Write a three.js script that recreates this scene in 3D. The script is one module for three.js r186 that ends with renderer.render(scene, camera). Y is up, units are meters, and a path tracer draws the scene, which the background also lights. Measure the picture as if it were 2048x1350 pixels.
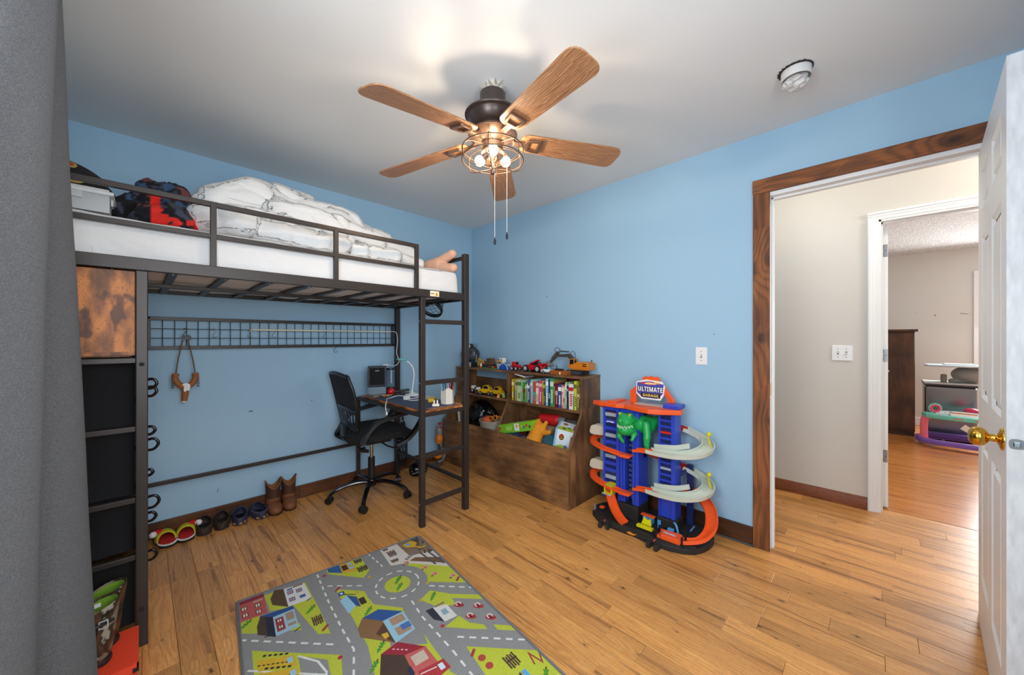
import * as THREE from 'three';
import { RoundedBoxGeometry } from 'three/addons/geometries/RoundedBoxGeometry.js';
import { mergeGeometries, mergeVertices, toCreasedNormals } from 'three/addons/utils/BufferGeometryUtils.js';
import { MarchingCubes } from 'three/addons/objects/MarchingCubes.js';
import { RectAreaLightUniformsLib } from 'three/addons/lights/RectAreaLightUniformsLib.js';

// ---------------------------------------------------------------- camera, sky, lights, exposure
const scene = new THREE.Scene();
const camera = new THREE.PerspectiveCamera(85.34, 2048 / 1350, 0.02, 60);
camera.position.set(-2.571, 1.233, 3.161);
camera.lookAt(-2.571 + 0.7124, 1.233, 3.161 - 0.7018);
camera.setViewOffset(2048, 1350, 0, -2, 2048, 1350);
const renderer = new THREE.WebGLRenderer({ antialias: true });
renderer.toneMapping = THREE.LinearToneMapping;
renderer.toneMappingExposure = 1.64;
renderer.shadowMap.enabled = true;
RectAreaLightUniformsLib.init();
scene.background = new THREE.Color().setRGB(1.6, 1.8, 2.1);   // bright overcast sky outside the windows
function areaLight(w, h, color, intensity, pos, target) {
  const l = new THREE.RectAreaLight(color, intensity, w, h);
  l.position.set(...pos); l.lookAt(...target); l.castShadow = true; l.name = 'daylight_and_fill_light'; scene.add(l); return l;
}
areaLight(1.2, 1.3, new THREE.Color().setRGB(0.94, 0.98, 1.02), 3.9, [-2.91, 1.45, 2.4], [0, 1.0, 2.4]);    // daylight entering the bedroom window beside the curtain, falling from the sky
areaLight(0.9, 1.2, new THREE.Color().setRGB(0.94, 0.98, 1.02), 5.8, [-2.35, 1.45, 3.72], [-2.2, 0.8, 0]);   // added fill light, set in an added window behind the camera
areaLight(1.1, 1.2, new THREE.Color().setRGB(0.98, 0.99, 1.0), 18, [5.17, 1.45, 4.75], [0, -0.2, 4.75]);     // daylight entering the far room's window
const BULB = 0.2, BULB_COLOR = new THREE.Color().setRGB(1.0, 0.80, 0.58);
const HALL = 0.5, HALL_FILL = 2.5;

// ---------------------------------------------------------------- helpers
let seed = 7;
const rnd = () => { seed = (seed * 16807) % 2147483647; return (seed - 1) / 2147483646; };
const rr = (a, b) => a + (b - a) * rnd();
const V = (x, y, z) => new THREE.Vector3(x, y, z);
const taken = {};
function numbered(n) { taken[n] = (taken[n] ?? -1) + 1; return taken[n] ? n + '_' + String(taken[n]).padStart(3, '0') : n; }
function shadows(o) { o.castShadow = o.receiveShadow = true; return o; }
function thing(name, label, category, pos = [0, 0, 0], turn = 0, group) {
  const o = new THREE.Group(); o.name = numbered(name); o.position.set(...pos); o.rotation.y = turn;
  o.userData = { label, category }; if (group) o.userData.group = group;
  scene.add(o); return o;
}
function obj(name, geo, mat, parent) {
  const m = shadows(new THREE.Mesh(Array.isArray(geo) ? merge(geo) : geo, mat)); m.name = name; parent.add(m); return m;
}
const objs = (name, geos, mat, parent) => geos.map((g) => obj(name, g, mat, parent));   // one mesh for each piece
function bits(name, geo, mat, parent) { const m = obj(name, geo, mat, parent); m.userData.kind = 'stuff'; return m; }   // pieces too small to pick apart
const at = (t) => (name, geo, mat, parent = t) => obj(name, merge([geo]).translate(-t.position.x, -t.position.y, -t.position.z), mat, parent);   // built in room coordinates, kept in the thing
function solo(name, label, category, geo, mat, group, pos) {
  const m = shadows(new THREE.Mesh(Array.isArray(geo) ? merge(geo) : geo, mat)); m.name = numbered(name);
  m.userData = { label, category }; if (group) m.userData.group = group;
  if (pos) m.position.set(...pos);
  scene.add(m); return m;
}
function struct(name, geo, mat, label, category) {
  const m = shadows(new THREE.Mesh(Array.isArray(geo) ? merge(geo) : geo, mat)); m.name = numbered(name);
  m.userData = { kind: 'structure', label, category }; scene.add(m); return m;
}
function structGroup(name, label, category) {
  const o = new THREE.Group(); o.name = numbered(name); o.userData = { kind: 'structure', label, category }; scene.add(o); return o;
}
function merge(list) {
  const flat = list.flat(9).map((g) => {
    let q = g.index ? g.toNonIndexed() : g;
    for (const k of Object.keys(q.attributes)) if (!['position', 'normal', 'uv'].includes(k)) q.deleteAttribute(k);
    if (!q.attributes.uv) q.setAttribute('uv', new THREE.BufferAttribute(new Float32Array(q.attributes.position.count * 2), 2));
    if (!q.attributes.normal) q.computeVertexNormals();
    return q;
  });
  return flat.length === 1 ? flat[0] : mergeGeometries(flat);
}
// texture coordinates in metres from the face direction; grain (v) runs along the axis given
function uvm(g, grain = 'y', ou = 0, ov = 0) {
  g = g.index ? g.toNonIndexed() : g; if (!g.attributes.normal) g.computeVertexNormals();
  const p = g.attributes.position, n = g.attributes.normal, uv = new Float32Array(p.count * 2);
  const gi = 'xyz'.indexOf(grain);
  for (let i = 0; i < p.count; i++) {
    const a = [Math.abs(n.getX(i)), Math.abs(n.getY(i)), Math.abs(n.getZ(i))], c = [p.getX(i), p.getY(i), p.getZ(i)];
    let k = a[0] > a[1] && a[0] > a[2] ? 0 : a[1] > a[2] ? 1 : 2;
    const rest = [0, 1, 2].filter((j) => j !== k);
    let vi = rest.includes(gi) ? gi : rest[1], ui = rest.find((j) => j !== vi);
    uv[2 * i] = c[ui] + ou + k * 0.37; uv[2 * i + 1] = c[vi] + ov;
  }
  g.setAttribute('uv', new THREE.BufferAttribute(uv, 2)); return g;
}
const mv = (g, x = 0, y = 0, z = 0) => g.translate(x, y, z);
function bx(w, h, d, x = 0, y = 0, z = 0, r = 0, seg = 2) {
  const g = r ? new RoundedBoxGeometry(w, h, d, seg, Math.min(r, w / 2.01, h / 2.01, d / 2.01)) : new THREE.BoxGeometry(w, h, d);
  return g.translate(x, y, z);
}
// box from corner to corner
const bb = (x0, x1, y0, y1, z0, z1, r = 0, seg = 2) => bx(x1 - x0, y1 - y0, z1 - z0, (x0 + x1) / 2, (y0 + y1) / 2, (z0 + z1) / 2, r, seg);
function aim(g, a, b) { // geometry built along +y, centred: move it between two points
  const d = b.clone().sub(a), q = new THREE.Quaternion().setFromUnitVectors(V(0, 1, 0), d.clone().normalize());
  return g.applyQuaternion(q).translate((a.x + b.x) / 2, (a.y + b.y) / 2, (a.z + b.z) / 2);
}
const rod = (a, b, r, r2 = r, seg = 10) => { a = V(...a); b = V(...b); return aim(new THREE.CylinderGeometry(r2, r, a.distanceTo(b), seg), a, b); };
const bar = (a, b, w, d, r = 0) => { a = V(...a); b = V(...b); return aim(bx(w, a.distanceTo(b), d, 0, 0, 0, r), a, b); };
const cyl = (r, h, x, y, z, seg = 20, r2 = r) => new THREE.CylinderGeometry(r2, r, h, seg).translate(x, y, z);
const ball = (r, x, y, z, sx = 1, sy = 1, sz = 1, seg = 16) => new THREE.SphereGeometry(r, seg, Math.max(6, seg * 0.7 | 0)).scale(sx, sy, sz).translate(x, y, z);
function tube(pts, r, n = 40, closed = false, rs = 8) {
  return new THREE.TubeGeometry(new THREE.CatmullRomCurve3(pts.map((p) => V(...p)), closed, 'centripetal'), n, r, rs, closed);
}
const lathe = (pts, seg = 28) => new THREE.LatheGeometry(pts.map((p) => new THREE.Vector2(...p)), seg);
function shapeOf(pts) { const s = new THREE.Shape(); pts.forEach((p, i) => (i ? s.lineTo(...p) : s.moveTo(...p))); s.closePath(); return s; }
function ext(pts, depth, bevel = 0, bs = 2) { // outline in xy, extruded to z 0..depth
  const s = pts instanceof THREE.Shape ? pts : shapeOf(pts);
  const g = new THREE.ExtrudeGeometry(s, { depth: depth - 2 * bevel, bevelEnabled: bevel > 0, bevelThickness: bevel, bevelSize: bevel, bevelOffset: -bevel, bevelSegments: bs, curveSegments: 16 });
  return g.translate(0, 0, bevel);
}
function splineShape(pts, n = 60) { const c = new THREE.SplineCurve([...pts, pts[0]].map((p) => new THREE.Vector2(...p))); return shapeOf(c.getPoints(n).slice(0, -1).map((p) => [p.x, p.y])); }
// a closed outline [sideways, up] swept along a path, kept upright; scale may vary along it
function sweep(profile, pts, { n = 48, closed = false, smooth = true, roll = () => 0, scale = () => 1, up = V(0, 1, 0) } = {}) {
  let P; if (smooth) P = new THREE.CatmullRomCurve3(pts.map((p) => V(...p)), closed, 'centripetal').getPoints(n); else P = pts.map((p) => V(...p));
  if (closed) P.pop();
  const N = P.length, m = profile.length, pos = [], uv = [], idx = [];
  let run = 0;
  const ring = (i) => {
    const a = P[closed ? (i - 1 + N) % N : Math.max(0, i - 1)], b = P[closed ? (i + 1) % N : Math.min(N - 1, i + 1)];
    const T = b.clone().sub(a).normalize(), S = T.clone().cross(up).normalize(), U = S.clone().cross(T);
    const k = i / (N - 1), r = roll(k), s = scale(k), c = Math.cos(r), q = Math.sin(r);
    return profile.map(([x, y]) => P[i].clone().addScaledVector(S, (x * c - y * q) * s).addScaledVector(U, (x * q + y * c) * s));
  };
  const rows = closed ? N + 1 : N;
  for (let i = 0; i < rows; i++) {
    const R = ring(i % N); if (i) run += P[i % N].distanceTo(P[i - 1]);
    let w = 0; for (let j = 0; j <= m; j++) { const p = R[j % m]; if (j) w += p.distanceTo(R[j - 1]); pos.push(p.x, p.y, p.z); uv.push(w, run); }
  }
  for (let i = 0; i + 1 < rows; i++) for (let j = 0; j < m; j++) { const a = i * (m + 1) + j, b = a + m + 1; idx.push(a, b, a + 1, b, b + 1, a + 1); }
  if (!closed) {
    const tri = THREE.ShapeUtils.triangulateShape(profile.map((p) => new THREE.Vector2(...p)), []);
    for (const [e, flip] of [[0, true], [N - 1, false]]) {
      const R = ring(e), base = pos.length / 3; R.forEach((p, j) => { pos.push(p.x, p.y, p.z); uv.push(...profile[j]); });
      for (const t of tri) idx.push(...(flip ? [base + t[0], base + t[1], base + t[2]] : [base + t[0], base + t[2], base + t[1]]));
    }
  }
  const g = new THREE.BufferGeometry(); g.setIndex(idx);
  g.setAttribute('position', new THREE.Float32BufferAttribute(pos, 3)); g.setAttribute('uv', new THREE.Float32BufferAttribute(uv, 2));
  return toCreasedNormals(g, 0.6);
}
const circ = (r, n = 10) => Array.from({ length: n }, (_, i) => [r * Math.cos(i / n * 6.2832), r * Math.sin(i / n * 6.2832)]);
// a grid surface from a function of (s, t) in 0..1
function grid(fn, ns, nt) {
  const pos = [], uv = [], idx = [];
  for (let i = 0; i <= ns; i++) for (let j = 0; j <= nt; j++) { const p = fn(i / ns, j / nt); pos.push(p[0], p[1], p[2]); uv.push(p[3] ?? i / ns, p[4] ?? j / nt); }
  for (let i = 0; i < ns; i++) for (let j = 0; j < nt; j++) { const a = i * (nt + 1) + j, b = a + nt + 1; idx.push(a, a + 1, b, b, a + 1, b + 1); }
  const g = new THREE.BufferGeometry(); g.setIndex(idx);
  g.setAttribute('position', new THREE.Float32BufferAttribute(pos, 3)); g.setAttribute('uv', new THREE.Float32BufferAttribute(uv, 2));
  g.computeVertexNormals(); return g;
}
// value noise
const hash = (x, y, z = 0) => { let h = Math.imul(x | 0, 374761393) + Math.imul(y | 0, 668265263) + Math.imul(z | 0, 1274126177) | 0; h = Math.imul(h ^ (h >>> 13), 1274126177); return ((h ^ (h >>> 16)) >>> 0) / 4294967296; };
function noise2(x, y, s = 0) {
  const xi = Math.floor(x), yi = Math.floor(y), fx = x - xi, fy = y - yi, u = fx * fx * (3 - 2 * fx), v = fy * fy * (3 - 2 * fy);
  const a = hash(xi, yi, s), b = hash(xi + 1, yi, s), c = hash(xi, yi + 1, s), d = hash(xi + 1, yi + 1, s);
  return a + (b - a) * u + (c - a) * v + (a - b - c + d) * u * v;
}
function noise3(x, y, z) {
  const zi = Math.floor(z), f = z - zi, w = f * f * (3 - 2 * f), a = noise2(x, y, zi * 7 + 3), b = noise2(x, y, zi * 7 + 10); return a + (b - a) * w;
}
const fbm = (x, y, o = 4, s = 0) => { let v = 0, a = 0.5; for (let i = 0; i < o; i++) { v += a * noise2(x, y, s + i); x *= 2.03; y *= 2.03; a *= 0.5; } return v / (1 - Math.pow(0.5, o)); };
const clamp = (x, a = 0, b = 1) => Math.min(b, Math.max(a, x)), mix = (a, b, t) => a + (b - a) * t, sst = (a, b, x) => { const t = clamp((x - a) / (b - a)); return t * t * (3 - 2 * t); };
const mix3 = (a, b, t) => [mix(a[0], b[0], t), mix(a[1], b[1], t), mix(a[2], b[2], t)];
function tex(w, h, fn, srgb = true, rep = [1, 1]) {
  const d = new Uint8Array(w * h * 4);
  for (let y = 0; y < h; y++) for (let x = 0; x < w; x++) { const c = fn(x, y), i = (y * w + x) * 4; if (c.length) { d[i] = c[0]; d[i + 1] = c[1]; d[i + 2] = c[2]; } else d[i] = d[i + 1] = d[i + 2] = clamp(c) * 255; d[i + 3] = 255; }
  const t = new THREE.DataTexture(d, w, h); t.magFilter = THREE.LinearFilter; t.minFilter = THREE.LinearMipmapLinearFilter; t.wrapS = t.wrapT = THREE.RepeatWrapping;
  t.repeat.set(...rep); if (srgb) t.colorSpace = THREE.SRGBColorSpace; t.needsUpdate = true; return t;
}
function canvasTex(w, h, draw) {
  const c = document.createElement('canvas'); c.width = w; c.height = h; draw(c.getContext('2d'), w, h);
  const t = new THREE.CanvasTexture(c); t.colorSpace = THREE.SRGBColorSpace; t.wrapS = t.wrapT = THREE.ClampToEdgeWrapping; return t;
}
const std = (color, roughness = 0.6, o = {}) => new THREE.MeshStandardMaterial({ color, roughness, ...o });
const phys = (color, roughness = 0.6, o = {}) => new THREE.MeshPhysicalMaterial({ color, roughness, ...o });
// a solid meshed from a signed distance
function sdf(fn, lo, hi, res = 48, polys = 60000) {
  const mc = new MarchingCubes(res, std('#fff'), false, false, polys); mc.isolation = 0; const half = res / 2;
  for (let z = 0; z < res; z++) for (let y = 0; y < res; y++) for (let x = 0; x < res; x++) {
    const f = [x, y, z].map((c, k) => lo[k] + (hi[k] - lo[k]) * ((c - half) / half + 1) / 2);
    mc.field[z * res * res + y * res + x] = -fn(f[0], f[1], f[2]);
  }
  mc.update();
  const p = new Float32Array(mc.count * 3);
  for (let i = 0; i < mc.count; i++) for (let k = 0; k < 3; k++) p[3 * i + k] = lo[k] + (hi[k] - lo[k]) * (mc.positionArray[3 * i + k] + 1) / 2;
  let g = new THREE.BufferGeometry(); g.setAttribute('position', new THREE.BufferAttribute(p, 3));
  g = mergeVertices(g, 1e-5); g.computeVertexNormals(); return g;
}
const smin = (a, b, k) => { const h = Math.max(k - Math.abs(a - b), 0) / k; return Math.min(a, b) - h * h * k * 0.25; };
function capsule(x, y, z, a, b, ra, rb = ra) {
  const bx_ = b[0] - a[0], by = b[1] - a[1], bz = b[2] - a[2], px = x - a[0], py = y - a[1], pz = z - a[2];
  const t = clamp((px * bx_ + py * by + pz * bz) / (bx_ * bx_ + by * by + bz * bz + 1e-9));
  return Math.hypot(px - t * bx_, py - t * by, pz - t * bz) - mix(ra, rb, t);
}
const ellip = (x, y, z, c, r) => { const a = (x - c[0]) / r[0], b = (y - c[1]) / r[1], d = (z - c[2]) / r[2], k = Math.sqrt(a * a + b * b + d * d); return (k - 1) * Math.min(r[0], r[1], r[2]); };
function paint(g, fn) { // vertex colours of a dyed or printed thing
  const p = g.attributes.position, c = new Float32Array(p.count * 3), col = new THREE.Color();
  for (let i = 0; i < p.count; i++) { col.set(fn(p.getX(i), p.getY(i), p.getZ(i))); c[3 * i] = col.r; c[3 * i + 1] = col.g; c[3 * i + 2] = col.b; }
  g.setAttribute('color', new THREE.BufferAttribute(c, 3)); return g;
}
const dup = (o, label) => { const r = o.clone(); r.name = numbered(o.name); r.userData = { ...o.userData, label }; scene.add(r); return r; };

// ---------------------------------------------------------------- surface textures
const knots = (n, w, h, s) => Array.from({ length: n }, (_, i) => [hash(i, 1, s) * w, hash(i, 2, s) * h, 3 + hash(i, 3, s) * 7]);
const oakKnots = Array.from({ length: 10 }, (_, c) => knots(5, 102, 2048, 40 + c).map((k, i) => [k[0], k[1], i < 2 ? k[2] : k[2] * 0.35]));
const oakTex = tex(1024, 2048, (x, y) => {
  const c = Math.min(9, x / 102.4 | 0), lx = x - c * 102.4;
  let warp = 0, dark = 0, ringk = 0;
  for (const [kx, ky, kr] of oakKnots[c]) {
    const dx = lx - kx, dy = (y - ky) * 0.5, d = Math.hypot(dx, dy) + 5 * noise2(x * 0.12, y * 0.12, 5); if (d > 70) continue;
    const f = Math.exp(-d / (kr * 2.2)); warp += Math.sign(dx || 1) * f * kr * 1.5; dark = Math.max(dark, Math.exp(-Math.pow(d / (kr * 0.9), 2)) * 0.95 + 0.35 * f * noise2(x * 0.2, y * 0.06, 8)); ringk += f * 0.3;
  }
  const wx = lx + warp, s = 100 + c * 13;
  const big = fbm(wx * 0.018 + c * 9, y * 0.0022, 3, s), ring = 0.5 + 0.5 * Math.sin(6.283 * (wx * 0.06 + 7 * big + ringk * 3 + 0.002 * y));
  const fine = noise2(wx * 0.55, y * 0.012, s + 5) * 0.6 + noise2(wx * 1.1, y * 0.03, s + 6) * 0.4, pore = noise2(wx * 0.9, y * 0.045, s + 7) > 0.78 ? 1 : 0;
  const streak = sst(0.55, 0.8, fbm(wx * 0.05 + 31, y * 0.0018 + 4, 3, s + 9));
  let t = 0.55 * ring * 0.5 + 0.45 * fine + 0.35 * (big - 0.5);
  let col = mix3([236, 174, 102], [182, 116, 55], clamp(t * 1.05));
  col = mix3(col, [122, 78, 40], 0.55 * streak + 0.25 * pore);
  col = mix3(col, [52, 30, 17], clamp(dark));
  return col;
}, true);
const planeRep = (t, w, h) => { t.repeat.set(1 / w, 1 / h); return t; };
const pineTex = planeRep(tex(256, 2048, (x, y) => { // red-brown stained pine, knots
  let warp = 0, dark = 0;
  for (const [kx, ky, kr] of knots(7, 256, 2048, 77)) {
    const dx = x - kx, dy = (y - ky) * 0.55, d = Math.hypot(dx, dy), r = kr * 2.6 + 5; if (d > 200) continue;
    const f = Math.exp(-d / (r * 2.4)); warp += f * r * 3.2; dark = Math.max(dark, Math.exp(-Math.pow(d / r, 2)) * 0.8);
  }
  const big = fbm(x * 0.009, y * 0.0016, 3, 3), u = x * 0.016 + 4 * big + warp * 0.05, ring = Math.pow(0.5 + 0.5 * Math.sin(6.283 * u), 2.0);
  const fine = noise2(x * 0.4, y * 0.012, 6), blotch = fbm(x * 0.012, y * 0.004, 3, 9);
  let col = mix3([152, 90, 42], [80, 45, 22], clamp(0.42 * ring + 0.4 * fine + 1.1 * (blotch - 0.42)));
  return mix3(col, [48, 24, 12], dark);
}), 0.26, 2.08);
const walnutTex = planeRep(tex(1024, 1024, (x, y) => { // dark stained plywood
  const w = 40 * fbm(x * 0.004, y * 0.004, 3, 2), g = fbm((x + w) * 0.05, y * 0.006, 4, 12), b = fbm(x * 0.006 + 5, y * 0.0045, 4, 21), f = noise2((x + w) * 0.5, y * 0.03, 4);
  const t = clamp(1.25 * (b - 0.24) + 0.55 * (g - 0.5) + 0.2 * (f - 0.5));
  return mix3([80, 54, 34], [182, 130, 80], t);
}), 1.0, 1.0);
const bladeTex = planeRep(tex(512, 1024, (x, y) => {
  const w = 26 * fbm(x * 0.006, y * 0.0016, 3, 2), big = fbm((x + w) * 0.02, y * 0.0025, 3, 7), ring = 0.5 + 0.5 * Math.sin(6.283 * ((x + w) * 0.07 + 4.5 * big));
  const fine = noise2((x + w) * 0.6, y * 0.02, 14), scr = noise2(x * 0.03, y * 0.5, 5) > 0.82 ? 1 : 0;
  return mix3(mix3([192, 142, 100], [112, 74, 48], clamp(0.5 * ring + 0.6 * (fine - 0.2))), [70, 46, 32], 0.25 * scr);
}), 0.3, 0.6);
const rusticTex = planeRep(tex(512, 512, (x, y) => { // rustic brown melamine with dark patches
  const g = fbm(x * 0.05, y * 0.008, 4, 3), b = fbm(x * 0.016 + 2, y * 0.007, 4, 8), sp = noise2(x * 0.35, y * 0.2, 5), k = sst(0.6, 0.74, fbm(x * 0.02 + 40, y * 0.011, 3, 19));
  let col = mix3([206, 126, 56], [96, 54, 24], clamp(2.4 * (b - 0.42) + 0.8 * (g - 0.4)));
  if (sp > 0.8) col = mix3(col, [84, 46, 22], 0.45); return mix3(col, [64, 34, 17], k * 0.7);
}), 0.4, 0.4);
const weaveBump = planeRep(tex(128, 128, (x, y) => 0.35 + 0.4 * Math.abs(Math.sin(x * 0.785) * Math.cos(y * 0.785)) + 0.25 * hash(x, y, 1), false), 0.03, 0.03);
const roughWeave = planeRep(tex(256, 256, (x, y) => { const v = 0.62 + 0.25 * noise2(x * 0.9, y * 0.25, 3) + 0.2 * noise2(x * 0.25, y * 0.9, 4); return [150 * v, 150 * v, 152 * v]; }), 0.12, 0.12);
const paintBump = planeRep(tex(512, 512, (x, y) => 0.5 * fbm(x * 0.25, y * 0.25, 3, 2) + 0.5 * fbm(x * 0.02, y * 0.02, 3, 5), false), 0.7, 0.7);
const popcornBump = planeRep(tex(512, 512, (x, y) => sst(0.45, 0.75, fbm(x * 0.16, y * 0.16, 3, 2)), false), 0.8, 0.8);
const popcornTex = planeRep(tex(512, 512, (x, y) => { const v = 0.78 + 0.2 * sst(0.36, 0.56, fbm(x * 0.16, y * 0.16, 3, 2)); return [250 * v, 250 * v, 249 * v]; }), 0.8, 0.8);
const clothBump = planeRep(tex(512, 512, (x, y) => { const r = (s, o) => 1 - Math.abs(2 * fbm(x * s + o, y * s * 0.6 + o, 3, o) - 1); return 0.6 * r(0.018, 3) + 0.4 * r(0.045, 9); }, false), 0.9, 0.9);

// ---------------------------------------------------------------- shared materials
const blueWall = std('#a0c4dc', 0.7, { bumpMap: paintBump, bumpScale: 0.0006 });
const ceilWhite = std('#e3e3e1', 0.85, { bumpMap: paintBump, bumpScale: 0.0005 });
const beige = std('#d9d2c9', 0.55, { bumpMap: paintBump, bumpScale: 0.0006 });
const trimWhite = std('#eceded', 0.4);
const pine = std('#ffffff', 0.65, { map: pineTex });
const walnut = std('#ffffff', 0.5, { map: walnutTex });
const rustic = std('#ffffff', 0.5, { map: rusticTex });
const black = std('#121213', 0.45), blackSatin = std('#1a1a1b', 0.3), blackGloss = std('#0c0c0d', 0.15), blackCloth = std('#151416', 0.95, { bumpMap: weaveBump, bumpScale: 0.0006 });
const bedMetal = std('#352e2a', 0.42, { metalness: 0.3 });
const white = std('#e9e8e6', 0.5), whitePlastic = std('#eeeeec', 0.3), offWhite = std('#e4ded2', 0.5);
const chrome = std('#c9c9c9', 0.18, { metalness: 1 }), brass = std('#d8a544', 0.14, { metalness: 1 }), steel = std('#9a9a9a', 0.35, { metalness: 0.9 });
const glassPane = phys('#ffffff', 0.02, { transmission: 1, thickness: 0, ior: 1.5 });
const red = std('#c8141b', 0.4), orange = std('#f0571c', 0.35), yellow = std('#e5bd18', 0.4), blueP = std('#2740b8', 0.35), green = std('#17a64a', 0.35);
const grey = std('#77787a', 0.5), darkGrey = std('#3a3b3d', 0.5), lightGrey = std('#b9bab9', 0.5);

// ================================================================ the setting
const H = 2.44, X0 = -2.96, Z1 = 3.77;
// ---- floor: oak planks along z, 10 cm wide
const oak = [1.0, 0.9, 1.08, 0.96, 0.82].map((k) => { const c = new THREE.Color().setRGB(0.95 * k, 0.95 * k, 0.93 * k); return std(c, 0.34, { map: oakTex, bumpMap: oakTex, bumpScale: 0.0004 }); });
function plank(x0, x1, z0, z1) { // chamfered board top at y = 0; map strip and start are chosen per board
  const g0 = 0.0005, c = 0.0011, a = [x0 + g0, x1 - g0, z0 + g0, z1 - g0], b = [x0 + g0 + c, x1 - g0 - c, z0 + g0 + c, z1 - g0 - c], s = Math.floor(rnd() * 10), v0 = rnd();
  const P = (x, y, z) => [x, y, z], top = [P(b[0], 0, b[2]), P(b[1], 0, b[2]), P(b[1], 0, b[3]), P(b[0], 0, b[3])], rim = [P(a[0], -c * 0.8, a[2]), P(a[1], -c * 0.8, a[2]), P(a[1], -c * 0.8, a[3]), P(a[0], -c * 0.8, a[3])], low = rim.map((p) => [p[0], -0.012, p[2]]);
  const pos = [], uv = [], put = (...q) => q.forEach((p) => { pos.push(...p); uv.push((s + 0.03 + 0.94 * clamp((p[0] - x0) / 0.1016)) / 10, v0 + (p[2] - z0) / 2.048); });
  const quad = (p, q, r, t) => put(p, r, q, p, t, r);
  quad(top[0], top[1], top[2], top[3]);
  for (let i = 0; i < 4; i++) { const j = (i + 1) % 4; quad(rim[i], rim[j], top[j], top[i]); quad(low[i], low[j], rim[j], rim[i]); }
  const g = new THREE.BufferGeometry(); g.setAttribute('position', new THREE.Float32BufferAttribute(pos, 3)); g.setAttribute('uv', new THREE.Float32BufferAttribute(uv, 2)); g.computeVertexNormals(); return g;
}
const floor = struct('floor', bb(X0 - 0.1, 1.2, -0.06, -0.009, -0.1, 5.6), std('#23170d', 0.9), 'honey oak plank floor of the bedroom and the hall', 'floor');
for (let k = -5; k < 36; k++) {
  const x0 = Math.max(X0, -2.4652 + 0.1016 * k), x1 = Math.min(1.2, -2.4652 + 0.1016 * (k + 1)); if (x1 - x0 < 0.004) continue;
  const m = (x0 + x1) / 2, zA = m < 0.02 ? 0 : m < 0.1 ? 2.66 : 2.1, zB = m < 0.02 ? Z1 : m < 0.1 ? 3.6 : 4.6;
  let z = zA - rr(0, 0.5);
  while (z < zB) { const L = rr(0.32, 1.15), a = Math.max(zA, z), b = Math.min(zB, z + L); if (b - a > 0.04) obj('plank', plank(x0, x1, a, b), oak[Math.floor(rnd() * 5)], floor); z += L; }
}
struct('floor', uvm(bb(1.2, 5.3, -0.06, 0, 2.3, 5.9), 'z'), std('#e6d3c0', 0.25, { map: (() => { const t = oakTex.clone(); t.repeat.set(1 / 1.02, 1 / 2.05); t.needsUpdate = true; return t; })() }), 'glossy wood strip floor of the room across the hall', 'floor');
// ---- ceilings
struct('ceiling', bb(X0 - 0.1, 0.05, H, H + 0.1, -0.1, Z1 + 0.1), ceilWhite, 'flat white painted bedroom ceiling', 'ceiling');
struct('ceiling', bb(0.05, 1.16, H, H + 0.1, 0.3, 5.6), ceilWhite, 'flat white ceiling of the hall', 'ceiling');
struct('ceiling', uvm(bb(1.16, 5.3, H, H + 0.1, 2.3, 5.9), 'z'), std('#ffffff', 0.95, { map: popcornTex, bumpMap: popcornBump, bumpScale: 0.012 }), 'white popcorn textured ceiling of the room across the hall', 'ceiling');
// ---- walls
struct('wall_back', uvm(bb(X0 - 0.1, 0.1, -0.01, H, -0.1, 0)), blueWall, 'sky blue bedroom wall behind the loft bed', 'wall');
struct('wall_right', [bb(0, 0.1, -0.01, H, 0, 2.716), bb(0, 0.1, 2.1, H, 2.716, 3.53), bb(0, 0.1, -0.01, H, 3.53, Z1 + 0.1)].map((g) => uvm(g)), blueWall, 'sky blue bedroom wall with the doorway to the hall', 'wall');
const WZ0 = 1.8, WZ1 = 3.0, WY0 = 0.8, WY1 = 2.1;
struct('wall_left', [bb(X0 - 0.1, X0, -0.01, H, 0, WZ0), bb(X0 - 0.1, X0, -0.01, WY0, WZ0, WZ1), bb(X0 - 0.1, X0, WY1, H, WZ0, WZ1), bb(X0 - 0.1, X0, -0.01, H, WZ1, Z1 + 0.1)].map((g) => uvm(g)), blueWall, 'sky blue bedroom wall with the curtained window', 'wall');
struct('wall_front', [bb(X0 - 0.1, -2.8, -0.01, H, Z1, Z1 + 0.1), bb(-1.9, 0.1, -0.01, H, Z1, Z1 + 0.1), bb(-2.8, -1.9, -0.01, 0.85, Z1, Z1 + 0.1), bb(-2.8, -1.9, 2.05, H, Z1, Z1 + 0.1)].map((g) => uvm(g)), blueWall, 'sky blue bedroom wall facing the loft bed', 'wall');
struct('wall_hall', [bb(1.1, 1.22, -0.01, H, 0.3, 3.19), bb(1.1, 1.22, 2.075, H, 3.19, 3.98), bb(1.1, 1.22, -0.01, H, 3.98, 5.6)].map((g) => uvm(g)), beige, 'cream hall wall with a second doorway', 'wall');
struct('wall_hall_end', bb(0.1, 1.1, -0.01, H, 0.3, 0.4), beige, 'cream end wall of the hall beyond the blue wall', 'wall');
struct('wall_hall_front', [bb(0.1, 1.1, -0.01, H, 5.5, 5.6), bb(0, 0.1, -0.01, H, Z1 + 0.1, 5.6)], beige, 'cream hall wall past the bedroom door', 'wall');
struct('wall_far', [bb(5.2, 5.3, -0.01, H, 2.3, 4.2), bb(5.2, 5.3, -0.01, 0.85, 4.2, 5.3), bb(5.2, 5.3, 2.05, H, 4.2, 5.3), bb(5.2, 5.3, -0.01, H, 5.3, 5.9)].map((g) => uvm(g)), std('#d5d3cd', 0.6, { bumpMap: paintBump, bumpScale: 0.0006 }), 'beige far wall of the room across the hall', 'wall');
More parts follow.
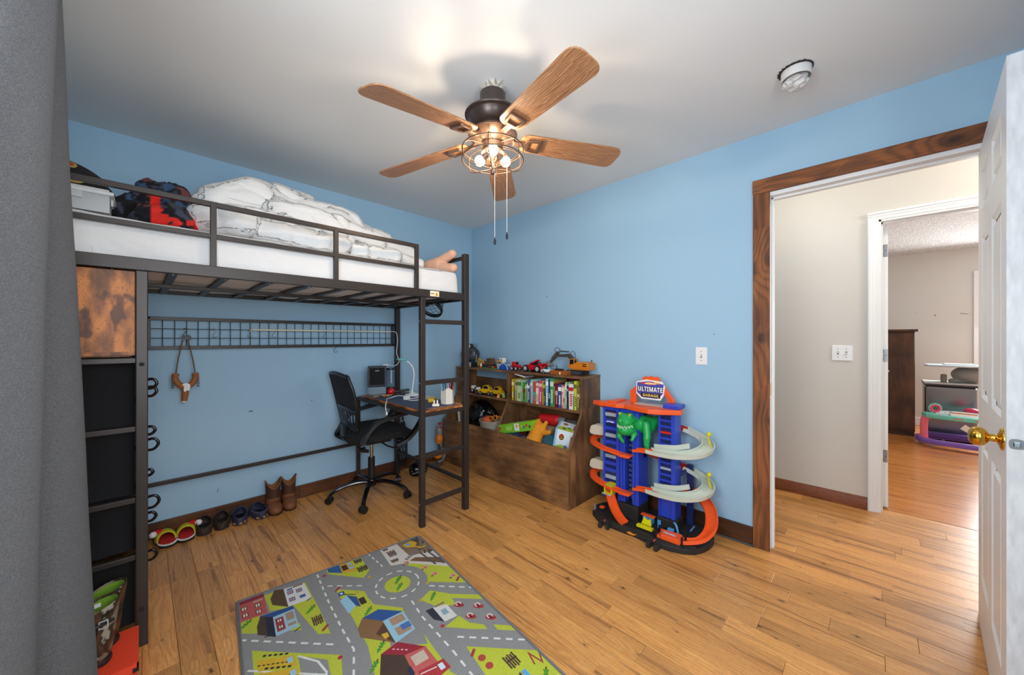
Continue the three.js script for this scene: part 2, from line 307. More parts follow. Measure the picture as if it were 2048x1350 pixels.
struct('wall_far_side', [bb(1.22, 5.2, -0.01, H, 2.3, 2.4), bb(1.22, 5.2, -0.01, H, 5.8, 5.9)], std('#d5d3cd', 0.6), 'beige side walls of the room across the hall', 'wall');
// nail holes and scuffs left in the walls
bits('nail_hole', [rod([5.1985, 1.555, 3.78], [5.2, 1.555, 3.78], 0.008), bar([5.199, 1.575, 4.0], [5.199, 1.56, 4.07], 0.01, 0.003), rod([5.1985, 1.6, 3.6], [5.2, 1.6, 3.6], 0.004)], darkGrey, scene.getObjectByName('wall_far'));
bits('nail_hole', [rod([-0.001, 1.61, 1.07], [0, 1.61, 1.07], 0.005), rod([-0.001, 1.26, 2.44], [0, 1.26, 2.44], 0.003)], darkGrey, scene.getObjectByName('wall_right'));
bits('nail_hole', [bar([-2.03, 0.715, 0.001], [-2.005, 0.713, 0.001], 0.006, 0.002), rod([-1.62, 0.74, 0], [-1.62, 0.74, 0.001], 0.004), bar([-2.2, 0.215, 0.001], [-2.205, 0.195, 0.001], 0.003, 0.002)], darkGrey, scene.getObjectByName('wall_back'));
// ---- baseboards
const baseWood = std('#b99c82', 0.5, { map: walnutTex });
const boardX = (a, b, y1, z0, z1, o) => uvm(bb(a, b, 0, y1, z0, z1, 0.003), 'x', 0, o);
const bbk = structGroup('baseboard_back', 'brown stained baseboard under the loft bed', 'baseboard');
[[-2.95, -2.62], [-2.617, -1.71], [-1.707, -0.93], [-0.927, -0.005]].forEach(([a, b], i) => obj('board', boardX(a, b, 0.098, 0, 0.014, i * 0.37), baseWood, bbk));
const bbr = structGroup('baseboard_right', 'brown stained baseboard beside the doorway casing', 'baseboard');
[[0.02, 1.5], [1.503, 2.652]].forEach(([a, b], i) => obj('board', uvm(bb(-0.014, 0, 0, 0.108, a, b, 0.003), 'z', 0, i * 0.5), baseWood, bbr));
struct('baseboard_hall', uvm(sweep([[0, 0], [0.014, 0], [0.014, 0.062], [0.009, 0.075], [0.006, 0.088], [0, 0.09]].map(([a, b]) => [a, b]), [[1.1, 0, 0.4], [1.1, 0, 3.134]], { smooth: false }), 'z'), std('#d09a66', 0.5, { map: bladeTex }), 'red-brown moulded baseboard of the hall wall', 'baseboard');
struct('baseboard_far', [bb(5.185, 5.2, 0, 0.11, 2.4, 4.2, 0.004)], trimWhite, 'white baseboard in the room across the hall', 'baseboard');
// ---- bedroom doorway: stained pine casing, white jamb
const trim1 = structGroup('trim_1', 'stained knotty pine casing round the bedroom doorway', 'door casing');
obj('side_board', uvm(bb(-0.019, 0.001, 0, 2.083, 2.654, 2.736, 0.002), 'y', 0, 0.2), pine, trim1);
obj('side_board', uvm(bb(-0.019, 0.001, 0, 2.083, 3.514, 3.6, 0.002), 'y', 0.4, 0.9), pine, trim1);
obj('head_board', uvm(bb(-0.02, 0.001, 2.084, 2.166, 2.652, 3.603, 0.002), 'z', 0.1, 0.55), pine, trim1);
const jamb = structGroup('trim_2', 'white jamb and stop strips inside the bedroom doorway', 'door jamb');
obj('jamb_board', [bb(-0.004, 0.106, 0, 2.08, 2.716, 2.735, 0.001), bb(-0.004, 0.106, 0, 2.08, 3.511, 3.53, 0.001), bb(-0.004, 0.106, 2.062, 2.1, 2.716, 3.53, 0.001)], trimWhite, jamb);
obj('stop_strip', [bb(0.04, 0.075, 0, 2.062, 2.735, 2.747, 0.002), bb(0.04, 0.075, 0, 2.062, 3.5, 3.511, 0.002), bb(0.04, 0.075, 2.05, 2.062, 2.735, 3.511, 0.002)], trimWhite, jamb);
obj('strike_plate', bb(0.0, 0.03, 0.9, 0.97, 2.7345, 2.7358), brass, jamb);
// ---- second doorway: white moulded casing
const cas = [[0, 0], [0.016, 0], [0.018, 0.004], [0.018, 0.014], [0.013, 0.02], [0.013, 0.03], [0.01, 0.036], [0.008, 0.048], [0.006, 0.056], [0, 0.056]];
const trim3 = structGroup('trim_3', 'white moulded casing round the doorway across the hall', 'door casing');
const casing = (pts) => ext(pts, 2.073).rotateX(Math.PI / 2).translate(1.1, 2.073, 0);
obj('side_board', casing(cas.map(([d, w]) => [-d, w]).reverse()).translate(0, 0, 3.135), trimWhite, trim3);
obj('side_board', casing(cas.map(([d, w]) => [-d, -w])).translate(0, 0, 4.036), trimWhite, trim3);
obj('head_board', ext(cas.map(([d, w]) => [-d, -w]), 0.901).translate(1.1, 2.129, 3.135), trimWhite, trim3);
obj('jamb_board', [bb(1.098, 1.222, 0, 2.075, 3.19, 3.204), bb(1.098, 1.222, 0, 2.075, 3.967, 3.981), bb(1.098, 1.222, 2.06, 2.075, 3.19, 3.981), bb(1.14, 1.17, 0, 2.06, 3.204, 3.213), bb(1.14, 1.17, 2.05, 2.06, 3.204, 3.967)], trimWhite, trim3);
// ---- six-panel doors
function panelDoor(name, label, w, h, turn, pos) {
  const d = structGroup(name, label, 'door'); d.position.set(...pos); d.rotation.y = turn;
  const T = 0.035, m = std('#eef0f1', 0.38), cw = (w - 0.33) / 2, cols = [[0.112, 0.112 + cw], [w - 0.112 - cw, w - 0.112]], rows = [[0.22, 0.8], [0.98, 1.64], [1.75, h - 0.11]];
  const face = shapeOf([[0, 0], [w, 0], [w, h], [0, h]]);
  for (const [a, b] of cols) for (const [c, e] of rows) { const q = new THREE.Path(); q.moveTo(a, c); q.lineTo(a, e); q.lineTo(b, e); q.lineTo(b, c); q.closePath(); face.holes.push(q); }
  obj('slab', [new THREE.ExtrudeGeometry(face, { depth: T, bevelEnabled: false }).translate(0, 0, -T), bb(0.05, w - 0.05, 0.05, h - 0.05, -T + 0.011, -0.011)], m, d);
  for (const [a, b] of cols) for (const [c, e] of rows) {
    const fr = (z, s) => { const o = [[a, c], [b, c], [b, e], [a, e]], i = [[a + 0.013, c + 0.013], [b - 0.013, c + 0.013], [b - 0.013, e - 0.013], [a + 0.013, e - 0.013]];
      const pos_ = []; for (let k = 0; k < 4; k++) { const l = (k + 1) % 4; const q = [[...o[k], z], [...o[l], z], [...i[l], z - s * 0.009], [...i[k], z - s * 0.009]]; pos_.push(...q[0], ...q[1], ...q[2], ...q[0], ...q[2], ...q[3]); }
      const g = new THREE.BufferGeometry(); g.setAttribute('position', new THREE.Float32BufferAttribute(pos_, 3)); g.computeVertexNormals(); return g; };
    const raise = (z, s) => { const g = ext([[a + 0.03, c + 0.03], [b - 0.03, c + 0.03], [b - 0.03, e - 0.03], [a + 0.03, e - 0.03]], 0.016, 0.007, 1); return g.translate(0, 0, s > 0 ? z - 0.018 : z + 0.002); };
    obj('panel', [raise(0, 1), raise(-T, -1), fr(0, 1), fr(-T, -1)], std('#eef0f1', 0.38, { side: THREE.DoubleSide }), d);
  }
  const dimScuff = tex(64, 512, (x, y) => { const n = fbm(x * 0.05, y * 0.09, 4, 9), v = 186 + 34 * n; return [v, v, v + 1]; });  // edge painted greyer to dim the window light on it; blotches are scuffs
  obj('dimmed_edge_strip', bb(w, w + 0.0012, 0, h, -T, 0), std('#ffffff', 0.6, { map: dimScuff }), d);
  return d;
}
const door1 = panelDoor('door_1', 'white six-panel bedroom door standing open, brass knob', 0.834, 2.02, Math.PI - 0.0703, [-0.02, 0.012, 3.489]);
{
  const kx = 0.834 - 0.062, ky = 0.925, knobProfile = [[0, 0.066], [0.012, 0.066], [0.021, 0.062], [0.027, 0.054], [0.0285, 0.045], [0.026, 0.036], [0.018, 0.029], [0.011, 0.026], [0.011, 0.012], [0.02, 0.009], [0.031, 0.006], [0.033, 0.002], [0.033, 0]];
  const k = obj('knob', lathe(knobProfile.slice().reverse(), 32).rotateX(Math.PI / 2).translate(kx, ky, 0), brass, door1); k.userData.label = 'polished brass knob';
  obj('knob', lathe(knobProfile.slice().reverse(), 32).rotateX(-Math.PI / 2).translate(kx, ky, -0.035), brass, door1);
  const lp = obj('latch_plate', [ext(splineShape([[0.011, -0.012], [0.011, 0.012], [-0.011, 0.012], [-0.011, -0.012]], 24), 0.0015).rotateY(Math.PI / 2).translate(0.8352, ky, -0.0175)], std('#7b7c7e', 0.4, { metalness: 0.7 }), door1);
  obj('latch_bolt', bb(0.834, 0.841, ky - 0.008, ky + 0.008, -0.024, -0.011, 0.003), chrome, lp);
}
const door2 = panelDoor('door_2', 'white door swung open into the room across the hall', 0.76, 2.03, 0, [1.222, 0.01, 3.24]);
for (const y of [1.86, 1.1, 0.37]) { const hn = obj('hinge', bb(-0.002, 0.0005, y - 0.045, y + 0.045, -0.034, -0.002, 0.0006), steel, door2); bits('screw', [[-0.028, -0.026], [0, -0.012], [0.028, -0.026]].map(([dy, z]) => rod([-0.0035, y + dy, z], [-0.001, y + dy, z], 0.0035)), darkGrey, hn); }
// ---- windows
function windowAt(name, label, x, z0, z1, y0, y1, inward) {
  const w = structGroup(name, label, 'window'), d = 0.05 * inward, c = (a) => [Math.min(x, x - d * 0.4), Math.max(x, x - d * 0.4)];
  const fr = (a, b, e, f, t) => bb(Math.min(x - 0.03 * inward, x - 0.07 * inward), Math.max(x - 0.03 * inward, x - 0.07 * inward), a, b, e, f, 0.003);
  obj('frame', [fr(y0, y0 + 0.05, z0, z1), fr(y1 - 0.05, y1, z0, z1), fr(y0, y1, z0, z0 + 0.05), fr(y0, y1, z1 - 0.05, z1), fr((y0 + y1) / 2 - 0.025, (y0 + y1) / 2 + 0.025, z0, z1)], trimWhite, w);
  const pane = (a, b) => obj('pane', bb(x - 0.052 * inward - 0.002, x - 0.052 * inward + 0.002, a, b, z0 + 0.05, z1 - 0.05), glassPane, w);
  pane(y0 + 0.05, (y0 + y1) / 2 - 0.025); pane((y0 + y1) / 2 + 0.025, y1 - 0.05);
  const xs = [Math.min(x, x + 0.016 * inward), Math.max(x, x + 0.016 * inward)];
  obj('casing', [bb(...xs, y0 - 0.07, y0, z0 - 0.085, z1 + 0.085, 0.004), bb(...xs, y1, y1 + 0.08, z0 - 0.085, z1 + 0.085, 0.004), bb(...xs, y0, y1, z0 - 0.085, z0, 0.004), bb(...xs, y0, y1, z1, z1 + 0.085, 0.004)], trimWhite, w);
  return w;
}
windowAt('window_1', 'white framed bedroom window beside the grey curtain', X0, WZ0, WZ1, WY0, WY1, 1);
windowAt('window_2', 'white cased window in the far beige wall', 5.2, 4.2, 5.3, 0.85, 2.05, -1);
{ const w3 = windowAt('window_3', 'added white framed window facing the loft bed, for fill light', 0, -2.8, -1.9, 0.85, 2.05, 1); w3.position.set(0, 0, Z1); w3.rotation.y = Math.PI / 2; }  // unseen window, added to carry the fill light
// ---- hall ceiling lamp (out of the frame, seen as the pale glow on the hall wall); the further one is added fill
[[0.42, 2.74, HALL, 'round white flush lamp on the hall ceiling across from the bedroom doorway'], [0.6, 4.4, HALL_FILL, 'added round white flush lamp further down the hall ceiling, fill light']].forEach(([x, z, power, label]) => {
  const t = thing('ceiling_lamp', label, 'ceiling lamp', [x, 0, z]);
  obj('base', cyl(0.15, 0.025, 0, H - 0.0125, 0, 32), white, t);
  obj('lamp_shade', lathe([[0, -0.085], [0.06, -0.08], [0.11, -0.06], [0.135, -0.03], [0.14, 0]], 32).translate(0, H - 0.025, 0), std('#ffffff', 0.5, { emissive: '#fff2e0', emissiveIntensity: 3, side: THREE.DoubleSide }), t);
  const p = new THREE.PointLight(new THREE.Color().setRGB(1, 0.95, 0.88), power); p.position.set(0, H - 0.06, 0); p.castShadow = true; p.shadow.radius = 4; t.add(p);
});

// ================================================================ ceiling fan
{
  const bronze = std('#8a6e5c', 0.26, { metalness: 0.8 }), bronzeDark = std('#5d5350', 0.3, { metalness: 0.75 }), wire = std('#6d5546', 0.35, { metalness: 0.7 });
  const f = thing('ceiling_fan', 'five-blade ceiling fan with wood-grain blades and a caged lamp', 'ceiling fan', [-1.385, 0, 1.863]);
  const plaster = obj('collar', cyl(0.05, 0.06, 0, 2.415, 0, 28), std('#cdc7bb', 0.8), f);
  bits('torn_plaster', Array.from({ length: 15 }, (_, i) => { const a = i / 15 * 6.283, l = rr(0.012, 0.034); return new THREE.ConeGeometry(rr(0.008, 0.014), l * 1.6, 4).rotateX(rr(-0.5, 0.5)).rotateZ(-1.2 + rr(-0.4, 0.3)).translate(0.056, 2.422 + rr(-0.012, 0.012), 0).rotateY(a); }), std('#a59b8b', 0.9), plaster);
  obj('canopy', lathe([[0.03, 2.41], [0.056, 2.408], [0.062, 2.402], [0.062, 2.345], [0.068, 2.338], [0.068, 2.322], [0.04, 2.318]].reverse(), 36), bronzeDark, f);
  obj('motor_housing', lathe([[0.03, 2.222], [0.064, 2.224], [0.068, 2.232], [0.07, 2.24], [0.084, 2.246], [0.096, 2.256], [0.108, 2.272], [0.116, 2.286], [0.122, 2.289], [0.132, 2.291], [0.134, 2.297], [0.13, 2.302], [0.1, 2.312], [0.07, 2.322], [0.04, 2.324]], 48), bronzeDark, f);
  obj('flywheel', lathe([[0.03, 2.212], [0.085, 2.214], [0.09, 2.22], [0.09, 2.232], [0.03, 2.236]], 36), bronze, f);
  obj('switch_housing', lathe([[0.02, 2.125], [0.046, 2.126], [0.05, 2.13], [0.05, 2.168], [0.06, 2.172], [0.09, 2.184], [0.115, 2.2], [0.118, 2.206], [0.07, 2.212], [0.03, 2.212]], 40), bronze, f);
  const plate = obj('lamp_plate', lathe([[0, 2.118], [0.05, 2.12], [0.056, 2.124], [0.054, 2.13], [0, 2.132]], 36), bronze, f);
  obj('stem', lathe([[0, 2.048], [0.006, 2.05], [0.008, 2.066], [0.005, 2.078], [0.014, 2.086], [0.02, 2.1], [0.02, 2.125]], 16), bronze, plate);
  // blades
  const bs = new THREE.Shape(); const w0 = 0.058, w1 = 0.073, r0 = 0.135, r1 = 0.655;
  bs.moveTo(r0 + 0.04, -w0); bs.lineTo(r1 - 0.045, -w1); bs.quadraticCurveTo(r1 - 0.004, -w1 + 0.002, r1, -w1 + 0.045); bs.lineTo(r1 + 0.004, w1 - 0.05); bs.quadraticCurveTo(r1, w1, r1 - 0.05, w1); bs.lineTo(r0 + 0.04, w0); bs.quadraticCurveTo(r0, w0 * 0.95, r0 - 0.002, 0); bs.quadraticCurveTo(r0, -w0 * 0.95, r0 + 0.04, -w0);
  const pitch = -0.2, blade0 = uvm(ext(bs, 0.007, 0.0022, 2), 'x').rotateX(Math.PI / 2);
  const frameShape = shapeOf([[0.1, -0.014], [0.155, -0.014], [0.17, -0.035], [0.232, -0.042], [0.24, -0.036], [0.24, 0.036], [0.232, 0.042], [0.17, 0.035], [0.155, 0.014], [0.1, 0.014]]);
  const hole = new THREE.Path(); [[0.178, -0.022], [0.178, 0.022], [0.222, 0.028], [0.222, -0.028]].forEach((p, i) => (i ? hole.lineTo(...p) : hole.moveTo(...p))); hole.closePath(); frameShape.holes.push(hole);
  const iron0 = merge([ext(frameShape, 0.014, 0.003).rotateX(Math.PI / 2).translate(0, -0.005, 0), sweep([[-0.012, -0.006], [0.012, -0.006], [0.009, 0.006], [-0.009, 0.006]], [[0.06, 0.012, 0], [0.085, 0.008, 0], [0.11, -0.006, 0], [0.135, -0.014, 0]], { n: 12 })]);
  const sag = new THREE.Quaternion().setFromAxisAngle(V(0.7124, 0, -0.7018), -0.04);   // the fan hangs a little crooked
  const bladeMat = std('#ffffff', 0.42, { map: bladeTex });
  for (let k = 0; k < 5; k++) {
    const a = -(31.5 + 72 * k) * Math.PI / 180;
    const put = (g) => g.clone().translate(0, 0, 0).rotateX(pitch).rotateZ(k === 2 ? -0.12 : -0.07).translate(0, 2.197, 0).rotateY(a).translate(0, -2.197, 0).applyQuaternion(sag).translate(0, 2.197, 0);
    const bl = obj('blade', put(blade0), bladeMat, f);
    obj('blade_iron', put(iron0), bronze, bl);
  }
  // wire cage round the bulbs
  const R = 0.146, yT = 2.138, yB = 2.088, parts = [new THREE.TorusGeometry(R, 0.003, 8, 64).rotateX(Math.PI / 2).translate(0, yT, 0), new THREE.TorusGeometry(R, 0.003, 8, 64).rotateX(Math.PI / 2).translate(0, yB, 0), new THREE.TorusGeometry(0.05, 0.0026, 8, 32).rotateX(Math.PI / 2).translate(0, 2.16, 0)];
  for (let k = 0; k < 6; k++) { const a = k / 6 * 6.283 + 0.35, c = Math.cos(a), s = Math.sin(a); parts.push(tube([[c * 0.05, 2.16, s * 0.05], [c * 0.12, 2.156, s * 0.12], [c * R, yT, s * R], [c * R * 1.01, yB, s * R * 1.01], [c * R * 0.93, 2.066, s * R * 0.93], [c * 0.07, 2.052, s * 0.07], [0, 2.044, 0]], 0.0027, 40, false, 6)); }
  obj('lamp_cage', parts, wire, f);
  obj('finial', lathe([[0, 2.016], [0.008, 2.02], [0.012, 2.03], [0.008, 2.042], [0.014, 2.05], [0, 2.056]], 16), bronzeDark, f);
  for (let k = 0; k < 3; k++) {
    const a = k * 2.094 + 2.3, c = Math.cos(a), s = Math.sin(a);
    const so = obj('lamp_socket', rod([c * 0.02, 2.128, s * 0.02], [c * 0.052, 2.112, s * 0.052], 0.014), bronzeDark, f);
    obj('bulb', ball(0.025, c * 0.072, 2.1, s * 0.072, 1, 1, 1, 20), std('#fff4e6', 0.3, { emissive: '#ffdcae', emissiveIntensity: 9 }), so);
    const p = new THREE.PointLight(BULB_COLOR, BULB); p.position.set(c * 0.072, 2.1, s * 0.072); p.castShadow = true; p.shadow.radius = 0.7; f.add(p);
  }
  for (const [l, y1] of [[0.01, 1.712], [0.068, 1.738]]) {
    const x = l * 0.7018, z = l * 0.7124, ch = obj('pull_chain', rod([x, y1, z], [x, 2.06, z], 0.001, 0.001, 6), offWhite, f);
    obj('pull_knob', lathe([[0, -0.03], [0.004, -0.028], [0.0065, -0.02], [0.005, -0.008], [0.002, 0], [0.0025, 0.004], [0, 0.006]], 14).translate(x, y1, z), std('#2b3038', 0.2, { metalness: 0.6 }), ch);
  }
}

// ================================================================ loft bed
const ZF = 1.06, ZB = 0.06, XR = -0.92, XL = -2.9, XT = -2.567, XD = -1.277;
{
  const b = thing('loft_bed', 'black metal loft bed with ladder, built-in desk and cabinet tower', 'bed');
  const P = 0.04, post = (x, z, y1, y0 = 0, w = P) => obj('post', bb(x - w / 2, x + w / 2, y0, y1, z - w / 2, z + w / 2, 0.004), bedMetal, b);
  post(XR, ZF, 1.842); post(XR, ZB, 1.842); post(XL, ZF, 1.842); post(XL, ZB, 1.842); post(XT, ZF, 1.505, 0, 0.036); post(XT, ZB, 1.505, 0, 0.036); post(XD, ZF, 1.505, 0, 0.034);
  obj('desk_leg', bb(XD - 0.014, XD + 0.014, 0, 0.735, ZB - 0.014, ZB + 0.014, 0.003), bedMetal, b);
  const rl = (n, ...a) => obj(n, bb(...a, 0.003), bedMetal, b);
  rl('side_rail', XL, XR, 1.506, 1.556, ZF - 0.014, ZF + 0.014); rl('side_rail', XL, XR, 1.506, 1.556, ZB - 0.014, ZB + 0.014);
  rl('end_rail', XR - 0.014, XR + 0.014, 1.506, 1.556, ZB, ZF); rl('end_rail', XL - 0.014, XL + 0.014, 1.506, 1.556, ZB, ZF);
  rl('end_top_rail', XR - 0.012, XR + 0.012, 1.806, 1.83, ZB, ZF); rl('end_top_rail', XL - 0.012, XL + 0.012, 1.806, 1.83, ZB, ZF);
  rl('centre_beam', XL, XR, 1.492, 1.512, 0.55, 0.58);
  // guard rail
  const G = 0.011, gr = (n, ...a) => obj(n, bb(...a, 0.002), bedMetal, b);
  gr('guard_rail', XL, -1.308, 1.82, 1.842, ZF - G, ZF + G); gr('guard_rail', XL, -1.308, 1.679, 1.699, ZF - G, ZF + G);
  gr('guard_rail', XL, XR, 1.82, 1.842, ZB - G, ZB + G); gr('guard_rail', XL, XR, 1.679, 1.699, ZB - G, ZB + G);
  for (const x of [-2.342, -1.817, -1.318]) gr('guard_post', x - G, x + G, 1.55, 1.84, ZF - G - 0.001, ZF + G + 0.001);
  // slats
  for (let i = 0; i < 10; i++) { const x = -2.65 + 0.1775 * i; const s = gr('slat', x - 0.016, x + 0.016, 1.508, 1.524, ZB + 0.01, ZF - 0.012); objs('bolt', [cyl(0.006, 0.004, x, 1.506, ZF - 0.04, 10), cyl(0.006, 0.004, x, 1.506, ZB + 0.03, 10)], chrome, s); }
  // ladder and stretchers
  for (const y of [1.345, 0.94, 0.455, 0.15]) { const r = rl('rung', XD, XR, y - 0.015, y + 0.015, ZF - 0.011, ZF + 0.011); obj('bolt', [rod([XD - 0.019, y, ZF], [XD - 0.015, y, ZF], 0.007)], chrome, r); }
  rl('end_stretcher', XR - 0.012, XR + 0.012, 0.19, 0.214, ZB, ZF); rl('back_stretcher', XT, XR, 0.336, 0.358, ZB - 0.012, ZB + 0.012);
  // desk
  const dt = obj('desk_top', uvm(bb(XD + 0.004, XR + 0.01, 0.74, 0.755, 0.1, ZF - 0.005, 0.002), 'z', 0.1, 0.1), rustic, b);
  obj('desk_frame', [bb(XD - 0.012, XD + 0.014, 0.716, 0.742, ZB, ZF, 0.002), bb(XR - 0.012, XR + 0.012, 0.716, 0.742, ZB, ZF, 0.002), bb(XD, XR, 0.716, 0.742, ZF - 0.013, ZF + 0.013, 0.002), bb(XD, XR, 0.716, 0.742, ZB - 0.01, ZB + 0.016, 0.002)], bedMetal, dt);
  // wire grid panel on the wall side
  const gp = obj('grid_frame', [bb(XT, XR, 1.345, 1.366, ZB - 0.026, ZB - 0.006, 0.002), bb(XT, XR, 1.165, 1.186, ZB - 0.026, ZB - 0.006, 0.002), bb(XT + 0.018, XT + 0.04, 1.165, 1.366, ZB - 0.026, ZB - 0.006, 0.002), bb(XR - 0.05, XR - 0.03, 1.165, 1.366, ZB - 0.026, ZB - 0.006, 0.002)], bedMetal, b);
  const wires = []; for (let x = -2.475; x < -0.98; x += 0.0558) wires.push(rod([x, 1.18, ZB - 0.016], [x, 1.35, ZB - 0.016], 0.0024, 0.0024, 6)); for (const y of [1.235, 1.293]) wires.push(rod([XT + 0.03, y, ZB - 0.013], [XR - 0.04, y, ZB - 0.013], 0.0024, 0.0024, 6));
  bits('wire_grid', wires, black, gp);
  // cabinet tower: rustic cubby above black cloth compartments
  const cab = obj('cabinet', [uvm(bb(XL + 0.02, XT - 0.018, 1.16, 1.172, 0.5, 1.035), 'z'), uvm(bb(XL + 0.02, XL + 0.032, 1.16, 1.5, 0.5, 1.035), 'z'), uvm(bb(XT - 0.03, XT - 0.018, 1.16, 1.5, 0.5, 1.035), 'z'), uvm(bb(XL + 0.02, XT - 0.018, 1.488, 1.5, 0.5, 1.035), 'z'), uvm(bb(XL + 0.02, XT - 0.018, 1.16, 1.5, 0.5, 0.512), 'y')], rustic, b);
  obj('cabinet_door', uvm(bb(XL + 0.022, XT - 0.018, 1.164, 1.502, 1.037, 1.052, 0.002), 'y', 0.13, 0.02), rustic, cab);
  for (const y of [1.145, 0.872, 0.588, 0.36]) { rl('shelf_bar', XL, XT, y - 0.011, y + 0.011, ZF - 0.014, ZF + 0.01); rl('shelf_bar', XL, XT, y - 0.011, y + 0.011, ZB - 0.01, ZB + 0.014); }
  for (const [y0, y1] of [[0.875, 1.13], [0.592, 0.858], [0.364, 0.575], [0.06, 0.348]]) {
    obj('cloth_panel', grid((s, t) => { const x = mix(XL + 0.02, XT - 0.02, s), y = mix(y0, y1, t), bow = Math.sin(s * 3.14) * Math.sin(t * 3.14); return [x, y, 0.99 - 0.03 * bow + 0.012 * (fbm(x * 14, y * 9, 3, 4) - 0.5), x, y]; }, 20, 20), std('#151416', 0.95, { bumpMap: weaveBump, bumpScale: 0.0006, side: THREE.DoubleSide }), b);
  }
  const side = obj('side_board', uvm(bb(XT + 0.004, XT + 0.014, 0.05, 1.5, 0.1, ZF - 0.03), 'y'), rustic, b);
  for (const [y, z, q] of [[1.04, 0.95, 0.024], [1.005, 0.93, 0.024], [0.84, 0.95, 0.02], [0.78, 0.95, 0.028], [0.655, 0.93, 0.015], [0.53, 0.94, 0.03], [0.47, 0.95, 0.022], [0.305, 0.95, 0.024]])
    obj('hook', tube([[XT + 0.012, y + q * 0.7, z], [XT + 0.012 + q, y + q * 0.75, z + 0.004], [XT + 0.016 + q * 1.25, y, z + 0.006], [XT + 0.012 + q * 0.9, y - q * 0.8, z + 0.004], [XT + 0.012, y - q * 0.9, z]], 0.0058, 20, false, 6), blackGloss, side);
  objs('bolt', [[XT, 1.13], [XT, 0.15]].map(([x, y]) => rod([x, y, ZF + 0.016], [x, y, ZF + 0.022], 0.008)), std('#141414', 0.8), b);
  const stk = canvasTex(128, 64, (c) => { c.fillStyle = '#efe9dc'; c.fillRect(0, 0, 128, 64); c.fillStyle = '#d8a513'; c.fillRect(8, 24, 54, 16); c.fillStyle = '#5a4a18'; for (let i = 0; i < 6; i++) c.fillRect(12 + i * 8, 29, 5, 6); c.fillStyle = '#e0a90c'; c.beginPath(); c.moveTo(94, 8); c.lineTo(122, 56); c.lineTo(66, 56); c.fill(); c.fillStyle = '#222'; c.fillRect(91, 24, 6, 18); c.fillRect(91, 46, 6, 5); });
  obj('warning_sticker', new THREE.PlaneGeometry(0.07, 0.036).translate(-1.19, 1.532, ZF + 0.0148), std('#fff', 0.5, { map: stk }), b).userData.label = 'white sticker with yellow warning triangle';
}
// ---- bedding
function softBox(x0, x1, y0, y1, z0, z1, r, amp, sc, seg = [70, 10, 36]) {
  const g = new THREE.BoxGeometry(x1 - x0, y1 - y0, z1 - z0, ...seg), p = g.attributes.position, h = [(x1 - x0) / 2, (y1 - y0) / 2, (z1 - z0) / 2];
  for (let i = 0; i < p.count; i++) {
    const v = V(p.getX(i), p.getY(i), p.getZ(i)), c = V(clamp(v.x, -h[0] + r, h[0] - r), clamp(v.y, -h[1] + r, h[1] - r), clamp(v.z, -h[2] + r, h[2] - r)), d = v.clone().sub(c).normalize();
    const a = v.x + x0 + h[0], b = v.y + y0 + h[1], e = v.z + z0 + h[2];
    const rg = 1 - Math.abs(2 * noise3(a * sc, b * sc * 1.3 + a * 2, e * sc) - 1), n = noise3(a * sc * 2.3 + 7, b * sc * 2 - a * 3, e * sc * 2.1);
    const w = c.add(d.multiplyScalar(r + amp * (rg * 0.8 + n * 0.5 - 0.6)));
    p.setXYZ(i, w.x + x0 + h[0], w.y + y0 + h[1], w.z + z0 + h[2]);
  }
  let q = g.deleteAttribute('normal') && g; q.deleteAttribute('uv'); q = mergeVertices(q, 1e-4); q.computeVertexNormals(); return q;
}
const sheetMat = std('#dedddc', 0.9, { bumpMap: clothBump, bumpScale: 0.006 });
solo('mattress', 'white sheeted mattress lying on the loft bed slats', 'mattress', uvm(softBox(-2.87, -0.948, 1.526, 1.722, 0.095, 1.036, 0.05, 0.014, 5), 'x'), sheetMat);
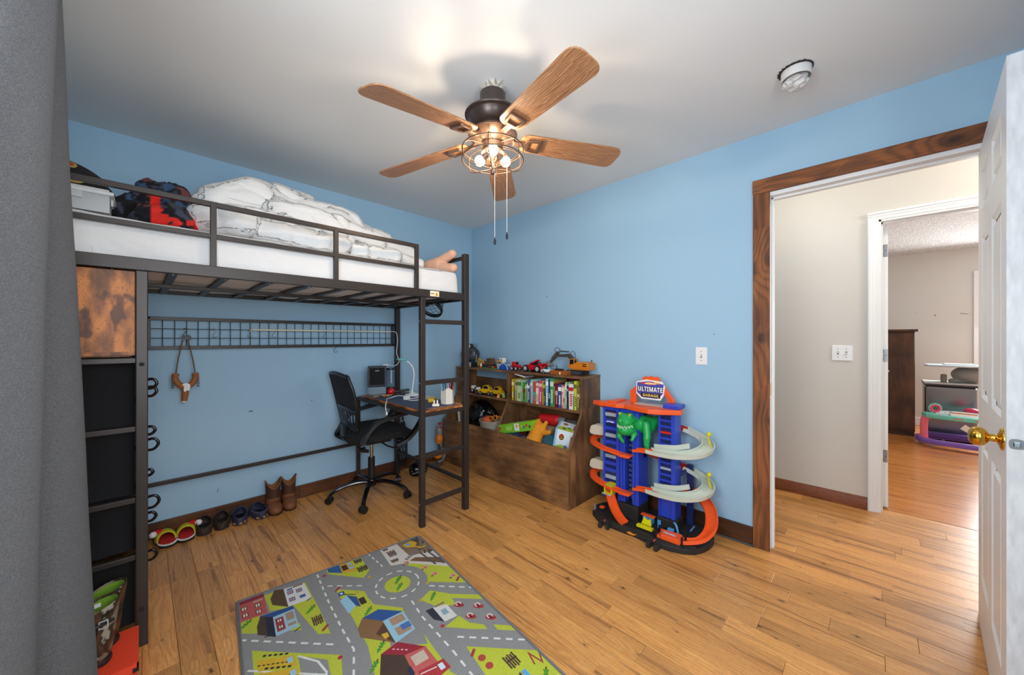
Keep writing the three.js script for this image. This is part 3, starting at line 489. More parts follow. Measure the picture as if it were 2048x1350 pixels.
{
  const top = [ // upper folds
    [[-2.3, 1.93, 0.72], [-2.14, 2.02, 0.66], 0.1, 0.12], [[-2.12, 2.04, 0.62], [-1.86, 2.06, 0.54], 0.115, 0.12], [[-2.02, 1.97, 0.74], [-1.72, 1.93, 0.76], 0.085, 0.085], [[-1.86, 2.03, 0.6], [-1.56, 1.98, 0.62], 0.115, 0.115], [[-1.7, 1.93, 0.72], [-1.44, 1.87, 0.78], 0.085, 0.07], [[-1.58, 1.96, 0.55], [-1.3, 1.9, 0.6], 0.115, 0.105], [[-1.42, 1.88, 0.68], [-1.18, 1.83, 0.74], 0.085, 0.07], [[-1.3, 1.86, 0.58], [-1.1, 1.81, 0.6], 0.1, 0.07], [[-1.15, 1.8, 0.66], [-1.08, 1.775, 0.68], 0.065, 0.045],
    [[-2.16, 1.87, 0.8], [-2.0, 1.87, 0.82], 0.055, 0.06]], low = [ // rolls along the mattress edge
    [[-2.33, 1.82, 0.8], [-2.2, 1.82, 0.86], 0.085, 0.088], [[-2.1, 1.805, 0.82], [-2.02, 1.8, 0.86], 0.07, 0.066], [[-1.95, 1.8, 0.85], [-1.74, 1.795, 0.87], 0.066, 0.066], [[-1.66, 1.79, 0.82], [-1.6, 1.795, 0.86], 0.056, 0.05], [[-1.53, 1.79, 0.84], [-1.38, 1.785, 0.87], 0.06, 0.06], [[-1.3, 1.78, 0.83], [-1.16, 1.775, 0.82], 0.052, 0.046]], core = [[[-2.15, 1.84, 0.45], [-1.2, 1.8, 0.45], 0.17, 0.12], [[-2.15, 1.79, 0.65], [-1.1, 1.775, 0.62], 0.1, 0.07], [[-2.2, 1.88, 0.35], [-2.22, 1.88, 0.6], 0.13, 0.1]];
  const fn = (x, y, z) => {
    const w = 0.05 * (noise3(x * 5, y * 5, z * 5) - 0.5), X = x + w, Y = y - w, Z = z + w;
    let d = 9; for (const [a, b, ra, rb] of core) d = smin(d, capsule(x, y, z, a, b, ra, rb), 0.05);
    for (const [a, b, ra, rb] of low) d = smin(d, capsule(X, Y, Z, a, b, ra, rb), 0.008); for (const [a, b, ra, rb] of top) d = smin(d, capsule(X, Y, Z, a, b, ra, rb), 0.012);
    const r = 1 - Math.abs(2 * noise3(X * 6 + Y * 5, Y * 7 - X * 3, Z * 6) - 1), q = 1 - Math.abs(2 * noise3(X * 14 - Y * 9, Y * 15 + X * 6, Z * 12) - 1);
    return Math.max(d + 0.016 * r * r * r + 0.004 * q * q * q - 0.006, 1.735 - y);
  };
  solo('comforter', 'bunched white down comforter heaped on the loft mattress', 'comforter', uvm(sdf(fn, [-2.5, 1.7, 0.1], [-0.85, 2.26, 1.05], 128, 160000), 'x'), std('#e6e5e3', 0.9, { bumpMap: clothBump, bumpScale: 0.009 }));
  // fleece throw with a bold print
  const fc = [[[-2.58, 1.8, 0.72], [-2.5, 1.83, 0.66], 0.08, 0.09], [[-2.52, 1.86, 0.7], [-2.45, 1.9, 0.66], 0.08, 0.07], [[-2.46, 1.79, 0.8], [-2.45, 1.86, 0.72], 0.07, 0.065], [[-2.54, 1.77, 0.84], [-2.46, 1.77, 0.86], 0.05, 0.05], [[-2.52, 1.95, 0.66], [-2.44, 1.94, 0.68], 0.05, 0.04]];
  const fl = paint(sdf((x, y, z) => { let d = 9; for (const [a, b, ra, rb] of fc) d = smin(d, capsule(x, y, z, a, b, ra, rb), 0.02); const r = 1 - Math.abs(2 * noise3(x * 16 + y * 6, y * 14, z * 14 + x * 5) - 1); const r2 = 1 - Math.abs(2 * noise3(x * 30 - y * 12, y * 28, z * 26) - 1); return Math.max(d - 0.034 * r - 0.012 * r2 + 0.02, 1.738 - y); }, [-2.8, 1.7, 0.45], [-2.3, 2.05, 0.98], 64, 60000), (x, y, z) => {
    const n = fbm(x * 17 + 2, y * 15 + z * 6, 3, 6), m = fbm(x * 22 + 9, y * 18 - z * 9, 3, 16);
    if (x > -2.54 && n > 0.42 && y < 1.92 && z > 0.7) return '#e02a1e'; if (n < 0.34 && y > 1.86) return '#33506f'; if (m > 0.66) return '#6d3a3a'; if (m < 0.33) return '#3b4150'; return '#141318';
  });
  solo('fleece_blanket', 'crumpled black fleece throw with orange-red print on the loft bed', 'blanket', fl, std('#ffffff', 1, { vertexColors: true }));
  const j = thing('jacket', 'folded black garment with round orange and gold patches', 'jacket');
  obj('body', sdf((x, y, z) => { let d = smin(ellip(x, y, z, [-2.82, 1.83, 0.58], [0.17, 0.19, 0.19]), capsule(x, y, z, [-2.75, 1.87, 0.66], [-2.7, 1.8, 0.68], 0.07, 0.05), 0.05); d = Math.max(d, 1.738 - y, -2.878 - x); return d - 0.012 * (1 - Math.abs(2 * noise3(x * 9, y * 16, z * 9) - 1)); }, [-2.95, 1.7, 0.4], [-2.55, 2.05, 0.95], 44), blackCloth, j);
  for (const [x, y, z] of [[-2.79, 1.985, 0.69], [-2.765, 1.905, 0.762]]) { const p = obj('patch', cyl(0.026, 0.004, 0, 0, 0, 24).rotateX(0.75).translate(x, y, z), std('#b9a458', 0.7), j); obj('emblem', cyl(0.018, 0.006, 0, 0, 0, 20).rotateX(0.75).translate(x, y + 0.0005, z), std('#b8421c', 0.7), p); }
  const tb = thing('storage_bin', 'pale grey lidded plastic bin on the loft mattress', 'storage bin', [-2.758, 1.736, 0.895]);
  obj('tub', new THREE.BoxGeometry(0.2, 0.07, 0.16).translate(0, 0.035, 0), phys('#c9cbcb', 0.35, { transmission: 0.25, thickness: 0 }), tb); obj('lid', [bx(0.226, 0.016, 0.184, 0, 0.076, 0, 0.006), bx(0.2, 0.012, 0.158, 0, 0.088, 0, 0.005)], std('#d6d7d6', 0.4), tb); objs('latch', [bx(0.06, 0.03, 0.008, 0, 0.058, 0.085, 0.003), bx(0.008, 0.03, 0.05, 0.105, 0.058, 0, 0.003)], std('#bfc1c0', 0.4), tb);
  const pl = [[[-1.02, 1.78, 0.76], [-0.99, 1.79, 0.84], 0.05, 0.045], [[-0.995, 1.8, 0.8], [-0.965, 1.852, 0.965], 0.036, 0.03], [[-1.0, 1.765, 0.84], [-0.975, 1.745, 0.99], 0.036, 0.03]];
  solo('plush_toy', 'beige plush toy with soft limbs at the end of the loft mattress', 'plush toy', sdf((x, y, z) => { let d = 9; for (const [a, b, ra, rb] of pl) d = smin(d, capsule(x, y, z, a, b, ra, rb), 0.02); return d - 0.004 * noise3(x * 60, y * 60, z * 60); }, [-1.13, 1.66, 0.58], [-0.9, 1.92, 1.05], 44), std('#dcae93', 1));
}
// ---- small basketball hoop under the bed end
{
  const t = thing('basketball_hoop', 'mini black basketball hoop with net clipped under the loft bed', 'hoop', [-0.985, 1.47, 0.72]);
  t.rotation.set(0.1, 0.5, -0.75);
  obj('rim', [new THREE.TorusGeometry(0.085, 0.008, 8, 40).rotateX(Math.PI / 2), lathe([[0.08, -0.016], [0.092, -0.016], [0.092, 0.01], [0.08, 0.01]], 40)], blackSatin, t);
  obj('bracket', [bx(0.03, 0.05, 0.11, -0.1, 0, 0, 0.004), bx(0.006, 0.014, 0.05, -0.117, 0, 0, 0.001)], blackSatin, t);
  const net = []; for (let k = 0; k < 10; k++) for (const s of [1, -1]) net.push(tube(Array.from({ length: 7 }, (_, i) => { const a = (k + s * i * 0.5) / 10 * 6.283, r = 0.084 - 0.004 * i; return [Math.cos(a) * r, 0.01 + 0.016 * i, Math.sin(a) * r]; }), 0.0016, 12, false, 5));
  bits('net', net, std('#2b2a33', 0.8), t);
}
// ---- things hung on the wire grid
function sHook(x, y, mat, label) {
  return solo('s_hook', label, 'hook', tube([[-0.007, 0.018, 0.0], [-0.004, 0.027, 0.004], [0.004, 0.029, 0.006], [0.01, 0.022, 0.006], [0.004, 0.008, 0.008], [-0.006, -0.008, 0.01], [-0.01, -0.02, 0.014], [-0.004, -0.028, 0.02], [0.006, -0.026, 0.026], [0.009, -0.018, 0.028]], 0.0016, 44, false, 6), mat, 'hooks on the wire grid', [x, y, 0.045]);
}
sHook(-2.372, 1.27, blackGloss, 'black wire S-hook holding the leather slingshot');
[[-2.226, 'next to the slingshot'], [-2.035, 'at the start of the light strip'], [-1.89, 'hanging under the cream light strip']].forEach(([x, s]) => sHook(x, 1.268, chrome, 'thin empty silver S-hook ' + s));
sHook(-1.545, 1.262, blackGloss, 'dark empty S-hook on the wire beneath the light strip');
sHook(-1.461, 1.15, blackGloss, 'dark S-hook hanging from the grid bottom frame');
{
  const s = thing('slingshot', 'brown leather slingshot with a white feather-shaped emblem, hung on the grid', 'slingshot', [-2.372, 0.94, 0.09]);
  const tan = std('#9c5a22', 0.6);
  obj('fork', sweep(circ(0.0165, 12).map(([a, b]) => [a, b * 0.8]), [[-0.046, 0.075, 0], [-0.048, 0.045, 0], [-0.034, 0.012, 0], [0, -0.014, 0], [0.034, 0.012, 0], [0.048, 0.045, 0], [0.046, 0.075, 0]], { n: 40, up: V(0, 0, 1) }), tan, s);
  obj('handle', sweep(circ(0.019, 12).map(([a, b]) => [a, b * 0.8]), [[0, -0.012, 0], [-0.002, -0.06, 0], [-0.006, -0.098, 0]], { n: 12, up: V(0, 0, 1), scale: (k) => 1 - 0.25 * k }), tan, s);
  obj('end_cap', ball(0.014, -0.006, -0.1, 0, 1, 0.6, 0.8), white, s);
  bits('lacing', [-1, 1].flatMap((k) => Array.from({ length: 7 }, (_, i) => bx(0.012, 0.005, 0.03, k * (0.06 - Math.pow(Math.max(0, 3 - i), 2) * 0.003), 0.068 - i * 0.013, 0).rotateZ(0))), blackGloss, s);
  obj('emblem', ext(splineShape([[-0.02, 0.012], [-0.004, 0.02], [0.014, 0.014], [0.02, -0.008], [0.012, -0.03], [0.004, -0.024], [-0.004, -0.034], [-0.012, -0.026], [-0.01, -0.002]], 30), 0.004, 0.001).translate(0.002, -0.006, 0.013), white, s);
  objs('band', [tube([[-0.045, 0.075, 0.004], [-0.035, 0.16, 0.003], [-0.012, 0.285, -0.008]], 0.0036, 12), tube([[0.045, 0.075, 0.004], [0.034, 0.16, 0.003], [0.012, 0.285, -0.008]], 0.0036, 12)], std('#6d5a3c', 0.6), s);
  obj('pouch', ext(splineShape([[-0.022, 0.012], [0, 0.016], [0.02, 0.014], [0.024, -0.006], [0.012, -0.02], [0, -0.012], [-0.016, -0.002]], 30), 0.006, 0.001).translate(0.003, 0.298, -0.014), black, s);
}
{
  const l = thing('light_strip', 'slim cream light strip on the wire grid with white cord', 'light strip');
  obj('strip', [bb(-2.015, -0.985, 1.289, 1.299, 0.06, 0.067, 0.002), tube([[-2.013, 1.295, 0.064], [-2.03, 1.29, 0.066], [-2.025, 1.275, 0.068]], 0.003, 10)], std('#e5d9b8', 0.5), l);
  obj('cord', tube([[-0.985, 1.296, 0.066], [-0.955, 1.29, 0.1], [-0.945, 1.22, 0.11], [-0.952, 1.1, 0.11], [-0.945, 1.03, 0.14], [-0.99, 0.995, 0.16], [-1.06, 1.003, 0.18], [-1.1, 1.007, 0.19]], 0.003, 60), whitePlastic, l);
  obj('switch', bx(0.05, 0.012, 0.02, -1.1, 1.008, 0.19, 0.004), whitePlastic, l);
}

// ================================================================ office chair
{
  const c = thing('office_chair', 'black mesh-back swivel office chair pulled up to the desk', 'chair', [-1.299, 0, 0.36], -0.06);
  const plastic = std('#161617', 0.42), glossy = std('#0f0f10', 0.18), fabric = std('#131313', 0.95, { bumpMap: weaveBump, bumpScale: 0.0008 });
  // five-star base
  const base = obj('base', lathe([[0, 0.085], [0.036, 0.086], [0.04, 0.095], [0.038, 0.13], [0.028, 0.145], [0, 0.146]], 24), glossy, c);
  for (let k = 0; k < 5; k++) {
    const a = -(53 + 72 * k) * Math.PI / 180 + 0.06, R = (g) => g.rotateY(a);
    const leg = obj('base_leg', R(sweep(circ(0.018, 10).map(([x, y]) => [x, y * 0.8]), [[0.02, 0.115, 0], [0.1, 0.122, 0], [0.2, 0.108, 0], [0.262, 0.085, 0], [0.292, 0.062, 0]], { n: 24, scale: (t) => 1.15 - 0.35 * t })), glossy, base);
    const tw = rr(-0.8, 0.8), W = (g) => g.rotateY(tw).translate(0.296, 0, 0).rotateY(a);
    obj('caster', [W(cyl(0.026, 0.017, 0, 0, 0, 20).rotateX(Math.PI / 2).translate(0, 0.026, 0.012)), W(cyl(0.026, 0.017, 0, 0, 0, 20).rotateX(Math.PI / 2).translate(0, 0.026, -0.012)), W(bx(0.03, 0.028, 0.014, -0.006, 0.044, 0, 0.006)), R(rod([0.296, 0.03, 0], [0.296, 0.065, 0], 0.008))], plastic, base);
  }
  obj('sleeve', cyl(0.026, 0.17, 0, 0.22, 0), plastic, c); obj('gas_spring', cyl(0.0145, 0.16, 0, 0.36, 0), chrome, c);
  obj('tilt_box', [bx(0.2, 0.035, 0.14, 0.0, 0.435, 0, 0.01), bx(0.05, 0.02, 0.05, 0.16, 0.425, 0.1, 0.008)], plastic, c);
  const lv = obj('lever', tube([[0.02, 0.425, 0.06], [0.04, 0.405, 0.13], [0.075, 0.395, 0.19]], 0.006, 16), plastic, c); obj('lever_grip', bx(0.05, 0.014, 0.024, 0.085, 0.394, 0.2, 0.006), plastic, lv);
  // seat
  const sh = new THREE.BoxGeometry(0.5, 0.085, 0.49, 24, 6, 24), sp = sh.attributes.position;
  for (let i = 0; i < sp.count; i++) { let x = sp.getX(i), y = sp.getY(i), z = sp.getZ(i); const u = x / 0.25, w = z / 0.245, q = Math.pow(Math.pow(Math.abs(u), 3.5) + Math.pow(Math.abs(w), 3.5), 1 / 3.5), m = Math.max(Math.abs(u), Math.abs(w)) || 1, s = q > 0 ? m / q : 1; const edge = sst(0.65, 1, m); x *= s; z *= s; y = y * (1 - 0.5 * edge * edge) + 0.012 * (1 - edge) - 0.03 * sst(0.4, 1, u) - 0.006 * Math.cos(w * 3); sp.setXYZ(i, x, y, z); }
  sh.computeVertexNormals(); obj('seat', sh.translate(0.01, 0.5, 0), fabric, c);
  // backrest: mesh in a bowed frame, ribbed lumbar shell
  const B = (s, t) => { const y = 0.56 + 0.4 * t, w = mix(0.165, 0.222, sst(0, 0.55, t)) - 0.02 * sst(0.75, 1, t), z = (s * 2 - 1) * w; return [-0.215 - 0.02 * Math.sin(t * 3) - 0.085 * t * t + 0.55 * z * z * 1.1, y + 0.02 * Math.cos((s - 0.5) * 3), z]; };
  const rim = []; for (let i = 0; i <= 14; i++) rim.push(B(0, i / 14)); for (let i = 1; i <= 12; i++) rim.push(B(i / 12, 1)); for (let i = 13; i >= 0; i--) rim.push(B(1, i / 14)); for (let i = 11; i >= 1; i--) rim.push(B(i / 12, 0));
  obj('back_frame', tube(rim, 0.0125, 160, true, 8), plastic, c);
  const twoSided = std('#1c1d1f', 0.9, { side: THREE.DoubleSide, bumpMap: weaveBump, bumpScale: 0.001 });
  obj('mesh_back', grid((s, t) => { const p = B(s, 0.36 + 0.64 * t); return [p[0], p[1], p[2], p[2], p[1]]; }, 20, 24), twoSided, c);
  const lumbar = obj('lumbar_shell', [grid((s, t) => { const p = B(s, 0.3 + 0.08 * t); return [p[0] - 0.006, p[1], p[2]]; }, 20, 4), grid((s, t) => { const p = B(s, 0.1 * t); return [p[0] - 0.006, p[1], p[2]]; }, 20, 4)], std('#18191b', 0.4, { side: THREE.DoubleSide }), c);
  for (let k = 0; k < 7; k++) { const s = 0.1 + k * 0.133; obj('rib', sweep([[-0.012, -0.003], [0.012, -0.003], [0.012, 0.003], [-0.012, 0.003]], [B(s, 0.06), B(s, 0.14), B(s, 0.22), B(s, 0.33)].map((p) => [p[0] - 0.006, p[1], p[2]]), { n: 10, up: V(1, 0, 0) }), plastic, lumbar); }
  obj('back_bracket', sweep([[-0.035, -0.008], [0.035, -0.008], [0.035, 0.008], [-0.035, 0.008]], [[0.02, 0.43, 0], [-0.15, 0.435, 0], [-0.235, 0.48, 0], [-0.25, 0.6, 0]], { n: 20, up: V(0, 0.7, 0.0).applyAxisAngle(V(0, 0, 1), 0.3) }), plastic, c);
  for (const z of [-0.262, 0.262]) obj('armrest', sweep([[-0.026, -0.011], [0.026, -0.011], [0.024, 0.011], [-0.024, 0.011]], [[-0.16, 0.425, z * 0.85], [-0.205, 0.46, z * 0.98], [-0.17, 0.545, z], [-0.1, 0.622, z * 1.02], [0.02, 0.65, z * 1.02], [0.16, 0.668, z], [0.235, 0.66, z], [0.262, 0.625, z], [0.225, 0.55, z], [0.14, 0.46, z * 0.97], [0.08, 0.425, z * 0.85]], { n: 80 }), plastic, c);
  for (const o of c.children) if (!['base', 'sleeve', 'gas_spring'].includes(o.name)) o.position.x += 0.035;   // the seat sits forward of its column
}

// ================================================================ things on the desk
const DY = 0.755;
solo('desk_mat', 'slate blue mat covering the loft bed desk', 'desk mat', uvm(bb(-1.262, -0.955, DY, DY + 0.0035, 0.3, 1.0, 0.001)), std('#46546f', 0.85));
const DM = DY + 0.0036;
{
  const s = thing('speaker', 'black box speaker on a clear plastic stand, back of desk', 'speaker', [-1.178, DY, 0.2], -0.42);
  obj('cabinet', [bx(0.145, 0.165, 0.11, 0, 0.163, 0, 0.006)], black, s); obj('grille', bx(0.118, 0.142, 0.004, 0, 0.165, 0.0555, 0.002), blackCloth, s); obj('badge', bx(0.03, 0.006, 0.002, 0, 0.212, 0.058), lightGrey, s);
  obj('stand', [bx(0.14, 0.07, 0.1, 0, 0.042, 0, 0.008)], phys('#dfe6ea', 0.08, { transmission: 0.85, thickness: 0.0, ior: 1.45 }), s); obj('foot', bx(0.145, 0.008, 0.105, 0, 0.004, 0, 0.003), blackSatin, s);
  const t = thing('bubble_tube', 'clear upright tube lamp with black caps beside the speaker', 'tube lamp', [-1.05, DY, 0.19]);
  obj('base', cyl(0.038, 0.06, 0, 0.03, 0, 28), blackSatin, t); obj('tube', new THREE.CylinderGeometry(0.034, 0.034, 0.15, 28, 1, true).translate(0, 0.135, 0), phys('#d7e2ea', 0.04, { transmission: 0.92, thickness: 0, side: THREE.DoubleSide }), t); obj('cap', cyl(0.037, 0.014, 0, 0.216, 0, 28), blackSatin, t); obj('stripe', bx(0.006, 0.11, 0.001, -0.012, 0.15, 0.0332), whitePlastic, t);
}
solo('ball', 'small glossy red ball on the desk in front of the tube lamp', 'ball', ball(0.031, -1.085, DY + 0.0305, 0.262, 1, 1, 1, 24), red);
solo('stapler', 'black stapler lying between red ball and desk lamp', 'stapler', [bx(0.13, 0.012, 0.03, 0, 0.007, 0, 0.004).rotateY(-0.5).translate(-0.99, DY, 0.27), bx(0.125, 0.02, 0.028, 0.004, 0.028, 0, 0.007).rotateZ(0.12).rotateY(-0.5).translate(-0.99, DY, 0.27), cyl(0.008, 0.03, -0.058, 0.02, 0, 10).rotateX(0).rotateY(-0.5).translate(-0.99, DY, 0.27)], blackSatin);
solo('wood_coaster', 'small round pale wood disc at the desk edge', 'coaster', cyl(0.026, 0.008, -1.222, DY + 0.004, 0.272, 24), std('#b08a62', 0.6));
{
  const p = thing('dish', 'shallow wooden dish of coloured beads on the desk', 'dish', [-1.162, DM, 0.34]);
  obj('plate', lathe([[0, 0.002], [0.03, 0.002], [0.043, 0.009], [0.044, 0.011], [0.03, 0.005], [0, 0.005]], 28), std('#c9b090', 0.6), p);
  const cols = [red, yellow, green, std('#d8c7a4', 0.6), orange, white]; for (let i = 0; i < 9; i++) obj('bead', ball(0.007, Math.cos(i * 2.4) * 0.004 * i * 0.9, 0.011, Math.sin(i * 2.4) * 0.004 * i * 0.9, 1, 0.8, 1, 10), cols[i % 6], p);
}
{
  const l = thing('desk_lamp', 'white gooseneck desk lamp with round turquoise shade', 'desk lamp', [-0.99, DM, 0.44]);
  obj('base', lathe([[0, 0], [0.055, 0], [0.06, 0.006], [0.057, 0.014], [0.03, 0.02], [0.012, 0.03], [0.008, 0.045], [0, 0.046]], 32), whitePlastic, l);
  obj('neck', tube([[0, 0.03, 0], [0.006, 0.1, 0.006], [0.012, 0.17, 0.012], [0.002, 0.235, 0.006], [-0.022, 0.275, -0.012], [-0.04, 0.29, -0.025]], 0.0055, 40), whitePlastic, l);
  const s = obj('lamp_shade', [new THREE.TorusGeometry(0.034, 0.011, 12, 36).rotateX(Math.PI / 2).scale(1, 0.8, 1).rotateZ(-0.15).translate(-0.068, 0.3, -0.04)], std('#79c7c4', 0.4), l);
  obj('diffuser', cyl(0.03, 0.006, -0.068, 0.299, -0.04, 28), whitePlastic, s);
}
{
  const u = thing('power_hub', 'white power adapter block with white cable hanging off the desk', 'adapter', [-1.12, DM, 0.585]);
  obj('block', bx(0.05, 0.03, 0.03, 0, 0.015, 0, 0.004).rotateY(0.4), whitePlastic, u);
  obj('cable', tube([[0.01, 0.02, -0.02], [-0.02, 0.022, -0.1], [-0.06, 0.008, -0.13], [-0.12, 0.008, -0.09], [-0.155, 0.004, -0.02], [-0.172, -0.015, 0.0], [-0.172, -0.05, 0.0], [-0.168, -0.075, 0.004]], 0.003, 60), whitePlastic, u); obj('plug', bx(0.014, 0.022, 0.01, -0.167, -0.085, 0.005, 0.003), whitePlastic, u);
  obj('cable_coil', new THREE.TorusGeometry(0.05, 0.003, 8, 40).rotateX(Math.PI / 2).scale(1.2, 1, 1).translate(0.05, 0.004, 0.05), whitePlastic, u);
}
[['#c5c3c0', 'topmost paper pad of the pile beside the lamp', 0.0125], ['#a84a52', 'red notebook in the pile beside the lamp', 0.0085], ['#7fa3bd', 'pale blue booklet at the bottom of the pile beside the lamp', 0.0045]].forEach(([col, label, y], i) => solo('notebook', label, 'notebook', bx(0.1, 0.004, 0.14, -0.985 + i * 0.004, DM - 0.0025 + y, 0.62 + i * 0.006).translate(0, 0, 0), std(col, 0.7), 'papers on the desk'));
solo('tape_measure', 'yellow plastic tape measure on the desk mat', 'tape measure', [bx(0.1, 0.03, 0.045, 0, 0.0155, 0, 0.008).rotateY(0.9).translate(-1.035, DM, 0.8), bx(0.016, 0.012, 0.03, 0.056, 0.01, 0, 0.003).rotateY(0.9).translate(-1.035, DM, 0.8)], yellow);
solo('plug_adapter', 'white two-pronged plug standing at the desk front', 'plug', [bx(0.05, 0.016, 0.034, 0, 0.008, 0, 0.004), bx(0.011, 0.03, 0.01, -0.011, 0.028, 0, 0.004), bx(0.011, 0.03, 0.01, 0.011, 0.028, 0, 0.004)].map((g) => g.rotateY(-0.6).translate(-1.115, DM, 0.975)), std('#f0e2d2', 0.4));
{
  const cup = thing('pen_holder', 'white hexagonal pen holder with wavy rim on the desk', 'pen holder', [-0.99, DM, 0.94], 0.2);
  const n = 48, R = 0.05, fn = (r, y0, y1w) => grid((s, t) => { const a = s * 6.2832, k = Math.cos(Math.PI / 6) / Math.cos(((a + Math.PI / 6) % (Math.PI / 3)) - Math.PI / 6), top = y1w ? 0.105 + 0.012 * Math.cos(a * 3 + 0.5) : 0.105; return [Math.cos(a) * r * k, mix(y0, top, t), -Math.sin(a) * r * k]; }, n, 6);
  obj('cup', [toCreasedNormals(fn(R, 0, true), 0.4), toCreasedNormals(fn(R - 0.004, 0.004, true), 0.4), new THREE.CylinderGeometry(R * 0.98, R * 0.98, 0.004, 6).rotateY(Math.PI / 6).translate(0, 0.002, 0)], std('#ded6c8', 0.5, { side: THREE.DoubleSide }), cup);
  const cols = [['#1f2f7a', 'navy'], ['#c3202b', 'red'], ['#9e1a2c', 'dark red'], ['#2d7ec4', 'blue'], ['#e7e3dc', 'white'], ['#e0a23c', 'orange'], ['#6d3c8f', 'purple'], ['#2c8f4e', 'green'], ['#101012', 'black'], ['#e9c6b0', 'peach'], ['#3fb3c8', 'turquoise'], ['#d6d6d6', 'silver'], ['#7c4a2a', 'brown'], ['#e4577f', 'pink']];
  cols.forEach(([col, nm], i) => { const a = i / 14 * 6.283 * 2 + 0.3, r = i % 2 ? 0.034 : 0.018, lean = 0.16, L = 0.14 + 0.022 * hash(i, 3, 2);
    const p = thing('pen', nm + ' pen standing in the white pen holder', 'pen', [-0.99 + Math.cos(a) * r * 0.72, DM + 0.0085, 0.94 + Math.sin(a) * r * 0.72], 0, 'pens in the holder');
    p.rotation.set(Math.sin(a) * lean, 0, -Math.cos(a) * lean); obj('barrel', cyl(0.0042, L, 0, L / 2, 0, 8), std(col, 0.4), p); obj('tip', new THREE.ConeGeometry(0.0042, 0.012, 8).translate(0, L + 0.006, 0), i % 3 ? std(col, 0.4) : offWhite, p); });
}

// ================================================================ corner between bed and bookcase
{
  const g = thing('toy_blower', 'orange and grey toy garden blower standing against the bookcase', 'toy', [-0.53, 0, 0.14]); const clear = phys('#a9a49c', 0.15, { transmission: 0.4, thickness: 0 });
  obj('nozzle', lathe([[0.014, 0.3], [0.03, 0.29], [0.036, 0.25], [0.036, 0.245], [0.026, 0.215], [0.018, 0.205]].reverse(), 24).translate(0.01, 0, 0), std('#e8801f', 0.45), g);
  obj('hopper', lathe([[0.03, 0.3], [0.034, 0.33], [0.026, 0.36], [0.012, 0.385], [0.0, 0.388]], 20).translate(0.01, 0, 0), clear, g); objs('cap', [bx(0.024, 0.024, 0.024, 0.02, 0.4, 0, 0.006), bx(0.026, 0.022, 0.024, 0.012, 0.365, 0.014, 0.006)], red, g);
  obj('shaft', rod([0.01, 0.06, 0], [0.01, 0.21, 0], 0.012), darkGrey, g); obj('body', ball(0.05, 0.0, 0.1, 0, 0.95, 0.85, 0.8, 20), std('#e8801f', 0.45), g);
  obj('hose', tube([[0.02, 0.16, 0.01], [0.055, 0.14, 0.01], [0.06, 0.08, 0.015], [0.03, 0.045, 0.02], [-0.03, 0.035, 0.03]], 0.014, 40), grey, g); obj('foot', [bx(0.1, 0.035, 0.05, -0.06, 0.018, 0.03, 0.012), bx(0.05, 0.03, 0.08, 0.0, 0.015, 0.01, 0.01)], std('#4a4642', 0.3), g);
  const h = thing('visor_helmet', 'glossy black toy helmet with visor on the floor by the bed leg', 'helmet', [-0.8, 0, 0.22]);
  obj('shell', sdf((x, y, z) => Math.max(Math.max(ellip(x, y, z, [0, 0.045, 0], [0.085, 0.075, 0.07]), -ellip(x, y, z, [0.02, 0.03, 0.05], [0.05, 0.045, 0.05])), 0.003 - y), [-0.1, -0.01, -0.1], [0.1, 0.14, 0.1], 36), blackGloss, h);
  objs('strap', [tube([[-0.08, 0.05, 0.02], [0, 0.075, 0.07], [0.08, 0.05, 0.02]], 0.006, 20), tube([[-0.08, 0.03, 0.03], [0, 0.05, 0.08], [0.08, 0.03, 0.03]], 0.005, 20)], grey, h);
  const n = thing('net_bag', 'limp black net bag hanging on the bed leg beneath the desk', 'net bag', [-0.885, 0.05, 0.1]);
  const strands = []; for (let k = 0; k < 9; k++) for (const s of [1, -1]) strands.push(tube(Array.from({ length: 9 }, (_, i) => { const a = (k + s * i * 0.45) / 9 * 6.283, r = 0.016 + 0.022 * Math.sin(i / 8 * 2.6); return [Math.cos(a) * r, 0.42 - 0.05 * i, Math.sin(a) * r]; }), 0.003, 18, false, 5));
  bits('netting', strands, black, n); obj('handle', tube([[0, 0.41, 0.01], [0.0, 0.47, 0.0], [0.0, 0.44, -0.015]], 0.005, 12), black, n);
}

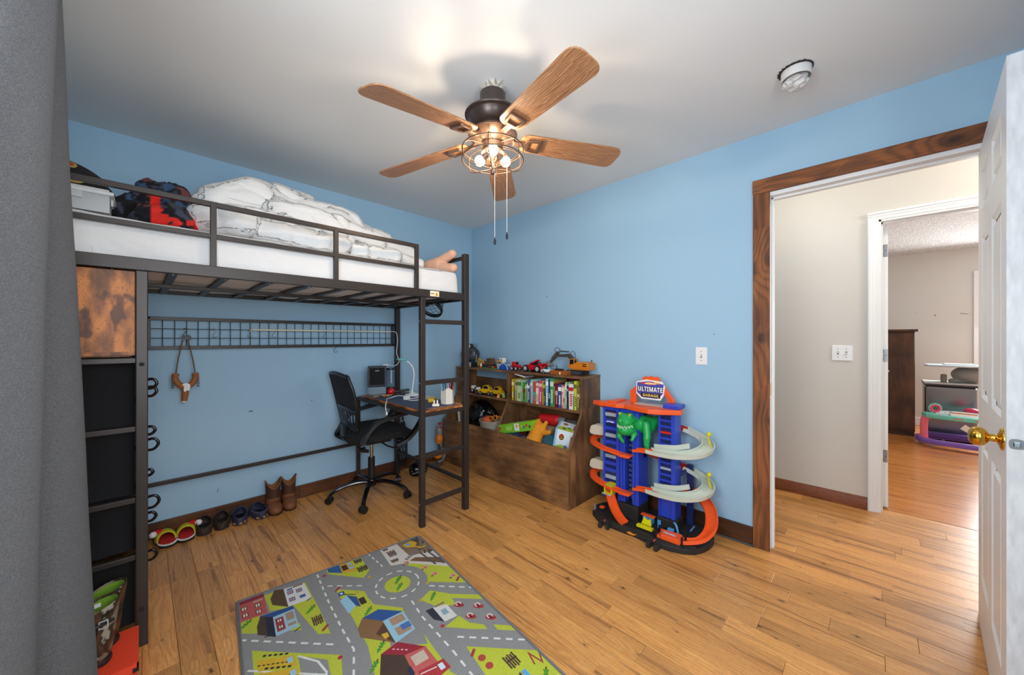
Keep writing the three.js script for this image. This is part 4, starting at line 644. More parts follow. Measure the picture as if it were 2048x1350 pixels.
// ================================================================ bookcase with toy bins
const TOPY = 0.945, SHY = 0.686, ZA = 0.075, ZC = 1.615, DIVZ = 0.825, XB = -0.265, XP = -0.41, LIP = 0.43, BINY = 0.2, ALONG = -Math.PI / 2;
{
  const b = thing('bookcase', 'dark stained wooden bookcase with slanted toy bins beneath', 'bookcase', [-0.2, 0, 0.845]), put = at(b);
  const prof = [[0, 0], [0, TOPY - 0.018], [XB + 0.006, TOPY - 0.018], [XB + 0.006, SHY - 0.02], [XP + 0.004, LIP], [XP + 0.004, 0]];
  const panel = (z0, z1, p = prof) => uvm(ext(p, z1 - z0, 0.001, 1).translate(0, 0, z0), 'y', z0, 0.3);
  put('side_panel', panel(ZA, ZA + 0.018), walnut); put('side_panel', panel(ZC - 0.018, ZC), walnut);
  put('divider', panel(DIVZ - 0.009, DIVZ + 0.009, [[-0.012, BINY], [-0.012, TOPY - 0.018], [XB + 0.008, TOPY - 0.018], [XB + 0.008, SHY - 0.02], [XP + 0.02, LIP - 0.004], [XP + 0.02, BINY]]), walnut);
  put('top', uvm(bb(XB, 0, TOPY - 0.018, TOPY, ZA - 0.004, ZC + 0.003, 0.002), 'z', 0.2), walnut);
  put('front_panel', uvm(bb(XP - 0.018, XP, 0, LIP + 0.004, ZA, ZC, 0.002), 'z', 0.5, 0.1), walnut);
  put('shelf', uvm(bb(XB + 0.004, 0, SHY - 0.018, SHY, DIVZ + 0.009, ZC - 0.018, 0.001), 'z', 0.7), walnut); put('shelf', uvm(bb(XB + 0.004, 0, SHY - 0.018, SHY, ZA + 0.018, DIVZ - 0.009, 0.001), 'z', 0.1, 0.4), walnut);
  put('bin_floor', uvm(bb(XP, 0, BINY - 0.012, BINY, ZA + 0.018, ZC - 0.018), 'z'), walnut);
  put('back_panel', uvm(bb(-0.012, 0, 0, 0.826, ZA + 0.018, DIVZ, 0.0), 'z', 0.33), walnut); put('back_panel', uvm(bb(-0.012, 0, 0, TOPY - 0.018, DIVZ, ZC - 0.018), 'z', 0.9), walnut);
}
// ---- books
{
  const e = [0.87, 0.892, 0.904, 0.917, 0.931, 0.989, 0.996, 1.028, 1.046, 1.06, 1.081, 1.099, 1.119, 1.153, 1.183, 1.216, 1.233, 1.255, 1.284, 1.303, 1.34, 1.356, 1.383, 1.413, 1.434, 1.448, 1.469, 1.483, 1.529, 1.537, 1.562, 1.582, 1.592];
  const kinds = [['yellow', '#d9b91c', '#f2efdf', 0.185], ['olive', '#6d7a2a', '#e5d34a', 0.18], ['striped', '#d8d2c2', '#7a5c26', 0.182], ['gold', '#c99a1e', '#6b4d12', 0.18], ['wide mint green', '#b9cfa6', '#4f7f3d', 0.185], ['slim white', '#e7e5e0', '#c8b06a', 0.16], ['grass green', '#2f9a3f', '#6d4427', 0.165], ['lime', '#a9c43b', '#e6e2b8', 0.155], ['sky blue', '#9cc3d8', '#ffffff', 0.17], ['indigo', '#4a4f92', '#e4e4f0', 0.195], ['slate blue', '#8797ad', '#dfe5ea', 0.19], ['pale teal', '#9fc7c4', '#e9d9a0', 0.2], ['red and teal', '#c64a42', '#5aa39c', 0.18], ['white and peach', '#e8ddd0', '#c7705a', 0.175], ['pink', '#d8407c', '#f3c8c0', 0.195], ['bright yellow', '#e6cf1d', '#d06a1c', 0.195], ['dark green', '#33564a', '#a7b64e', 0.19], ['thick pale blue', '#9dbbd6', '#ffffff', 0.22], ['navy', '#24345e', '#8fa6c8', 0.215], ['thick green', '#34a35c', '#cfe8d2', 0.22], ['bronze', '#9a7a3e', '#3b2d16', 0.215], ['maroon', '#6d1730', '#d0a7b0', 0.19], ['royal blue', '#3a55a5', '#ffffff', 0.18], ['salmon', '#d98475', '#f3e3da', 0.178], ['cream', '#e6dcc3', '#a9764a', 0.17], ['pale green', '#9fc48c', '#e9efd8', 0.205], ['deep blue', '#22315f', '#9fb6da', 0.18], ['thick red and white', '#e4dcd9', '#c81f2b', 0.196], ['slim teal', '#3f8f8c', '#d7ece8', 0.17], ['chartreuse', '#c3cf34', '#5d6a1f', 0.222], ['brown patterned', '#8a6a48', '#d0b68c', 0.19], ['thin cream', '#efe9e0', '#c9a58f', 0.175]];
  const pages = std('#e9e4d6', 0.9);
  const ord = ['first', 'second', 'third', 'fourth', 'fifth', 'sixth', 'seventh', 'eighth', 'ninth', 'tenth'];
  kinds.forEach(([nm, col, acc, h], i) => {
    const z0 = e[i] + 0.0006, z1 = e[i + 1] - 0.0006, w = z1 - z0, d = 0.155 + 0.05 * hash(i, 4, 1), x1 = 0.012 * hash(i, 2, 3);
    const t = thing('book', nm + ' spined book standing in the bookcase row', 'book', [XB + 0.014 + x1, SHY, (z0 + z1) / 2], ALONG, 'books in the bookcase row');
    const c = Math.min(0.0022, w * 0.2), cm = std(col, 0.55), am = std(acc, 0.6);
    obj('cover', [bx(w, h, c, 0, h / 2, -c / 2), bx(c, h, d, -w / 2 + c / 2, h / 2, -d / 2), bx(c, h, d, w / 2 - c / 2, h / 2, -d / 2)], cm, t);
    obj('pages', bx(w - 2 * c, h - 0.006, d - c - 0.003, 0, h / 2, -d / 2), pages, t);
    const sp = obj('spine_band', bx(w * 0.96, h * (0.1 + 0.1 * hash(i, 7, 1)), 0.0006, 0, h * (0.82 - 0.5 * hash(i, 9, 1) * (i % 3 ? 0 : 1)), 0.0003), am, t);
    if (w > 0.018) { const n = 4 + i % 4, ts = []; for (let k = 0; k < n; k++) ts.push(bx(w * 0.5, h * 0.045, 0.0006, w * 0.05 * (k % 2), h * (0.16 + 0.07 * k), 0.0003)); bits('spine_marks', ts, am, t); }
  });
  const f = thing('book', 'pale grey book lying slanted on top of the book row', 'book', [XB + 0.05, SHY + 0.222, 0.945], ALONG); f.rotation.set(0, ALONG, 0); const tilt = -0.17;
  obj('cover', bx(0.13, 0.016, 0.12, 0, 0, -0.05, 0.001).rotateZ(tilt), std('#b7aca4', 0.6), f); obj('pages', bx(0.127, 0.012, 0.122, -0.002, 0, -0.0485).rotateZ(tilt), pages, f);
  solo('book', 'wide maroon hardback hidden behind the royal blue book', 'book', bb(-0.075, -0.03, SHY, SHY + 0.228, 1.36, 1.5, 0.002), std('#6a1530', 0.55));
  solo('book', 'dark teal picture book standing behind the pale blue books', 'book', bb(-0.06, -0.03, SHY, SHY + 0.232, 1.1, 1.3, 0.002), std('#2f5668', 0.55));
}
// ---- toy vehicles
const tyre = std('#141414', 0.8), hub = std('#b9bcc0', 0.3, { metalness: 0.7 }), tint = std('#15191d', 0.12);
function wheels(t, r, w, xs, zs, hubMat = hub) { for (const x of xs) for (const z of zs) { const q = obj('wheel', cyl(r, w, 0, 0, 0, 20).rotateX(Math.PI / 2).translate(x, r, z), tyre, t); obj('hub', cyl(r * 0.6, w * 1.08, 0, 0, 0, 16).rotateX(Math.PI / 2).translate(x, r, z), hubMat, q); } }
function toyCar(pos, turn, s, col, label, style = 'beetle', col2) {
  const t = thing('toy_car', label, 'toy car', pos, turn, 'toy cars on the bookcase'), m = std(col, 0.25), m2 = std(col2 ?? col, 0.25);
  const P = { beetle: [[-0.5, 0.12], [-0.48, 0.24], [-0.36, 0.36], [-0.2, 0.4], [0.3, 0.36], [0.46, 0.26], [0.5, 0.12]], sedan: [[-0.5, 0.1], [-0.5, 0.26], [-0.3, 0.3], [0.25, 0.3], [0.48, 0.24], [0.5, 0.1]] }[style];
  const C = { beetle: [[-0.34, 0.34], [-0.24, 0.54], [-0.1, 0.62], [0.12, 0.58], [0.22, 0.36]], sedan: [[-0.34, 0.29], [-0.24, 0.46], [0.05, 0.47], [0.2, 0.29]] }[style];
  const S = (pts, w, b) => ext(pts.map(([x, y]) => [x * s, y * s]), w * s, b * s).translate(0, 0, -w * s / 2);
  obj('body', S(P, 0.4, 0.03), m, t); const k = obj('cabin', S(C, 0.34, 0.02), m2, t);
  const ins = C.map(([x, y]) => { const cx = -0.05, cy = 0.44; return [cx + (x - cx) * 0.72, cy + (y - cy) * 0.68 + 0.01]; }); obj('windows', S(ins, 0.352, 0.002), tint, k);
  objs('bumper', [bx(0.03 * s, 0.05 * s, 0.36 * s, 0.505 * s, 0.14 * s, 0, 0.01 * s), bx(0.03 * s, 0.05 * s, 0.36 * s, -0.505 * s, 0.14 * s, 0, 0.01 * s)], chrome, t); objs('headlight', [-1, 1].map((q) => ball(0.035 * s, 0.47 * s, 0.25 * s, q * 0.13 * s, 0.6, 1, 1, 10)), chrome, t);
  wheels(t, 0.115 * s, 0.07 * s, [-0.3 * s, 0.3 * s], [-0.19 * s, 0.19 * s]); return t;
}
const CS = SHY + 0.0005;
toyCar([-0.17, CS, 0.235], ALONG + 2.6, 0.15, '#b85a26', 'orange and white toy sedan at the end of the car shelf', 'sedan', '#d9d6cf');
toyCar([-0.2, CS, 0.33], ALONG + 2.9, 0.135, '#1c1c1e', 'black toy sedan with white roof on the car shelf', 'sedan', '#e4e2de');
toyCar([-0.1, CS, 0.4], ALONG + 2.8, 0.13, '#dcd8d2', 'white toy sedan behind the black one on the car shelf', 'sedan');
toyCar([-0.205, CS, 0.475], ALONG + 3.5, 0.155, '#dfae12', 'yellow toy beetle car beside the black sedan', 'beetle');
toyCar([-0.17, CS, 0.6], ALONG + 3.3, 0.145, '#d6a510', 'yellow toy beetle car facing the book divider', 'beetle');
toyCar([-0.11, CS, 0.725], ALONG + 3.0, 0.135, '#3c2a1e', 'dark brown toy beetle car by the book divider', 'beetle');
toyCar([-0.12, CS, 0.275], ALONG + 0.2, 0.1, '#7d5a36', 'small tan toy sedan at the back of the car shelf', 'sedan');
solo('toy_block', 'orange, yellow and green toy brick figure lying at the shelf edge', 'toy brick', [bx(0.05, 0.02, 0.026, 0, 0.01, 0), bx(0.02, 0.03, 0.022, 0.03, 0.015, 0)].map((g) => g.rotateY(0.7).translate(-0.235, CS, 0.685)), std('#d98a2b', 0.4));
solo('toy_block', 'pale green toy brick leaning beside the dark beetle car', 'toy brick', bx(0.018, 0.045, 0.02, 0, 0.024, 0).rotateZ(0.35).translate(-0.215, CS + 0.003, 0.735), std('#9fbf5a', 0.4));
// ---- on top of the bookcase
const TY = TOPY + 0.0005;
{
  const x = thing('toy_excavator', 'orange and dark grey toy excavator with raised boom', 'toy excavator', [-0.13, TY, 1.5], ALONG), or = std('#cf7a1e', 0.35), gm = std('#4a4440', 0.4);
  for (const z of [-0.045, 0.045]) { const tr = obj('track', ext(splineShape([[-0.085, 0.018], [-0.07, 0.002], [0.04, 0.002], [0.06, 0.018], [0.04, 0.036], [-0.07, 0.036]], 40), 0.03, 0.003).translate(0, 0, z - 0.015), std('#2a2826', 0.7), x); bits('tread', Array.from({ length: 14 }, (_, i) => bx(0.004, 0.003, 0.034, -0.075 + i * 0.0095, 0.037, z)).concat(Array.from({ length: 5 }, (_, i) => cyl(0.012, 0.032, 0, 0, 0, 12).rotateX(Math.PI / 2).translate(-0.065 + i * 0.026, 0.019, z))), darkGrey, tr); }
  obj('undercarriage', bx(0.09, 0.02, 0.07, -0.012, 0.03, 0), darkGrey, x);
  const body = obj('body', [bx(0.15, 0.008, 0.11, 0.045, 0.046, 0, 0.003), ext([[-0.065, 0.05], [0.115, 0.05], [0.12, 0.09], [0.1, 0.102], [0.02, 0.104], [-0.02, 0.088], [-0.065, 0.078]], 0.1, 0.004).translate(0, 0, -0.05)], or, x);
  obj('vent', [bx(0.034, 0.006, 0.002, 0.085, 0.088, 0.051), bx(0.034, 0.008, 0.002, 0.085, 0.074, 0.051)], black, body); obj('exhaust', cyl(0.004, 0.02, 0.105, 0.112, -0.02, 10), black, body);
  const cab = obj('cab', [bx(0.05, 0.006, 0.042, -0.035, 0.124, 0.028, 0.002), ...[[-0.057, 0.01], [-0.013, 0.01], [-0.057, 0.046], [-0.013, 0.046]].map(([a, b]) => bx(0.005, 0.045, 0.005, a, 0.1, b))], or, x); obj('cab_glass', bx(0.04, 0.04, 0.034, -0.035, 0.1, 0.028), tint, cab);
  obj('boom', [ext([[-0.03, 0.08], [-0.015, 0.1], [-0.09, 0.165], [-0.215, 0.152], [-0.225, 0.135], [-0.1, 0.135]], 0.022, 0.002).translate(0, 0, -0.02)], gm, x);
  obj('stick', ext([[-0.2, 0.168], [-0.212, 0.178], [-0.232, 0.172], [-0.298, 0.09], [-0.286, 0.08], [-0.222, 0.132]], 0.018, 0.002).translate(0, 0, -0.018), gm, x);
  objs('cylinder', [rod([-0.1, 0.178, -0.009], [-0.185, 0.182, -0.009], 0.005), rod([-0.185, 0.182, -0.009], [-0.215, 0.176, -0.009], 0.003), rod([-0.225, 0.178, -0.009], [-0.282, 0.118, -0.009], 0.0045), rod([-0.05, 0.075, 0.006], [-0.1, 0.14, 0.006], 0.005)], darkGrey, x);
  objs('hose', [tube([[-0.09, 0.16, 0], [-0.06, 0.185, 0], [-0.035, 0.17, 0], [-0.03, 0.13, 0], [-0.01, 0.11, 0]], 0.002, 24), tube([[-0.185, 0.165, 0], [-0.19, 0.2, 0], [-0.215, 0.212, 0], [-0.24, 0.2, 0], [-0.235, 0.175, 0]], 0.002, 24)], black, x);
  obj('bucket', ext([[-0.292, 0.092], [-0.31, 0.1], [-0.322, 0.085], [-0.31, 0.055], [-0.29, 0.05], [-0.272, 0.06], [-0.285, 0.075]], 0.05, 0.002).translate(0, 0, -0.034), std('#9c98a0', 0.4, { metalness: 0.5 }), x);
}
{
  const w = thing('wooden_box', 'flat orange wooden box with white tag on the bookcase', 'box', [-0.225, TY, 1.392], ALONG); obj('box', bx(0.155, 0.034, 0.06, 0, 0.017, 0, 0.002), std('#ffc46a', 0.55, { map: bladeTex, }), w); obj('tag', bx(0.012, 0.02, 0.0008, 0.016, 0.014, 0.0305), white, w);
  solo('toy_remote', 'small black remote with antenna resting on the wooden box', 'remote', [bx(0.07, 0.012, 0.03, 0, 0.006, 0, 0.004).rotateY(ALONG).translate(-0.225, TY + 0.0345, 1.38), rod([-0.225, TY + 0.045, 1.36], [-0.225, TY + 0.075, 1.35], 0.003)], black);
  toyCar([-0.215, TY, 1.255], ALONG + 0.25, 0.11, '#dcdcdc', 'white and red toy patrol car beside the wooden box', 'sedan', '#7fb9c9');
  const r = thing('toy_race_car', 'large red toy race car with open wing door on the bookcase', 'toy car', [-0.165, TY, 1.075], ALONG);
  obj('body', [ext([[-0.115, 0.02], [-0.11, 0.045], [-0.04, 0.062], [0.04, 0.06], [0.1, 0.066], [0.112, 0.05], [0.11, 0.02]], 0.1, 0.006).translate(0, 0, -0.05), bx(0.05, 0.01, 0.1, 0.095, 0.072, 0, 0.003)], red, r); obj('canopy', ext([[-0.05, 0.06], [-0.02, 0.085], [0.03, 0.086], [0.06, 0.064]], 0.07, 0.004).translate(0, 0, -0.035), tint, r);
  obj('wing_door', bx(0.1, 0.012, 0.045, 0.03, 0.105, 0.025, 0.004).rotateZ(0.42).translate(0.03, -0.025, 0), red, r); obj('stripe', bx(0.06, 0.008, 0.101, 0.05, 0.045, 0), std('#6b2c74', 0.4), r); wheels(r, 0.03, 0.024, [-0.065, 0.07], [-0.048, 0.048], lightGrey);
  const k = thing('toy_truck', 'boxy red toy truck beside the race car', 'toy car', [-0.19, TY, 0.868], ALONG, 0); obj('body', [bx(0.075, 0.03, 0.05, 0, 0.035, 0, 0.003), bx(0.045, 0.03, 0.046, -0.012, 0.062, 0, 0.003)], red, k); obj('windscreen', bx(0.002, 0.018, 0.038, 0.0115, 0.064, 0), tint, k); wheels(k, 0.019, 0.014, [-0.024, 0.026], [-0.026, 0.026], lightGrey);
  const d = thing('toy_dome', 'small blue toy dome with arched white rim', 'toy', [-0.225, TY, 0.748], ALONG); obj('dome', ext(shapeOf(Array.from({ length: 17 }, (_, i) => [Math.cos(i / 16 * 3.1416) * 0.056, Math.sin(i / 16 * 3.1416) * 0.052])), 0.035, 0.004).translate(0, 0, -0.018), std('#2b52a8', 0.35), d); obj('rim', tube(Array.from({ length: 17 }, (_, i) => [Math.cos(i / 16 * 3.1416) * 0.06, 0.004 + Math.sin(i / 16 * 3.1416) * 0.055, 0.016]), 0.004, 32), std('#a9cbe4', 0.4), d);
  const q = thing('toy_duck', 'white brick-built toy bird with orange bill and red scarf', 'toy bird', [-0.15, TY, 0.645], ALONG);
  obj('body', [bx(0.08, 0.04, 0.05, 0, 0.02, 0, 0.004), bx(0.05, 0.012, 0.06, 0.05, 0.035, 0, 0.003), bx(0.03, 0.03, 0.03, -0.045, 0.03, 0, 0.003)], white, q); obj('head', bx(0.06, 0.045, 0.05, 0, 0.08, 0, 0.006), white, q); objs('eye', [bx(0.014, 0.01, 0.004, -0.016, 0.086, 0.026), bx(0.014, 0.01, 0.004, 0.018, 0.086, 0.026)], black, q); obj('bill', bx(0.056, 0.012, 0.03, 0, 0.072, 0.036, 0.004), std('#eaa21c', 0.4), q); obj('scarf', bx(0.03, 0.014, 0.012, 0.0, 0.055, 0.03, 0.004), red, q); objs('wing_patch', [bx(0.018, 0.016, 0.004, -0.02, 0.024, 0.026), bx(0.014, 0.012, 0.004, 0.03, 0.02, 0.026)], std('#1f6a5c', 0.4), q);
  const g = thing('brick_plate', 'thin green toy base plate with small brick scene', 'toy base plate', [-0.225, TY, 0.55], ALONG); obj('plate', bx(0.17, 0.006, 0.06, 0, 0.003, 0), std('#1f9a4c', 0.4), g); objs('brick', [bx(0.03, 0.016, 0.02, 0.0, 0.014, 0), bx(0.05, 0.008, 0.02, 0.02, 0.01, 0.015)], std('#6b3a2a', 0.5), g); obj('tree', new THREE.ConeGeometry(0.014, 0.025, 8).translate(0.03, 0.02, -0.01), green, g); obj('roof', bx(0.02, 0.02, 0.016, 0.045, 0.016, -0.016), red, g);
  const n = thing('toy_figure', 'tiny white and orange toy figure standing on the bookcase', 'toy figure', [-0.235, TY, 0.435], ALONG); obj('legs', bx(0.016, 0.018, 0.012, 0, 0.009, 0), orange, n); obj('torso', bx(0.018, 0.016, 0.012, 0, 0.026, 0), white, n); obj('head', cyl(0.007, 0.014, 0, 0.041, 0, 12), offWhite, n);
  const z = thing('toy_dozer', 'brown and yellow toy bulldozer beside the brick scene', 'toy bulldozer', [-0.14, TY, 0.43], ALONG), br = std('#6a4630', 0.5);
  objs('track', [-0.03, 0.03].map((zz) => ext(splineShape([[-0.09, 0.014], [-0.07, 0.002], [0.06, 0.002], [0.08, 0.014], [0.06, 0.03], [-0.07, 0.03]], 30), 0.022, 0.003).translate(0, 0, zz - 0.011)), std('#352c28', 0.7), z); obj('hull', [bx(0.14, 0.03, 0.06, 0.01, 0.045, 0, 0.004), bx(0.07, 0.035, 0.055, 0.04, 0.075, 0, 0.004)], br, z); obj('arm', bar([-0.02, 0.04, 0.03], [-0.11, 0.085, 0.03], 0.02, 0.02, 0.003), std('#c79226', 0.4), z); obj('blade', bx(0.012, 0.05, 0.09, -0.1, 0.035, 0, 0.004), std('#c79226', 0.4), z);
  const h = thing('toy_robot', 'hulking dark grey toy robot with black and white striped feet', 'toy robot', [-0.16, TY, 0.185], ALONG), gm = std('#46494f', 0.4);
  obj('torso', sdf((x, y, zz) => smin(ellip(x, y, zz, [-0.03, 0.12, 0.01], [0.075, 0.075, 0.075]), ellip(x, y, zz, [0.05, 0.125, 0], [0.06, 0.07, 0.06]), 0.02), [-0.13, 0.02, -0.1], [0.13, 0.22, 0.1], 36), gm, h); obj('chest', bx(0.06, 0.03, 0.02, 0.05, 0.15, 0.05, 0.006), std('#2d2f33', 0.3), h);
  obj('head', [bx(0.05, 0.04, 0.05, 0, 0.205, 0, 0.01), bx(0.03, 0.012, 0.03, 0, 0.228, 0, 0.004)], std('#2a2b2e', 0.35), h); obj('crest', ext([[-0.03, 0.2], [0.0, 0.235], [0.015, 0.225], [-0.01, 0.19]], 0.03, 0.002).translate(0, 0, 0.015), std('#c8892a', 0.4), h); objs('stripe', [ext([[0.0, 0.18], [0.03, 0.22], [0.045, 0.215], [0.015, 0.175]], 0.012, 0.001).translate(0, 0, 0.04), ext([[-0.08, 0.17], [-0.06, 0.21], [-0.05, 0.2], [-0.07, 0.16]], 0.012, 0.001).translate(0, 0, 0.04)], white, h);
  objs('foot', [-0.055, 0.05].map((x) => ext([[x - 0.035, 0], [x + 0.035, 0], [x + 0.02, 0.05], [x - 0.025, 0.05]], 0.08, 0.004).translate(0, 0, -0.02)), black, h); objs('foot_stripe', [-0.07, -0.045, 0.035, 0.06].map((x) => ext([[x, 0.003], [x + 0.01, 0.003], [x + 0.018, 0.045], [x + 0.008, 0.045]], 0.003).translate(0, 0, 0.0605)), white, h);
  obj('arm', [bar([0.07, 0.2, 0.01], [0.115, 0.13, 0.02], 0.022, 0.02, 0.004), bar([0.115, 0.13, 0.02], [0.12, 0.05, 0.03], 0.018, 0.018, 0.004)], std('#303236', 0.4), h); objs('cable', [tube([[0.06, 0.22, 0.01], [0.09, 0.235, 0.01], [0.11, 0.215, 0.01], [0.1, 0.19, 0.01]], 0.002, 20), tube([[0.11, 0.15, 0.02], [0.14, 0.16, 0.02], [0.135, 0.12, 0.02]], 0.002, 16)], black, h);
}
// ---- inside the bins
const BY = BINY + 0.0005;
{
  const u = thing('bucket', 'grey plastic tub with ribbed side in the toy bin', 'tub', [-0.27, BY, 0.63]); obj('tub', [lathe([[0.085, 0], [0.115, 0.27], [0.122, 0.272], [0.12, 0.28], [0.108, 0.276], [0.08, 0.006]].map(([r, y]) => [r, y]), 40), cyl(0.083, 0.006, 0, 0.003, 0, 32)], std('#a39a8c', 0.55, { side: THREE.DoubleSide }), u); bits('rib', [0.1, 0.14, 0.18, 0.22, 0.25].map((y) => new THREE.TorusGeometry(0.085 + y * 0.112, 0.0018, 6, 40).rotateX(Math.PI / 2).translate(0, y, 0)), std('#8a8174', 0.6), u);
  const bb_ = thing('basketball', 'small orange basketball in the grey tub', 'ball', [-0.29, BY + 0.255, 0.59]); obj('ball', ball(0.056, 0, 0, 0, 1, 1, 1, 24), std('#d2602a', 0.6), bb_); bits('seam', [new THREE.TorusGeometry(0.0562, 0.0012, 6, 40), new THREE.TorusGeometry(0.0562, 0.0012, 6, 40).rotateY(1.57), new THREE.TorusGeometry(0.0562, 0.0012, 6, 40).rotateX(1.57)].map((g) => g.rotateZ(0.5)), black, bb_);
  const s = thing('sunglasses', 'orange toy sunglasses with dark lenses on the tub', 'sunglasses', [-0.29, BY + 0.3, 0.675], ALONG); s.rotation.set(-0.5, ALONG, -0.25);
  const lens = (x) => { const a = splineShape([[x - 0.03, 0], [x - 0.02, 0.022], [x + 0.02, 0.022], [x + 0.03, 0], [x + 0.015, -0.02], [x - 0.015, -0.02]], 30), hh = new THREE.Path(splineShape([[x - 0.021, 0], [x - 0.013, 0.014], [x + 0.013, 0.014], [x + 0.021, 0], [x + 0.01, -0.013], [x - 0.01, -0.013]], 30).getPoints()); a.holes.push(hh); return ext(a, 0.012, 0.002); };
  obj('frame', [lens(-0.034), lens(0.034), bx(0.014, 0.01, 0.01, 0, 0.004, 0.006), bx(0.006, 0.01, 0.07, -0.066, 0.004, -0.03), bx(0.006, 0.01, 0.07, 0.066, 0.004, -0.03)], std('#cf7a22', 0.4), s); objs('lens', [-0.034, 0.034].map((x) => cyl(0.02, 0.003, 0, 0, 0, 20).scale(1, 1, 0.75).rotateX(Math.PI / 2).translate(x, 0, 0.005)), tint, s);
  solo('bag', 'crumpled glossy black bag at the back of the toy bin', 'bag', sdf((x, y, z) => ellip(x, y, z, [-0.13, 0.41, 0.33], [0.1, 0.17, 0.18]) - 0.02 * (1 - Math.abs(2 * noise3(x * 18, y * 18, z * 18) - 1)), [-0.33, 0.2, 0.1], [0.0, 0.65, 0.62], 40), blackGloss);
  const cover = canvasTex(128, 128, (c) => { c.fillStyle = '#9fc4d8'; c.fillRect(0, 0, 128, 128); c.fillStyle = '#c7c93c'; for (let i = 0; i < 9; i++) { c.beginPath(); c.arc(hash(i, 1) * 128, 70 + hash(i, 2) * 58, 14, 0, 7); c.fill(); } c.fillStyle = '#5a7f33'; c.fillRect(0, 112, 128, 16); c.fillStyle = '#a8442f'; c.fillRect(6, 60, 14, 30); });
  solo('picture_book', 'blue and green picture book leaning behind the grey tub', 'book', bx(0.16, 0.2, 0.012, 0, 0.1, 0).rotateX(-0.25).rotateY(ALONG).translate(-0.13, BY + 0.175, 0.72), std('#ffffff', 0.5, { map: cover }));
  solo('box', 'flat grey cardboard box under the black bag in the bin', 'box', bx(0.14, 0.17, 0.2, -0.32, BY + 0.085, 0.39), std('#b0a79a', 0.7));
  solo('toy_stick', 'slim pale toy baton leaning in the corner of the bin', 'baton', rod([-0.36, BY + 0.18, 0.26], [-0.3, BY + 0.3, 0.16], 0.012), std('#c9c6c2', 0.4));
}
function artBox(name, label, w, h, d, pos, rot, sides, draw) { // a printed carton: art on the faces turned to the room
  const t = solo(name, label, 'carton', new THREE.BoxGeometry(w, h, d), [0, 1, 2, 3, 4, 5].map((i) => std('#ffffff', 0.45, { map: canvasTex(256, 256, (c) => draw(c, i)) })), undefined, pos); t.rotation.set(...rot); return t;
}
artBox('carton', 'long lime green toy carton in the toy bin', 0.4, 0.075, 0.12, [-0.31, 0.485, 1.02], [-0.12, ALONG, 0.13], 1, (c, i) => { c.fillStyle = '#7cbf2c'; c.fillRect(0, 0, 256, 256); if (i !== 4 && i !== 2) return; c.fillStyle = '#a3d35c'; c.fillRect(60, 70, 50, 120); c.fillStyle = '#c33a1f'; c.fillRect(4, 60, 16, 90); c.fillStyle = '#e6e6e2'; c.fillRect(128, 20, 36, 200); c.fillStyle = '#d8a62c'; c.fillRect(140, 50, 14, 80); ['#dca72a', '#2f6fae', '#c23a2c', '#4d3a22'].forEach((k, j) => { c.fillStyle = k; c.fillRect(174 + j * 20, 70 + (j % 2) * 40, 12, 70); }); });
artBox('carton', 'dark blue toy carton below the lime green one', 0.36, 0.16, 0.14, [-0.31, 0.331, 1.03], [0.0, ALONG + 0.04, 0], 1, (c, i) => { c.fillStyle = '#243a82'; c.fillRect(0, 0, 256, 256); if (i !== 4 && i !== 2) return; c.fillStyle = '#3f86c4'; c.fillRect(0, 0, 90, 256); c.fillStyle = '#9fd0ea'; c.fillRect(60, 20, 12, 200); c.fillStyle = '#c8202a'; c.fillRect(100, 20, 34, 60); c.fillStyle = '#e6e6f0'; c.fillRect(104, 96, 8, 120); c.fillStyle = '#d9a58a'; c.fillRect(150, 120, 70, 50); c.fillStyle = '#243a82'; c.fillRect(158, 140, 54, 8); });
artBox('carton', 'white and light blue picture toy carton in the toy bin', 0.165, 0.21, 0.16, [-0.262, 0.452, 1.475], [0.35, ALONG + 0.45, 0.12], 1, (c, i) => {
  c.fillStyle = i === 1 || i === 0 ? '#3d7fb8' : '#d9e9f0'; c.fillRect(0, 0, 256, 256); if (i === 0 || i === 1) return; c.fillStyle = '#8fc0dc'; c.fillRect(0, 0, 24, 256); c.fillStyle = '#a9c23a'; c.beginPath(); c.moveTo(24, 170); c.quadraticCurveTo(120, 110, 256, 190); c.lineTo(256, 256); c.lineTo(24, 256); c.fill(); c.fillStyle = '#ffffff'; c.beginPath(); c.arc(84, 70, 40, 0, 7); c.fill(); c.fillStyle = '#a8432a'; c.beginPath(); c.arc(84, 70, 32, 0, 7); c.fill(); c.fillStyle = '#5d9a3a'; c.fillRect(66, 74, 40, 14); c.fillStyle = '#5a72b8'; c.beginPath(); c.arc(146, 160, 20, 0, 7); c.fill(); c.fillStyle = '#e0972c'; c.fillRect(186, 40, 34, 150); c.fillStyle = '#4668b0'; c.fillRect(196, 50, 14, 130); c.fillStyle = '#3a2a20'; c.fillRect(70, 190, 40, 30); c.fillStyle = '#e4b898'; c.beginPath(); c.arc(200, 225, 16, 0, 7); c.fill();
});
